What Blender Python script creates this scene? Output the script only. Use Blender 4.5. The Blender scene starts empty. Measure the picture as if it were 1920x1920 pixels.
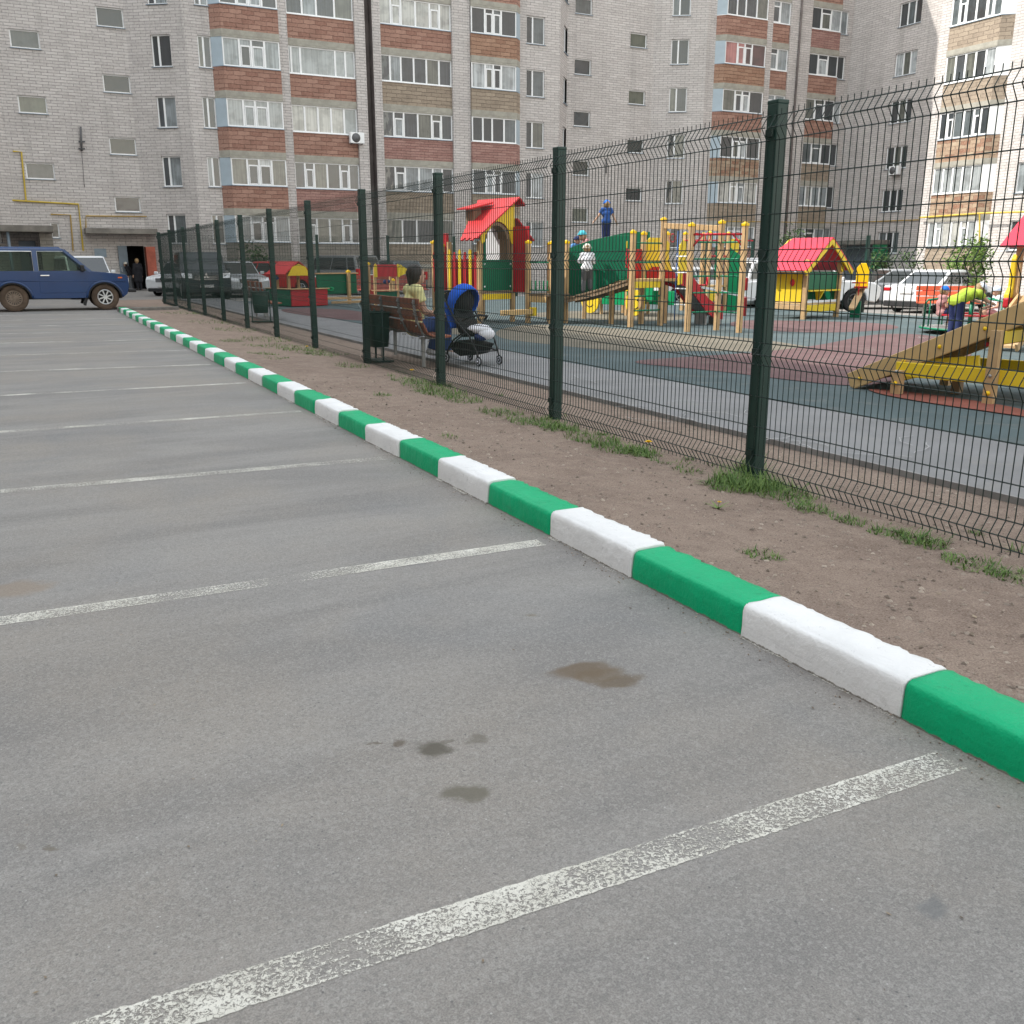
import bpy, bmesh, math, random
from mathutils import Vector, Matrix

# ------------------------------------------------------------------ camera, sky, sun, exposure
S = bpy.context.scene
COL = S.collection
rad = math.radians
FPX, HORIZON, VPX, EYE = 1750.0, 490.0, 40.0, 1.5
PITCH = math.atan((960 - HORIZON) / FPX)
YAW = math.atan((VPX - 960) / (FPX / math.cos(PITCH)))
cam_d = bpy.data.cameras.new("camera")
cam_d.sensor_width = 36.0
cam_d.lens = FPX / 1920 * 36.0
cam_d.clip_start, cam_d.clip_end = 0.05, 2000
cam = bpy.data.objects.new("camera", cam_d)
COL.objects.link(cam)
cam.location = (0, 0, EYE)
cam.rotation_euler = (math.pi / 2 - PITCH, 0, YAW)
S.camera = cam

SUN = Vector((-1.0, 0.585, 1.17)).normalized()          # towards the sun
sun_el = math.asin(SUN.z)
W = bpy.data.worlds.new("World")
S.world = W
W.use_nodes = True
wn, wl = W.node_tree.nodes, W.node_tree.links
bg = wn["Background"]
sky = wn.new("ShaderNodeTexSky")
sky.sky_type = 'NISHITA'
sky.sun_disc = False
sky.sun_elevation = sun_el
sky.sun_rotation = math.atan2(SUN.x, SUN.y)
sky.air_density, sky.dust_density, sky.ozone_density = 3.0, 1.0, 2.2
hs = wn.new("ShaderNodeHueSaturation")
hs.inputs["Saturation"].default_value = 0.28
wl.new(sky.outputs[0], hs.inputs["Color"])
wl.new(hs.outputs[0], bg.inputs[0])
bg.inputs[1].default_value = 0.15
sun_d = bpy.data.lights.new("sun", 'SUN')
sun_d.energy = 2.0
sun_d.angle = rad(0.55)
sun_d.color = (1.0, 0.94, 0.85)
sun = bpy.data.objects.new("sun", sun_d)
COL.objects.link(sun)
sun.location = (-20, 10, 40)
sun.rotation_euler = (-SUN).to_track_quat('-Z', 'Y').to_euler()
S.view_settings.view_transform = 'Standard'
S.view_settings.look = 'None'
S.view_settings.gamma = 1.0
S.view_settings.exposure = 1.45
S.cycles.max_bounces = 6
S.cycles.transparent_max_bounces = 24

# ------------------------------------------------------------------ measuring helpers (photo pixel -> place)
def ray(u, v):
    x = (u - 960) / FPX
    y = -(v - 960) / FPX
    F = math.cos(PITCH) + y * math.sin(PITCH)
    U = -math.sin(PITCH) + y * math.cos(PITCH)
    return Vector((x * math.cos(YAW) - F * math.sin(YAW), x * math.sin(YAW) + F * math.cos(YAW), U))

def gz(x, y=0):                                           # the yard falls a little towards the right
    t = min(1, max(0, (x - 20) / 7.0))
    return -0.25 * t * t * (3 - 2 * t)

def G(u, v):
    z = 0.0
    for _ in range(6):
        d = ray(u, v)
        t = (z - EYE) / d.z
        p = d * t
        z = gz(p.x)
    return Vector((p.x, p.y, z))

def atY(u, v, Y):
    d = ray(u, v)
    t = Y / d.y
    return Vector((d.x * t, Y, EYE + d.z * t))

def atX(u, v, X):
    d = ray(u, v)
    t = X / d.x
    return Vector((X, d.y * t, EYE + d.z * t))

# ------------------------------------------------------------------ mesh helpers
class MB:
    def __init__(s):
        s.v, s.f, s.m, s.sm = [], [], [], []
    def add(s, vs, fs, m=0, smooth=False):
        o = len(s.v)
        s.v += [Vector(p) for p in vs]
        for f in fs:
            s.f.append([i + o for i in f]); s.m.append(m); s.sm.append(smooth)
        return s
    def box(s, c, d, rz=0.0, m=0, M=None):
        x, y, z = d[0] / 2, d[1] / 2, d[2] / 2
        R = M if M is not None else Matrix.Rotation(rz, 3, 'Z')
        vs = [Vector(c) + R @ Vector((a, b, e)) for e in (-z, z) for a, b in ((-x, -y), (x, -y), (x, y), (-x, y))]
        return s.add(vs, [(3, 2, 1, 0), (4, 5, 6, 7), (0, 1, 5, 4), (1, 2, 6, 5), (2, 3, 7, 6), (3, 0, 4, 7)], m)
    def span(s, lo, hi, m=0):
        return s.box([(a + b) / 2 for a, b in zip(lo, hi)], [abs(b - a) for a, b in zip(lo, hi)], m=m)
    def beam(s, p0, p1, w, h, m=0, up=(0, 0, 1)):           # square bar between two points
        p0, p1 = Vector(p0), Vector(p1)
        d = p1 - p0
        L = d.length
        d.normalize()
        upv = Vector(up)
        if abs(d.dot(upv)) > 0.97:
            upv = Vector((0, 1, 0))
        sd = d.cross(upv).normalized()
        u2 = sd.cross(d)
        R = Matrix((d, sd, u2)).transposed()
        return s.box((p0 + p1) / 2, (L, w, h), M=R, m=m)
    def prism(s, pts, ext, m=0):                            # outline + extrusion vector
        n = len(pts)
        pts = [Vector(p) for p in pts]
        e = Vector(ext)
        nrm = Vector((0, 0, 0))
        for i in range(n):
            nrm += pts[i].cross(pts[(i + 1) % n])
        if nrm.dot(e) > 0:
            pts.reverse()
        vs = pts + [p + e for p in pts]
        fs = [tuple(range(n)), tuple(range(2 * n - 1, n - 1, -1))]
        fs += [((i + 1) % n, i, n + i, n + (i + 1) % n) for i in range(n)]
        return s.add(vs, fs, m)
    def tube(s, pts, r, n=8, m=0, smooth=True, closed=False, cap=True):
        pts = [Vector(p) for p in pts]
        k = len(pts)
        rs = r if isinstance(r, (list, tuple)) else [r] * k
        rings = []
        prev = None
        for i, p in enumerate(pts):
            if closed:
                t = pts[(i + 1) % k] - pts[i - 1]
            else:
                t = pts[min(i + 1, k - 1)] - pts[max(i - 1, 0)]
            t.normalize()
            if prev is None:
                a = Vector((0, 0, 1)) if abs(t.z) < 0.9 else Vector((0, 1, 0))
                sd = t.cross(a).normalized()
            else:
                sd = (prev - t * prev.dot(t))
                sd = sd.normalized() if sd.length > 1e-6 else t.orthogonal().normalized()
            prev = sd
            up = sd.cross(t)
            rings.append([p + (sd * math.cos(2 * math.pi * j / n) + up * math.sin(2 * math.pi * j / n)) * rs[i] for j in range(n)])
        vs = [q for rg in rings for q in rg]
        fs = []
        for i in range(k if closed else k - 1):
            a, b = i * n, ((i + 1) % k) * n
            for j in range(n):
                fs.append((a + j, a + (j + 1) % n, b + (j + 1) % n, b + j))
        if cap and not closed:
            fs.append(tuple(range(n - 1, -1, -1)))
            fs.append(tuple(range((k - 1) * n, k * n)))
        return s.add(vs, fs, m, smooth)
    def ball(s, c, r, nu=12, nv=8, m=0, zmin=-1.0):
        c = Vector(c)
        if not isinstance(r, (tuple, list)):
            r = (r, r, r)
        vs, fs = [], []
        t0 = math.asin(max(-1, zmin))
        for i in range(nv + 1):
            t = t0 + (math.pi / 2 - t0) * i / nv
            for j in range(nu):
                a = 2 * math.pi * j / nu
                vs.append(c + Vector((r[0] * math.cos(t) * math.cos(a), r[1] * math.cos(t) * math.sin(a), r[2] * math.sin(t))))
        for i in range(nv):
            for j in range(nu):
                fs.append((i * nu + j, i * nu + (j + 1) % nu, (i + 1) * nu + (j + 1) % nu, (i + 1) * nu + j))
        if zmin > -0.999:
            fs.append(tuple(range(nu - 1, -1, -1)))
        return s.add(vs, fs, m, True)
    def limb(s, p0, p1, r0, r1, n=10):
        s.tube([p0, p1], [r0, r1], n)
        s.ball(p0, r0, n, 6)
        s.ball(p1, r1, n, 6)
        return s
    def build(s, name, mats, parent=None, uv=False, bevel=0.0, seg=2, smooth=None, loc=None, rz=None):
        me = bpy.data.meshes.new(name)
        me.from_pydata([tuple(p) for p in s.v], [], s.f)
        if not isinstance(mats, (list, tuple)):
            mats = [mats]
        for m in mats:
            me.materials.append(m)
        me.polygons.foreach_set("material_index", s.m)
        me.polygons.foreach_set("use_smooth", s.sm if smooth is None else [smooth] * len(s.f))
        if uv:
            auto_uv(me)
        me.update()
        o = bpy.data.objects.new(name, me)
        COL.objects.link(o)
        if parent is not None:
            o.parent = parent
        if loc is not None:
            o.location = loc
        if rz is not None:
            o.rotation_euler = (0, 0, rz)
        if bevel:
            b = o.modifiers.new("bevel", 'BEVEL')
            b.width, b.segments, b.limit_method, b.angle_limit = bevel, seg, 'ANGLE', rad(35)
        return o

def auto_uv(me):                                            # metres along the face's own horizontal, metres up
    uvl = me.uv_layers.new(name="uv")
    for p in me.polygons:
        n = p.normal
        if abs(n.z) > 0.9:
            for li in p.loop_indices:
                c = me.vertices[me.loops[li].vertex_index].co
                uvl.data[li].uv = (c.x, c.y)
        else:
            t = Vector((-n.y, n.x, 0)).normalized()
            for li in p.loop_indices:
                c = me.vertices[me.loops[li].vertex_index].co
                uvl.data[li].uv = (c.dot(t), c.z)

def tag(o, label=None, cat=None, group=None, kind=None):
    if label: o["label"] = label
    if cat: o["category"] = cat
    if group: o["group"] = group
    if kind: o["kind"] = kind
    return o

def thing(name, label, cat, loc=(0, 0, 0), rz=0.0, group=None, scale=1.0):
    o = bpy.data.objects.new(name, None)
    o.empty_display_size = 0.2
    COL.objects.link(o)
    o.location = loc
    o.rotation_euler = (0, 0, rz)
    o.scale = (scale, scale, scale)
    return tag(o, label, cat, group)

def copy_tree(o, parent=None):
    c = o.copy()
    COL.objects.link(c)
    if parent is not None:
        c.parent = parent
    for ch in list(o.children):
        copy_tree(ch, c)
    return c

# ------------------------------------------------------------------ materials
def new_mat(name):
    m = bpy.data.materials.new(name)
    m.use_nodes = True
    nt = m.node_tree
    return m, nt, nt.nodes["Principled BSDF"]

def nd(nt, typ, **kw):
    n = nt.nodes.new(typ)
    for k, v in kw.items():
        if k in n.inputs:
            n.inputs[k].default_value = v
        else:
            setattr(n, k, v)
    return n

def rgb(c):
    return (c[0], c[1], c[2], 1.0)

def mixc(nt, fac, a, b, blend='MIX'):
    n = nt.nodes.new("ShaderNodeMix")
    n.data_type = 'RGBA'
    n.blend_type = blend
    for sock, val in ((0, fac), (6, a), (7, b)):
        if hasattr(val, "is_output"):
            nt.links.new(val, n.inputs[sock])
        elif sock == 0:
            n.inputs[0].default_value = val
        else:
            n.inputs[sock].default_value = rgb(val)
    return n.outputs[2]

def ramp(nt, src, lo, hi):
    n = nt.nodes.new("ShaderNodeMapRange")
    n.interpolation_type = 'SMOOTHSTEP'
    n.inputs[1].default_value, n.inputs[2].default_value = lo, hi
    nt.links.new(src, n.inputs[0])
    return n.outputs[0]

def math_n(nt, op, a, b=None):
    n = nt.nodes.new("ShaderNodeMath")
    n.operation = op
    for i, val in enumerate((a, b)):
        if val is None: continue
        if hasattr(val, "is_output"): nt.links.new(val, n.inputs[i])
        else: n.inputs[i].default_value = val
    return n.outputs[0]

def noise(nt, coord, scale, detail=4, rough=0.6, dist=0.0):
    n = nd(nt, "ShaderNodeTexNoise")
    n.inputs["Scale"].default_value = scale
    n.inputs["Detail"].default_value = detail
    n.inputs["Roughness"].default_value = rough
    n.inputs["Distortion"].default_value = dist
    if coord is not None:
        nt.links.new(coord, n.inputs["Vector"])
    return n.outputs[0]

def coords(nt, kind="Object"):
    return nt.nodes.new("ShaderNodeTexCoord").outputs[kind]

def bump(nt, bsdf, h, strength=0.3, dist=0.01):
    b = nd(nt, "ShaderNodeBump")
    b.inputs["Strength"].default_value = strength
    b.inputs["Distance"].default_value = dist
    nt.links.new(h, b.inputs["Height"])
    nt.links.new(b.outputs[0], bsdf.inputs["Normal"])

def simple(name, col, rough=0.5, var=0.12, scale=6.0, metal=0.0, bmp=0.0, coat=0.0, spec=0.35, dirt=None, bscale=60):
    m, nt, b = new_mat(name)
    co = coords(nt)
    n1 = noise(nt, co, scale, 5)
    c2 = tuple(max(0, x * (1 - var)) for x in col)
    c1 = tuple(min(1, x * (1 + var)) for x in col)
    c = mixc(nt, ramp(nt, n1, 0.3, 0.7), c2, c1)
    if dirt:
        c = mixc(nt, math_n(nt, 'MULTIPLY', ramp(nt, noise(nt, co, scale * 2.3, 6, 0.7), 0.5, 0.75), dirt[1]), c, dirt[0])
    nt.links.new(c, b.inputs["Base Color"])
    b.inputs["Roughness"].default_value = rough
    b.inputs["Metallic"].default_value = metal
    b.inputs["Specular IOR Level"].default_value = spec
    if coat:
        b.inputs["Coat Weight"].default_value = coat
        b.inputs["Coat Roughness"].default_value = 0.08
    if bmp:
        bump(nt, b, noise(nt, co, bscale, 4), bmp, 0.01)
    return m

def brick_mat(name, c1, c2, mortar, bw, rh, ms=0.012, rough=0.9, bmp=0.6, stain=0.25, rag=0.0, offset=0.5):
    m, nt, b = new_mat(name)
    uv = coords(nt, "UV")
    vec = uv
    if rag:
        nn = nd(nt, "ShaderNodeTexNoise")
        nn.inputs["Scale"].default_value = 5.0
        nt.links.new(uv, nn.inputs["Vector"])
        sub = nd(nt, "ShaderNodeVectorMath", operation='SUBTRACT')
        nt.links.new(nn.outputs[1], sub.inputs[0]); sub.inputs[1].default_value = (0.5, 0.5, 0.5)
        sc = nd(nt, "ShaderNodeVectorMath", operation='SCALE')
        nt.links.new(sub.outputs[0], sc.inputs[0]); sc.inputs["Scale"].default_value = rag
        ad = nd(nt, "ShaderNodeVectorMath", operation='ADD')
        nt.links.new(uv, ad.inputs[0]); nt.links.new(sc.outputs[0], ad.inputs[1])
        vec = ad.outputs[0]
    br = nd(nt, "ShaderNodeTexBrick")
    nt.links.new(vec, br.inputs["Vector"])
    br.inputs["Scale"].default_value = 1.0
    br.inputs["Brick Width"].default_value = bw
    br.inputs["Row Height"].default_value = rh
    br.inputs["Mortar Size"].default_value = ms
    br.inputs["Mortar Smooth"].default_value = 0.3
    br.inputs["Bias"].default_value = 0.0
    br.offset = offset
    br.inputs["Color1"].default_value = rgb(c1)
    br.inputs["Color2"].default_value = rgb(c2)
    br.inputs["Mortar"].default_value = rgb(mortar)
    big = ramp(nt, noise(nt, uv, 0.35, 5), 0.35, 0.7)
    c = mixc(nt, math_n(nt, 'MULTIPLY', big, stain), br.outputs[0], tuple(x * 0.6 for x in c1))
    fine = ramp(nt, noise(nt, uv, 9, 5, 0.7), 0.3, 0.75)
    c = mixc(nt, math_n(nt, 'MULTIPLY', fine, 0.35), c, tuple(min(1, x * 1.35) for x in c2))
    sm = nd(nt, "ShaderNodeMapping"); sm.inputs["Scale"].default_value = (1.1, 0.10, 1)
    nt.links.new(uv, sm.inputs[0])
    c = mixc(nt, math_n(nt, 'MULTIPLY', ramp(nt, noise(nt, sm.outputs[0], 1.0, 5, 0.65), 0.50, 0.72), 0.30), c, tuple(x * 0.52 for x in c1))   # rain streaks
    nt.links.new(c, b.inputs["Base Color"])
    b.inputs["Roughness"].default_value = rough
    b.inputs["Specular IOR Level"].default_value = 0.25
    h = math_n(nt, 'ADD', math_n(nt, 'MULTIPLY', br.outputs["Fac"], -1.0), math_n(nt, 'MULTIPLY', noise(nt, uv, 14, 5, 0.7), 0.7))
    bump(nt, b, h, bmp, 0.03)
    return m

M = {}
M['brick'] = brick_mat("silicate_brick", (0.475, 0.442, 0.428), (0.605, 0.570, 0.552), (0.25, 0.233, 0.228), 0.56, 0.140, 0.015, stain=0.28)
M['brick_dim'] = brick_mat("plinth_brick", (0.24, 0.22, 0.195), (0.31, 0.285, 0.25), (0.14, 0.13, 0.12), 0.6, 0.176, 0.016, stain=0.35)
M['red'] = brick_mat("red_rag_brick", (0.275, 0.145, 0.112), (0.42, 0.255, 0.200), (0.13, 0.075, 0.06), 0.62, 0.21, 0.011, bmp=1.0, rag=0.10)
M['red2'] = brick_mat("rose_rag_brick", (0.30, 0.160, 0.140), (0.43, 0.265, 0.230), (0.15, 0.085, 0.075), 0.55, 0.14, 0.010, bmp=1.0, rag=0.08)
M['brown'] = brick_mat("brown_rag_brick", (0.285, 0.16, 0.112), (0.41, 0.26, 0.185), (0.13, 0.08, 0.055), 0.62, 0.21, 0.011, bmp=1.0, rag=0.10)
M['tan'] = brick_mat("tan_rag_brick", (0.29, 0.235, 0.185), (0.39, 0.32, 0.25), (0.15, 0.12, 0.095), 0.6, 0.2, 0.011, bmp=1.0, rag=0.10)
M['mixed'] = brick_mat("mixed_rag_brick", (0.26, 0.12, 0.08), (0.46, 0.37, 0.27), (0.18, 0.12, 0.09), 0.6, 0.2, 0.011, bmp=1.0, rag=0.10)
M['concrete'] = simple("slab_concrete", (0.36, 0.345, 0.30), 0.9, 0.15, 3, bmp=0.3)
M['dark_concrete'] = simple("canopy_concrete", (0.20, 0.185, 0.165), 0.9, 0.25, 2, bmp=0.3)
M['pvc'] = simple("white_window_plastic", (0.86, 0.87, 0.88), 0.35, 0.04, 2)
M['alu'] = simple("grey_aluminium_frame", (0.50, 0.53, 0.55), 0.4, 0.06, 2)
M['sill'] = simple("blue_grey_sill_tin", (0.26, 0.33, 0.40), 0.45, 0.1, 3)
M['side_tin'] = simple("blue_grey_side_panel", (0.40, 0.48, 0.54), 0.45, 0.08, 1.5)
M['gap'] = simple("joint_shade_and_pipe", (0.15, 0.13, 0.125), 0.9, 0.2, 1.5)  # dark tone stands for shadow in the joint; also the downpipe's colour
M['gas'] = simple("yellow_gas_pipe_paint", (0.55, 0.40, 0.06), 0.5, 0.12, 2)
M['gas_old'] = simple("faded_ochre_pipe_paint", (0.40, 0.27, 0.08), 0.6, 0.2, 2)

def glass_mat(name, stops, curtain=0.5):
    m, nt, b = new_mat(name)
    oi = nd(nt, "ShaderNodeObjectInfo")
    ge = nd(nt, "ShaderNodeNewGeometry")
    r = math_n(nt, 'FRACT', math_n(nt, 'ADD', math_n(nt, 'MULTIPLY', oi.outputs["Random"], 7.31), math_n(nt, 'MULTIPLY', ge.outputs["Random Per Island"], 0.45)))
    cr = nt.nodes.new("ShaderNodeValToRGB")
    cr.color_ramp.interpolation = 'CONSTANT'
    el = cr.color_ramp.elements
    el[0].position, el[0].color = 0.0, rgb(stops[0][1])
    el[1].position, el[1].color = stops[1][0], rgb(stops[1][1])
    for p, c in stops[2:]:
        e = el.new(p); e.color = rgb(c)
    nt.links.new(r, cr.inputs[0])
    gen = coords(nt, "Object")
    ad = nd(nt, "ShaderNodeVectorMath", operation='ADD')
    nt.links.new(gen, ad.inputs[0])
    cx = nt.nodes.new("ShaderNodeCombineXYZ")
    nt.links.new(math_n(nt, 'MULTIPLY', oi.outputs["Random"], 60.0), cx.inputs[0])
    nt.links.new(math_n(nt, 'MULTIPLY', ge.outputs["Random Per Island"], 30.0), cx.inputs[2])
    nt.links.new(cx.outputs[0], ad.inputs[1])
    mp = nd(nt, "ShaderNodeMapping")
    mp.inputs["Scale"].default_value = (14, 1, 0.25)
    nt.links.new(ad.outputs[0], mp.inputs[0])
    fold = ramp(nt, noise(nt, mp.outputs[0], 1.0, 3), 0.3, 0.7)
    c = mixc(nt, math_n(nt, 'MULTIPLY', fold, curtain), cr.outputs[0], (0.03, 0.035, 0.035))
    sh = ramp(nt, noise(nt, ad.outputs[0], 1.3, 3), 0.42, 0.62)       # furniture, plants and dark rooms behind the glass
    c = mixc(nt, math_n(nt, 'MULTIPLY', sh, 0.35), c, (0.035, 0.04, 0.04))
    nt.links.new(c, b.inputs["Base Color"])
    b.inputs["Roughness"].default_value = 0.04
    b.inputs["Specular IOR Level"].default_value = 0.9
    bump(nt, b, noise(nt, gen, 1.6, 2), 0.16, 0.06)
    return m

M['glass'] = glass_mat("window_glass", [(0, (0.05, 0.058, 0.065)), (0.20, (0.15, 0.175, 0.185)), (0.34, (0.06, 0.066, 0.072)), (0.46, (0.36, 0.40, 0.42)), (0.60, (0.085, 0.095, 0.105)), (0.76, (0.18, 0.185, 0.16)), (0.86, (0.055, 0.06, 0.066)), (0.92, (0.55, 0.59, 0.61))])  # paler bluish stops paint curtains and sky reflection into the panes
M['glass_dark'] = glass_mat("stair_window_glass", [(0, (0.05, 0.055, 0.05)), (0.3, (0.13, 0.14, 0.11)), (0.6, (0.04, 0.045, 0.05)), (0.8, (0.10, 0.11, 0.11))], 0.2)
M['curtain'] = glass_mat("curtained_glass", [(0, (0.40, 0.43, 0.44)), (0.5, (0.55, 0.55, 0.52)), (0.8, (0.33, 0.37, 0.39))], 0.35)
M['pink'] = glass_mat("pink_curtained_glass", [(0, (0.55, 0.26, 0.25)), (0.5, (0.50, 0.22, 0.21)), (0.8, (0.12, 0.06, 0.06))], 0.3)
# ------------------------------------------------------------------ ground surfaces
rng = random.Random(7)

def asphalt_mat():
    m, nt, b = new_mat("dusty_asphalt")
    co = coords(nt)
    mp = nd(nt, "ShaderNodeMapping")
    mp.inputs["Scale"].default_value = (0.35, 1.6, 1)
    nt.links.new(co, mp.inputs[0])
    streak = ramp(nt, noise(nt, mp.outputs[0], 1.0, 6, 0.65, 0.6), 0.36, 0.66)
    c = mixc(nt, streak, (0.196, 0.184, 0.177), (0.290, 0.273, 0.258))
    big = ramp(nt, noise(nt, co, 0.45, 4), 0.4, 0.65)
    c = mixc(nt, math_n(nt, 'MULTIPLY', big, 0.7), c, (0.292, 0.256, 0.220))
    cool = ramp(nt, noise(nt, co, 0.9, 4, 0.5, 1.0), 0.5, 0.72)
    c = mixc(nt, math_n(nt, 'MULTIPLY', cool, 0.42), c, (0.180, 0.183, 0.192))
    grain = noise(nt, co, 210, 2, 0.7)
    va = nd(nt, "ShaderNodeTexVoronoi"); va.inputs["Scale"].default_value = 120; nt.links.new(co, va.inputs["Vector"])
    wa_ = nd(nt, "ShaderNodeTexWhiteNoise"); nt.links.new(va.outputs["Color"], wa_.inputs["Vector"])
    c = mixc(nt, math_n(nt, 'MULTIPLY', ramp(nt, wa_.outputs[0], 0.62, 0.95), 0.22), c, (0.47, 0.46, 0.43))
    c = mixc(nt, math_n(nt, 'MULTIPLY', ramp(nt, wa_.outputs[0], 0.34, 0.04), 0.30), c, (0.115, 0.112, 0.108))
    c = mixc(nt, ramp(nt, grain, 0.32, 0.70), mixc(nt, 0.30, c, (0.09, 0.09, 0.09)), mixc(nt, 0.18, c, (0.50, 0.49, 0.47)))
    mid = noise(nt, co, 60, 4, 0.8)
    c = mixc(nt, math_n(nt, 'MULTIPLY', ramp(nt, mid, 0.54, 0.74), 0.28), c, (0.135, 0.133, 0.13))
    mott = noise(nt, co, 28, 5, 0.75)
    c = mixc(nt, math_n(nt, 'MULTIPLY', ramp(nt, mott, 0.52, 0.75), 0.45), c, (0.15, 0.148, 0.142))
    vo = nd(nt, "ShaderNodeTexVoronoi")
    vo.inputs["Scale"].default_value = 52
    nt.links.new(co, vo.inputs["Vector"])
    wn_ = nd(nt, "ShaderNodeTexWhiteNoise")
    nt.links.new(vo.outputs["Color"], wn_.inputs["Vector"])
    sp = math_n(nt, 'MULTIPLY', math_n(nt, 'LESS_THAN', vo.outputs["Distance"], 0.17), math_n(nt, 'GREATER_THAN', math_n(nt, 'ADD', wn_.outputs[0], math_n(nt, 'MULTIPLY', noise(nt, co, 2.5, 3), 0.16)), 1.0))
    c = mixc(nt, math_n(nt, 'MULTIPLY', sp, 0.6), c, (0.085, 0.085, 0.09))
    sp2 = math_n(nt, 'MULTIPLY', math_n(nt, 'LESS_THAN', vo.outputs["Distance"], 0.14), math_n(nt, 'LESS_THAN', wn_.outputs[0], 0.05))
    c = mixc(nt, math_n(nt, 'MULTIPLY', sp2, 0.6), c, (0.5, 0.49, 0.47))
    # oil and damp stains, each where it lies on the lot
    warp = nd(nt, "ShaderNodeTexNoise"); warp.inputs["Scale"].default_value = 9; warp.inputs["Detail"].default_value = 4
    nt.links.new(co, warp.inputs["Vector"])
    w1 = nd(nt, "ShaderNodeVectorMath", operation='SUBTRACT'); nt.links.new(warp.outputs[1], w1.inputs[0]); w1.inputs[1].default_value = (.5, .5, .5)
    w2 = nd(nt, "ShaderNodeVectorMath", operation='SCALE'); nt.links.new(w1.outputs[0], w2.inputs[0]); w2.inputs["Scale"].default_value = 0.16
    w3 = nd(nt, "ShaderNodeVectorMath", operation='ADD'); nt.links.new(co, w3.inputs[0]); nt.links.new(w2.outputs[0], w3.inputs[1])
    stains = [((1090, 1256), 0.125, 0.075, (0.135, 0.100, 0.068), 0.85), ((1160, 1276), 0.105, 0.065, (0.125, 0.093, 0.062), 0.8), ((1120, 1266), 0.11, 0.05, (0.14, 0.105, 0.07), 0.7),
              ((812, 1402), 0.052, 0.062, (0.095, 0.085, 0.068), 0.9), ((755, 1394), 0.030, 0.026, (0.11, 0.088, 0.068), 0.8),
              ((838, 1386), 0.025, 0.02, (0.13, 0.115, 0.095), 0.6), ((890, 1393), 0.042, 0.030, (0.14, 0.125, 0.105), 0.7), ((704, 1393), 0.011, 0.013, (0.12, 0.10, 0.08), 0.7),
              ((878, 1490), 0.070, 0.060, (0.13, 0.118, 0.093), 0.85), ((995, 1153), 0.03, 0.022, (0.17, 0.145, 0.105), 0.6),
              ((1745, 1700), 0.034, 0.036, (0.135, 0.14, 0.145), 0.6), ((105, 1581), 0.018, 0.016, (0.14, 0.12, 0.095), 0.7), ((38, 1588), 0.02, 0.012, (0.16, 0.14, 0.11), 0.4),
              ((30, 1105), 0.16, 0.13, (0.25, 0.185, 0.13), 0.5), ((1610, 1300), 0.09, 0.03, (0.15, 0.13, 0.11), 0.5), ((1835, 1003), 0.05, 0.03, (0.2, 0.18, 0.15), 0.5)]
    for (u, v), rx, ry, colr, amt in stains:
        p = G(u, v)
        mp = nd(nt, "ShaderNodeMapping", vector_type='POINT')
        mp.inputs["Location"].default_value = (-p.x / rx, -p.y / ry, 0)
        mp.inputs["Scale"].default_value = (1 / rx, 1 / ry, 0)
        nt.links.new(w3.outputs[0], mp.inputs[0])
        ln = nd(nt, "ShaderNodeVectorMath", operation='LENGTH')
        nt.links.new(mp.outputs[0], ln.inputs[0])
        f = math_n(nt, 'MULTIPLY', math_n(nt, 'SUBTRACT', 1.0, ramp(nt, ln.outputs["Value"], 0.55, 1.22)), amt)
        c = mixc(nt, f, c, colr)
    nt.links.new(c, b.inputs["Base Color"])
    b.inputs["Roughness"].default_value = 0.85
    b.inputs["Specular IOR Level"].default_value = 0.3
    bump(nt, b, math_n(nt, 'ADD', math_n(nt, 'MULTIPLY', grain, .6), math_n(nt, 'MULTIPLY', va.outputs["Distance"], .8)), 0.22, 0.004)
    return m

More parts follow.
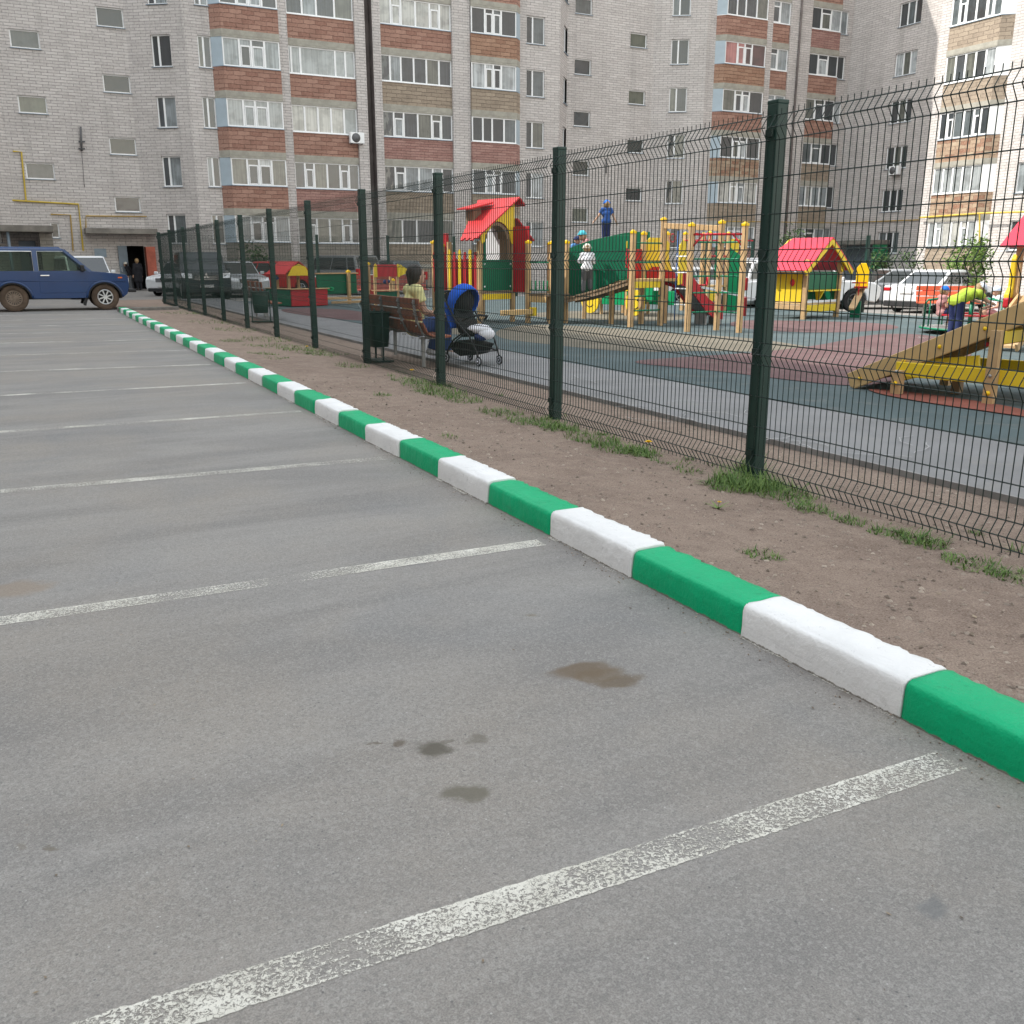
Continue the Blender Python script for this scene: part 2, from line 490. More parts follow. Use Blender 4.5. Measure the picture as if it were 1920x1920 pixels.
def paint_line_mat():
    m, nt, b = new_mat("worn_road_paint")
    uv = coords(nt, "UV")
    co = coords(nt)
    sx = nt.nodes.new("ShaderNodeSeparateXYZ"); nt.links.new(uv, sx.inputs[0])
    edge = math_n(nt, 'ABSOLUTE', math_n(nt, 'SUBTRACT', sx.outputs[1], 0.5))            # 0 in the middle, .5 at the edge
    edge_k = ramp(nt, edge, 0.33, 0.46)
    vo = nd(nt, "ShaderNodeTexVoronoi", feature='DISTANCE_TO_EDGE'); vo.inputs["Scale"].default_value = 55; nt.links.new(co, vo.inputs["Vector"])
    n1 = noise(nt, co, 95, 5, 0.8, 0.5)
    big = noise(nt, co, 1.7, 4, 0.6)
    thr = math_n(nt, 'ADD', n1, math_n(nt, 'MULTIPLY', math_n(nt, 'SUBTRACT', big, 0.5), 0.52))
    thr = math_n(nt, 'ADD', thr, math_n(nt, 'MULTIPLY', edge_k, 0.06))
    ragged = math_n(nt, 'ADD', edge, math_n(nt, 'MULTIPLY', math_n(nt, 'SUBTRACT', noise(nt, co, 24, 4), 0.5), 0.16))
    keep = math_n(nt, 'MULTIPLY', ramp(nt, thr, 0.475, 0.545), math_n(nt, 'SUBTRACT', 1.0, ramp(nt, ragged, 0.44, 0.47)))
    crk = math_n(nt, 'ADD', vo.outputs["Distance"], math_n(nt, 'MULTIPLY', noise(nt, co, 12, 3), 0.16))
    keep = math_n(nt, 'MULTIPLY', keep, ramp(nt, crk, 0.06, 0.10))
    c = mixc(nt, ramp(nt, noise(nt, co, 6, 4), 0.35, 0.7), (0.55, 0.53, 0.47), (0.68, 0.66, 0.60))
    nt.links.new(c, b.inputs["Base Color"])
    b.inputs["Roughness"].default_value = 0.8
    tr = nd(nt, "ShaderNodeBsdfTransparent")
    mx = nd(nt, "ShaderNodeMixShader")
    nt.links.new(keep, mx.inputs[0]); nt.links.new(tr.outputs[0], mx.inputs[1]); nt.links.new(b.outputs[0], mx.inputs[2])
    nt.links.new(mx.outputs[0], nt.nodes["Material Output"].inputs[0])
    return m

def dirt_mat():
    m, nt, b = new_mat("trodden_dirt")
    co = coords(nt)
    c = mixc(nt, ramp(nt, noise(nt, co, 1.1, 6, 0.65), 0.35, 0.68), (0.200, 0.138, 0.106), (0.285, 0.208, 0.162))
    c = mixc(nt, ramp(nt, noise(nt, co, 7, 6, 0.75), 0.4, 0.72), c, (0.34, 0.255, 0.20))
    c = mixc(nt, math_n(nt, 'MULTIPLY', ramp(nt, noise(nt, co, 3.1, 6, 0.8, 0.8), 0.54, 0.70), 0.55), c, (0.14, 0.094, 0.070))
    g = noise(nt, co, 120, 3, 0.8)
    c = mixc(nt, ramp(nt, g, 0.3, 0.7), mixc(nt, 0.45, c, (0.09, 0.065, 0.052)), mixc(nt, 0.35, c, (0.48, 0.41, 0.36)))
    vo = nd(nt, "ShaderNodeTexVoronoi"); vo.inputs["Scale"].default_value = 55; nt.links.new(co, vo.inputs["Vector"])
    w = nd(nt, "ShaderNodeTexWhiteNoise"); nt.links.new(vo.outputs["Color"], w.inputs["Vector"])
    sp = math_n(nt, 'MULTIPLY', math_n(nt, 'LESS_THAN', vo.outputs["Distance"], 0.25), math_n(nt, 'GREATER_THAN', w.outputs[0], 0.86))
    c = mixc(nt, math_n(nt, 'MULTIPLY', sp, 0.7), c, (0.36, 0.29, 0.235))
    sp = math_n(nt, 'MULTIPLY', math_n(nt, 'LESS_THAN', vo.outputs["Distance"], 0.25), math_n(nt, 'LESS_THAN', w.outputs[0], 0.12))
    c = mixc(nt, math_n(nt, 'MULTIPLY', sp, 0.7), c, (0.055, 0.042, 0.035))
    nt.links.new(c, b.inputs["Base Color"])
    b.inputs["Roughness"].default_value = 0.95
    b.inputs["Specular IOR Level"].default_value = 0.2
    bump(nt, b, math_n(nt, 'ADD', math_n(nt, 'MULTIPLY', g, 0.5), noise(nt, co, 30, 5, 0.7)), 0.7, 0.012)
    return m

M['asphalt'] = asphalt_mat()
M['line'] = paint_line_mat()
M['dirt'] = dirt_mat()
M['path'] = simple("path_asphalt", (0.205, 0.205, 0.210), 0.9, 0.10, 1.2, bmp=0.35, dirt=((0.28, 0.26, 0.23), 0.35), bscale=150)
M['path_edge'] = simple("path_edging", (0.25, 0.245, 0.24), 0.9, 0.15, 3, bmp=0.4)
def rubber(name, col):
    m, nt, b = new_mat(name)
    co = coords(nt)
    c = mixc(nt, ramp(nt, noise(nt, co, 0.8, 5, 0.6), 0.35, 0.7), tuple(x * .88 for x in col), tuple(x * 1.1 for x in col))
    c = mixc(nt, math_n(nt, 'MULTIPLY', ramp(nt, noise(nt, co, 2.2, 5, 0.7), 0.5, 0.75), 0.35), c, (0.24, 0.215, 0.185))
    g = noise(nt, co, 110, 2, 0.8)
    c = mixc(nt, math_n(nt, 'MULTIPLY', ramp(nt, g, 0.45, 0.75), 0.35), c, tuple(x * .5 for x in col))
    nt.links.new(c, b.inputs["Base Color"])
    b.inputs["Roughness"].default_value = 0.92
    b.inputs["Specular IOR Level"].default_value = 0.2
    bump(nt, b, g, 0.4, 0.005)
    return m
M['rub_green'] = rubber("green_rubber", (0.085, 0.115, 0.122))
M['rub_red'] = rubber("maroon_rubber", (0.140, 0.086, 0.088))
M['rub_beige'] = rubber("beige_rubber", (0.165, 0.148, 0.118))
M['rub_brick'] = rubber("brick_red_rubber", (0.24, 0.085, 0.065))

def axis(lo, hi, step_near, near_lo, near_hi, step_far):
    xs, x = [], lo
    while x < hi - 1e-6:
        xs.append(x)
        x += step_near if near_lo <= x < near_hi else step_far
    xs.append(hi)
    return xs

def sheet(name, xs, ys, zf, mat, kind='structure'):
    mb = MB()
    nx = len(xs)
    mb.v = [Vector((x, y, zf(x, y))) for y in ys for x in xs]
    for j in range(len(ys) - 1):
        for i in range(nx - 1):
            a = j * nx + i
            mb.f.append([a, a + 1, a + nx + 1, a + nx]); mb.m.append(0); mb.sm.append(True)
    return tag(mb.build(name, mat), kind=kind)

def poly_sheet(name, pts, z, mat, step=0.0):
    mb = MB()
    mb.add([(p[0], p[1], gz(p[0]) + z) for p in pts], [tuple(range(len(pts)))])
    o = mb.build(name, mat)
    return tag(o, kind='structure')

# asphalt everywhere, out to beyond the houses
xs = [-220, -60, -30, -12] + [i * 1.0 for i in range(-6, 60)] + [80, 130, 260]
ys = [-160, -60, -20, -8] + [i * 2.0 for i in range(-2, 30)] + [80, 140, 300]
sheet("parking_asphalt", xs, ys, lambda x, y: gz(x), M['asphalt'])

# painted bay lines
near = [1.136, 2.885, 4.594, 6.372, 8.126, 9.777]
left = [1.165, 2.906, 4.675, 6.395, 8.185, 10.0]
yk = [(a * 1.5, b * 1.5) for a, b in zip(near, left)]
while yk[-1][0] < 28.5:
    yk.append((yk[-1][0] + 2.63, yk[-1][1] + 2.66))
mb = MB()
for i, (ya, yb) in enumerate(yk):
    xa, xb = 2.40 - 0.02 * (i % 3), -3.1
    sl = (ya - yb) / (2.40 + 0.2)
    w = 0.125 if i < 3 else 0.115
    k = 24
    o = len(mb.v)
    for j in range(k + 1):
        x = xa + (xb - xa) * j / k
        y = ya + sl * (x - 2.40)
        mb.v += [Vector((x, y - w / 2, gz(x) + 0.0018)), Vector((x, y + w / 2, gz(x) + 0.0018))]
    for j in range(k):
        a = o + 2 * j
        mb.f.append([a, a + 1, a + 3, a + 2]); mb.m.append(0); mb.sm.append(False)
o = mb.build("road_markings", M['line'])
uvl = o.data.uv_layers.new(name="uv")
for p in o.data.polygons:
    for li in p.loop_indices:
        vi = o.data.loops[li].vertex_index
        uvl.data[li].uv = (o.data.vertices[vi].co.x, float(vi % 2))
tag(o, "worn white parking bay lines crossing the grey asphalt", kind='structure')

# dirt strip: one bumpy sheet from the kerb to the playground path
from mathutils import noise as mnoise
def dirt_z(x, y):
    t = (x - 2.6) / 1.9
    base = 0.105 - 0.095 * min(1, max(0, t))
    base -= 0.02 * max(0, (x - 4.6))
    if y > 30.5:
        base *= max(0.12, 1 - (y - 30.5) / 1.0)
    n = mnoise.noise((x * 1.3, y * 1.3, 0)) * 0.018 + mnoise.noise((x * 4.5, y * 4.5, 3)) * 0.016 + mnoise.noise((x * 13, y * 13, 5)) * 0.008
    return max(0.012, base + n)
xs = [2.58 + i * 0.04 for i in range(75)]
xs = [x for x in xs if x < 5.50] + [5.50]
ys = axis(-6, 41, 0.045, 0.5, 9, 0.2)
sheet("dirt_strip", xs, ys, dirt_z, M['dirt'])

# asphalt path inside the fence with its raised edge, then rubber surfacing
xs = [5.47 + 0.05 * i for i in range(2)] + [5.8, 6.3, 7.05]
ys = axis(-6, 40, 0.8, -6, 40, 0.8)
sheet("playground_path", xs, ys, lambda x, y: 0.055 + 0.006 * mnoise.noise((x, y * .6, 0)), M['path'])
mb = MB()
mb.span((5.44, -6, -0.02), (5.468, 40, 0.058))
tag(mb.build("path_edging", M['path_edge']), kind='structure')
xs = [7.05] + [7.5 + 0.75 * i for i in range(22)] + [24.2]
ys = axis(-8, 36.5, 1.0, -8, 36.5, 1.0)
sheet("playground_rubber_ground", xs, ys, lambda x, y: gz(x) + 0.056, M['rub_green'])
def px_poly(name, pts, z, mat, rnd=0.0):
    q = [G(u, v) for u, v in pts]
    # smooth the outline (Chaikin)
    q = [(p.x, p.y) for p in q]
    for _ in range(3):
        r = []
        for i in range(len(q)):
            a, b = q[i], q[(i + 1) % len(q)]
            r += [(a[0] * .75 + b[0] * .25, a[1] * .75 + b[1] * .25), (a[0] * .25 + b[0] * .75, a[1] * .25 + b[1] * .75)]
        q = r
    bm = bmesh.new()
    vs = [bm.verts.new((x, y, 0)) for x, y in q]
    bm.faces.new(vs)
    bmesh.ops.triangulate(bm, faces=bm.faces[:])
    bmesh.ops.subdivide_edges(bm, edges=[e for e in bm.edges if e.calc_length() > 1.5], cuts=3, use_grid_fill=True)
    for v in bm.verts:
        v.co.z = gz(v.co.x) + z
    bmesh.ops.recalc_face_normals(bm, faces=bm.faces[:])
    me = bpy.data.meshes.new(name)
    bm.to_mesh(me); bm.free()
    me.materials.append(mat)
    if me.polygons and me.polygons[0].normal.z < 0:
        me.flip_normals()
    o = bpy.data.objects.new(name, me)
    COL.objects.link(o)
    return tag(o, kind='structure')
px_poly("beige_rubber_ground", [(930, 622), (1000, 612), (1120, 618), (1290, 632), (1420, 640), (1560, 664), (1480, 668), (1330, 664), (1180, 668), (1010, 650), (930, 640)], 0.060, M['rub_beige'])
px_poly("maroon_rubber_ground", [(1150, 686), (1300, 676), (1420, 668), (1540, 654), (1640, 630), (1760, 634), (1840, 668), (1760, 706), (1630, 738), (1480, 722), (1330, 702)], 0.064, M['rub_red'])
px_poly("maroon_rubber_ground", [(1380, 604), (1500, 606), (1660, 610), (1700, 622), (1560, 630), (1440, 626), (1360, 616)], 0.060, M['rub_red'])
px_poly("maroon_rubber_ground", [(545, 580), (640, 583), (690, 590), (700, 606), (640, 604), (560, 594), (520, 586)], 0.060, M['rub_red'])
px_poly("brick_red_rubber_ground", [(1620, 737), (1760, 752), (1920, 778), (1960, 800), (1860, 785), (1720, 764), (1640, 748)], 0.068, M['rub_brick'])
px_poly("beige_rubber_ground", [(760, 618), (830, 612), (900, 618), (940, 628), (860, 634), (790, 628)], 0.060, M['rub_beige'])
px_poly("beige_rubber_ground", [(1180, 585), (1260, 590), (1300, 602), (1220, 608), (1130, 604), (1060, 600), (980, 598), (1010, 588)], 0.060, M['rub_beige'])

# sandy verge between the far fence and the car park on the right
poly_sheet("sandy_verge", [(24.3, 5), (25.6, 5), (25.6, 34), (24.3, 34)], 0.012, simple("pale_sand", (0.36, 0.27, 0.19), 0.95, 0.2, 2, bmp=0.5))

# chalk scribbles on the path
mb = MB()
for (u, v, n, w) in [(1130, 735, 5, 130), (1330, 800, 6, 150), (1480, 850, 4, 90), (1690, 860, 3, 60), (960, 690, 4, 50), (940, 700, 3, 40), (1720, 640, 3, 60), (1240, 775, 3, 60)]:
    for k in range(n):
        uu, vv = u + rng.uniform(-w, w) * .5, v + rng.uniform(-14, 14)
        pts, a = [], rng.uniform(-.5, .5)
        p = G(uu, vv)
        for j in range(7):
            pts.append((p.x, p.y, 0.069))
            a += rng.uniform(-.8, .8)
            p = p + Vector((math.cos(a + 1.0), math.sin(a + 1.0), 0)) * 0.09
        for j in range(6):
            a0, b0 = Vector(pts[j]), Vector(pts[j + 1])
            sd = (b0 - a0).cross(Vector((0, 0, 1))).normalized() * 0.0045
            mb.add([a0 - sd, a0 + sd, b0 + sd, b0 - sd], [(3, 2, 1, 0)])
tag(mb.build("chalk_marks", simple("chalk", (0.36, 0.36, 0.36), 0.9)), "white chalk scribbles on the grey playground path", kind='structure')

# ------------------------------------------------------------------ painted kerb
def kerb_paint(name, col, rough):
    m, nt, b = new_mat(name)
    co = coords(nt)
    c = mixc(nt, ramp(nt, noise(nt, co, 4, 5, 0.6), 0.35, 0.7), tuple(x * 0.93 for x in col), col)
    sx = nt.nodes.new("ShaderNodeSeparateXYZ"); nt.links.new(co, sx.inputs[0])
    low = math_n(nt, 'ADD', sx.outputs[2], math_n(nt, 'MULTIPLY', math_n(nt, 'SUBTRACT', noise(nt, co, 22, 5, 0.7), 0.5), 0.030))
    c = mixc(nt, math_n(nt, 'SUBTRACT', 1.0, ramp(nt, low, 0.003, 0.009)), c, (0.22, 0.20, 0.175))   # paint stops short of the ground
    chip = ramp(nt, noise(nt, co, 11, 8, 0.9, 0.6), 0.595, 0.615)
    c = mixc(nt, math_n(nt, 'MULTIPLY', chip, 0.5), c, tuple(x * 0.45 for x in col))
    sc_ = nd(nt, "ShaderNodeMapping"); sc_.inputs["Scale"].default_value = (26, 3.2, 34)
    nt.links.new(co, sc_.inputs[0])
    c = mixc(nt, math_n(nt, 'MULTIPLY', ramp(nt, noise(nt, sc_.outputs[0], 1.0, 4, 0.7), 0.60, 0.70), 0.28), c, tuple(x * 0.55 + 0.03 for x in col))   # tyre and shoe scuffs
    nt.links.new(c, b.inputs["Base Color"])
    b.inputs["Roughness"].default_value = rough
    b.inputs["Specular IOR Level"].default_value = 0.22
    h = math_n(nt, 'ADD', math_n(nt, 'MULTIPLY', noise(nt, co, 9, 5, 0.6), 1.6), math_n(nt, 'MULTIPLY', noise(nt, co, 55, 5, 0.75), 0.45))
    bump(nt, b, h, 0.65, 0.012)
    return m
M['kerb_green'] = kerb_paint("green_kerb_paint", (0.0, 0.43, 0.185), 0.42)
M['kerb_white'] = kerb_paint("white_kerb_paint", (0.84, 0.84, 0.84), 0.6)
kerb = bpy.data.objects.new("kerb", None); COL.objects.link(kerb)
tag(kerb, "kerb of stones painted alternately green and white", kind='structure')
def kerb_y(k):
    return 1.97 + 0.8146 * (k - 1) if k <= 14 else 12.56 + (k - 14) * 0.8277
def kerb_stone(y0, y1, mat, seed):
    r = random.Random(seed)
    L = y1 - y0
    n = max(6, int(L / 0.02)) if y0 < 9 else 10
    sec = [(0, -0.02), (0.002, 0.05), (0.005, 0.112), (0.010, 0.131), (0.022, 0.1425), (0.030, 0.1405), (0.036, 0.1455), (0.10, 0.147), (0.165, 0.148), (0.205, 0.145), (0.214, 0.12), (0.218, 0.02)]
    dx, dz, rot = r.uniform(-.006, .006), r.uniform(-.006, .006), r.uniform(-.006, .006)
    mb = MB()
    k = len(sec)
    for i in range(n + 1):
        t = i / n
        y = y0 + 0.002 + (L - 0.004) * t
        ed = min(t, 1 - t) * L
        rd = 0.0035 * max(0, 1 - ed / 0.006)                     # worn ends
        for j, (x, z) in enumerate(sec):
            q = Vector((x, y * 1.0, z))
            nn = mnoise.noise((x * 9, y * 7, z * 9 + seed)) * 0.006 + mnoise.noise((x * 30, y * 28, z * 30)) * 0.0035
            if 1 <= j <= 8: q.z += nn * (0.8 if z > .11 else 0); q.x -= nn * (1 if z < .13 else 0)
            if j in (8, 9, 10):
                q.x += mnoise.noise((seed, y * 11, 2)) * 0.022 + mnoise.noise((seed, y * 31, 9)) * 0.016
            if z > 0.1: q.z -= rd
            if x < 0.03: q.x += rd
            mb.v.append(Vector((2.475 + dx + q.x + rot * (t - .5), q.y, max(-0.03, q.z + (dz if z > 0.03 else 0)))))
    for i in range(n):
        for j in range(k - 1):
            a = i * k + j
            mb.f.append([a, a + 1, a + k + 1, a + k]); mb.m.append(0); mb.sm.append(True)
    mb.f.append(list(range(k - 1, -1, -1))); mb.m.append(0); mb.sm.append(False)
    mb.f.append(list(range(n * k, (n + 1) * k))); mb.m.append(0); mb.sm.append(False)
    return mb.build("kerb_stone", mat, kerb)
for k in range(-3, 37):
    kerb_stone(kerb_y(k), kerb_y(k + 1), M['kerb_white'] if k % 2 else M['kerb_green'], k + 50)
mb = MB()                                                   # slopped white paint along the foot of the white stones
for k in range(-1, 16, 2):
    y0, y1 = kerb_y(k) + .01, kerb_y(k + 1) - .01
    for i in range(8):
        a, b = y0 + (y1 - y0) * i / 8, y0 + (y1 - y0) * (i + 1) / 8
        w = 0.012 + 0.022 * rng.random()
        mb.add([(2.490 - w * 1.3, a, .0022), (2.490, a, .0022), (2.490, b, .0022), (2.490 - w * 1.3, b, .0022)], [(0, 1, 2, 3)])
o = mb.build("paint_drips", M['line'])
uvl = o.data.uv_layers.new(name="uv")
for p in o.data.polygons:
    for n_, li in enumerate(p.loop_indices):
        uvl.data[li].uv = (0, (0.0, 0.62, 0.62, 0.0)[n_])
tag(o, "flecks of white paint on the asphalt at the foot of the kerb", kind='structure')
M['kerb_bare'] = simple("bare_kerb_concrete", (0.20, 0.19, 0.175), 0.9, 0.2, 6, bmp=0.4)
mb = MB()
mb.span((2.66, 31.85, -0.02), (4.3, 32.05, 0.11)); mb.span((2.48, 31.2, -0.02), (2.66, 32.05, 0.12))
mb.build("kerb_stone", M['kerb_bare'], kerb, bevel=0.015)
# ------------------------------------------------------------------ buildings
PITCH_F, SILL0, NF = 2.88, 2.50, 9
ROOF = SILL0 + PITCH_F * NF + 1.6

def wall(mb, p0, p1, z0, z1, holes=(), depth=0.14, m=0):
    """wall from p0 to p1 (left to right as seen from outside) with real openings"""
    p0, p1 = Vector((p0[0], p0[1], 0)), Vector((p1[0], p1[1], 0))
    t = (p1 - p0)
    L = t.length
    t.normalize()
    inn = Vector((-t.y, t.x, 0))
    us = sorted({0.0, L} | {h[0] for h in holes} | {h[1] for h in holes})
    zs = sorted({z0, z1} | {h[2] for h in holes} | {h[3] for h in holes})
    def P(u, z, d=0):
        return p0 + t * u + inn * d + Vector((0, 0, z))
    for i in range(len(us) - 1):
        for j in range(len(zs) - 1):
            cu, cz = (us[i] + us[i + 1]) / 2, (zs[j] + zs[j + 1]) / 2
            if any(h[0] < cu < h[1] and h[2] < cz < h[3] for h in holes):
                continue
            mb.add([P(us[i], zs[j]), P(us[i + 1], zs[j]), P(us[i + 1], zs[j + 1]), P(us[i], zs[j + 1])], [(0, 1, 2, 3)], m)
    for a, b, c, d in holes:
        mb.add([P(a, c), P(b, c), P(b, c, depth), P(a, c, depth)], [(0, 1, 2, 3)], m)
        mb.add([P(a, d), P(b, d), P(b, d, depth), P(a, d, depth)], [(3, 2, 1, 0)], m)
        mb.add([P(a, c), P(a, d), P(a, d, depth), P(a, c, depth)], [(3, 2, 1, 0)], m)
        mb.add([P(b, c), P(b, d), P(b, d, depth), P(b, c, depth)], [(0, 1, 2, 3)], m)

_win_cache = {}
def window_part(parent, p0, p1, u0, u1, z0, z1, mull=(0.5,), trans=(), glass='glass', depth=0.10, frame='pvc', name='window', sill='sill', fw=0.06, base=0.0):
    """a window (frame) with its pane and sill as sub-parts, set into the wall from p0 to p1"""
    t = Vector((p1[0] - p0[0], p1[1] - p0[1], 0)).normalized()
    ang = math.atan2(t.y, t.x)
    w, h = u1 - u0, z1 - z0
    key = (round(w, 2), round(h, 2), mull, trans, glass, frame, sill, fw)
    if key not in _win_cache:
        mb = MB()
        d = 0.07
        mb.span((0, 0, 0), (fw, d, h)); mb.span((w - fw, 0, 0), (w, d, h))
        mb.span((fw, 0, 0), (w - fw, d, fw)); mb.span((fw, 0, h - fw), (w - fw, d, h))
        edges = [0.0] + list(mull) + [1.0]
        for q in mull:
            mb.span((q * w - fw * .75, -0.004, fw), (q * w + fw * .75, d, h - fw))
        for (i, hq) in trans:
            a, b = edges[i] * w + fw, edges[i + 1] * w - fw
            mb.span((a, -0.002, hq * h - fw * .55), (b, d, hq * h + fw * .55))
            # the opening casement is a frame of its own below the transom
            mb.span((a, -0.006, fw), (a + fw * .7, d, hq * h)); mb.span((b - fw * .7, -0.006, fw), (b, d, hq * h))
            mb.span((a + fw * .7, -0.006, fw), (b - fw * .7, d, fw * 1.7))
        me = mb.build("tmp", M[frame])
        pb = MB()
        for i in range(len(edges) - 1):
            a, b = edges[i] * w, edges[i + 1] * w
            cuts = [0, h]
            for (k, hq) in trans:
                if k == i: cuts = [0, hq * h, h]
            for c in range(len(cuts) - 1):
                pb.add([(a, .035, cuts[c]), (b, .035, cuts[c]), (b, .035, cuts[c + 1]), (a, .035, cuts[c + 1])], [(0, 1, 2, 3)])
        pe = pb.build("tmp", M[glass])
        se = None
        if sill:
            sb = MB()
            sb.box((w / 2, -0.07, -0.02), (w + 0.08, 0.22, 0.025))
            se = sb.build("tmp", M[sill])
        _win_cache[key] = (me.data, pe.data, se.data if se else None)
        for o in (me, pe, se):
            if o: bpy.data.objects.remove(o)
    me, pe, se = _win_cache[key]
    inn = Vector((-t.y, t.x, 0))
    loc = Vector((p0[0], p0[1], 0)) + t * u0 + inn * depth + Vector((0, 0, z0 + base))
    f = bpy.data.objects.new(name, me); COL.objects.link(f)
    f.parent = parent; f.location = loc; f.rotation_euler = (0, 0, ang)
    p = bpy.data.objects.new("pane", pe); COL.objects.link(p); p.parent = f
    if se:
        s = bpy.data.objects.new("sill", se); COL.objects.link(s); s.parent = f
    return f

STY = {   # glazing styles of the loggias: mullions, transoms
    'v4': ((0.29, 0.50, 0.73), ((1, 0.74), (2, 0.74))),
    'v5': ((0.2, 0.4, 0.6, 0.8), ()),
    'big': ((0.045, 0.18, 0.70, 0.855), ()),
    'v6': ((0.13, 0.28, 0.46, 0.64, 0.82), ()),
    'tt': ((0.16, 0.30, 0.50, 0.70, 0.84), ((1, 0.72), (4, 0.72))),
    'd4': ((0.30, 0.48, 0.66), ((1, 0.78), (2, 0.78))),
    'r3': ((0.33, 0.66), ((1, 0.75),)),
    'n2': ((0.45,), ((0, 0.74),)),
    's1': ((0.35,), ()),
    'p4': ((0.24, 0.45, 0.72), ()),
}
def loggia(parent, p0, p1, u0, u1, sill_z, pmat, style='v4', glass='glass', frame='pvc', cut_l=False, cut_r=False, wh=1.34, ph=1.17, ground=False, proj=0.12, sidemat='side_tin', base=0.0, tin=True):
    """one glazed loggia: slab with its parapet, glazing frame, panes and end panels"""
    t = Vector((p1[0] - p0[0], p1[1] - p0[1], 0)).normalized()
    ang = math.atan2(t.y, t.x)
    w = u1 - u0
    loc = Vector((p0[0], p0[1], 0)) + t * u0 + Vector((0, 0, sill_z + base))
    if cut_l or cut_r: proj = 0.46
    c = proj
    def outline(pr, inset=0.0):
        pts = [(0 if not cut_l else 0.0, 0.0)]
        pts += [(c if cut_l else 0.0, -pr), (w - (c if cut_r else 0.0), -pr), (w, 0.0)]
        return pts
    mb = MB()
    ol = outline(proj + 0.05)
    mb.prism([(x, y, -ph - 0.24) for x, y in ol], (0, 0, 0.24))
    slab = mb.build("loggia", M['concrete'], parent, loc=loc, rz=ang)
    lb = MB()
    lb.prism([(x, y * 0.98, wh + 0.02) for x, y in ol], (0, 0, 2.88 - ph - 0.24 - wh - 0.022))
    lb.build("lintel", M['concrete'], slab)
    pb = MB()
    z0 = -ph if not ground else -sill_z - base + gz(loc.x)
    pb.prism([(x, y, z0) for x, y in outline(proj)], (0, 0, -0.03 - z0))
    pb.build("parapet", M[pmat], slab, uv=True)
    if tin:
        tb = MB()
        tb.prism([(x, y, -0.03) for x, y in outline(proj + 0.06)], (0, 0, 0.03))
        tb.build("ledge", M['sill'] if frame != 'pvc' or style in ('tt', 'v4', 'd4') else M['pvc'], slab)
    mull, trans = STY[style]
    ua, ub = (c if cut_l else 0.0), w - (c if cut_r else 0.0)
    f = window_part(slab, (0, 0), (1, 0), ua + 0.01, ub - 0.01, 0.0, wh + 0.02, mull, trans, glass, depth=-proj + 0.02, frame=frame, name='glazing', sill=None, fw=0.065)
    for side, on in (('l', cut_l), ('r', cut_r)):
        if not on: continue
        a, b = ((0.0, 0.0), (c, -proj)) if side == 'l' else ((w - c, -proj), (w, 0.0))
        sb = MB()
        sb.prism([(a[0], a[1], 0), (b[0], b[1], 0), (b[0], b[1] + .04, 0), (a[0], a[1] + .04, 0)], (0, 0, wh + 0.02))
        sb.build("side_panel", M[sidemat], slab)
    return slab

def zf(k):
    return SILL0 + PITCH_F * k
YM, YR = 53.3, 55.1
WF = 7                                                       # storeys that carry windows

def px_u(p0, p1, u, v):                                      # where a photo pixel meets a wall: (distance along, height)
    p0 = Vector((p0[0], p0[1], 0)); t = Vector((p1[0], p1[1], 0)) - p0
    t.normalize()
    n = Vector((-t.y, t.x, 0))
    d = ray(u, v)
    o = Vector((0, 0, EYE))
    s = (p0 - o).dot(n) / d.dot(n)
    q = o + d * s
    return (q - p0).dot(t), q.z

# ---- left house: stair tower with entrance, two columns of loggias
hA = thing("apartment_block", "grey brick apartment block with a stair tower of staggered small windows, behind the blue off-roader", "apartment block")
bodyA = MB()
pl = [(-12.0, YM), (-2.4, YM), (0.1, YR), (6.07, YR), (8.62, YM), (18.0, YM)]
stair_rows_R = [48 - 124 * 1.02, 48, 172, 288, 397]
stair_rows_L = [88 - 122, 88, 210, 335]
wins = []                                                    # (segment, u0, u1, z0, z1, mull, glass, trans)
seg = 2
for (xa, xb, yb, hh) in [(182, 233, 48, 37), (195, 246, 172, 34), (207, 257, 289, 32), (217, 265, 397, 29), (20, 76, 88, 35), (36, 90, 211, 33), (50, 104, 335, 31)]:
    u0, z0 = px_u(pl[2], pl[3], xa, yb); u1, _ = px_u(pl[2], pl[3], xb, yb); _, z1 = px_u(pl[2], pl[3], xa, yb - hh)
    wins.append((2, u0, u1, z0, z1, (), 'glass_dark', ()))
for k in (5, 6):                                             # the same windows carry on above
    wins.append((2, wins[0][1] - 0.02 * k, wins[0][2] - 0.02 * k, 12.95 + 2.88 * (k - 4), 13.85 + 2.88 * (k - 4), (), 'glass_dark', ()))
    wins.append((2, wins[4][1], wins[4][2], 12.0 + 2.88 * (k - 4), 12.95 + 2.88 * (k - 4), (), 'glass_dark', ()))
u0, z0 = px_u(pl[2], pl[3], 97, 446); u1, _ = px_u(pl[2], pl[3], 113, 446); _, z1 = px_u(pl[2], pl[3], 97, 417)
wins.append((2, u0, u1, z0, z1, (), 'glass_dark', ()))
uc0, _ = px_u(pl[3], pl[4], 284, 100); uc1, _ = px_u(pl[3], pl[4], 321, 100)
uf0, _ = px_u(pl[4], pl[5], 372, 100); uf1, _ = px_u(pl[4], pl[5], 397, 100)
for k in range(0, WF):
    z = zf(k) - 0.10
    wins.append((3, uc0, uc1, z, z + 1.5, (0.36,), 'glass', ()))
    wins.append((4, uf0, uf1, z, z + 1.5, (0.42,), 'glass', ()))
    wins.append((1, 0.9, 2.1, z, z + 1.5, (0.5,), 'glass', ()))
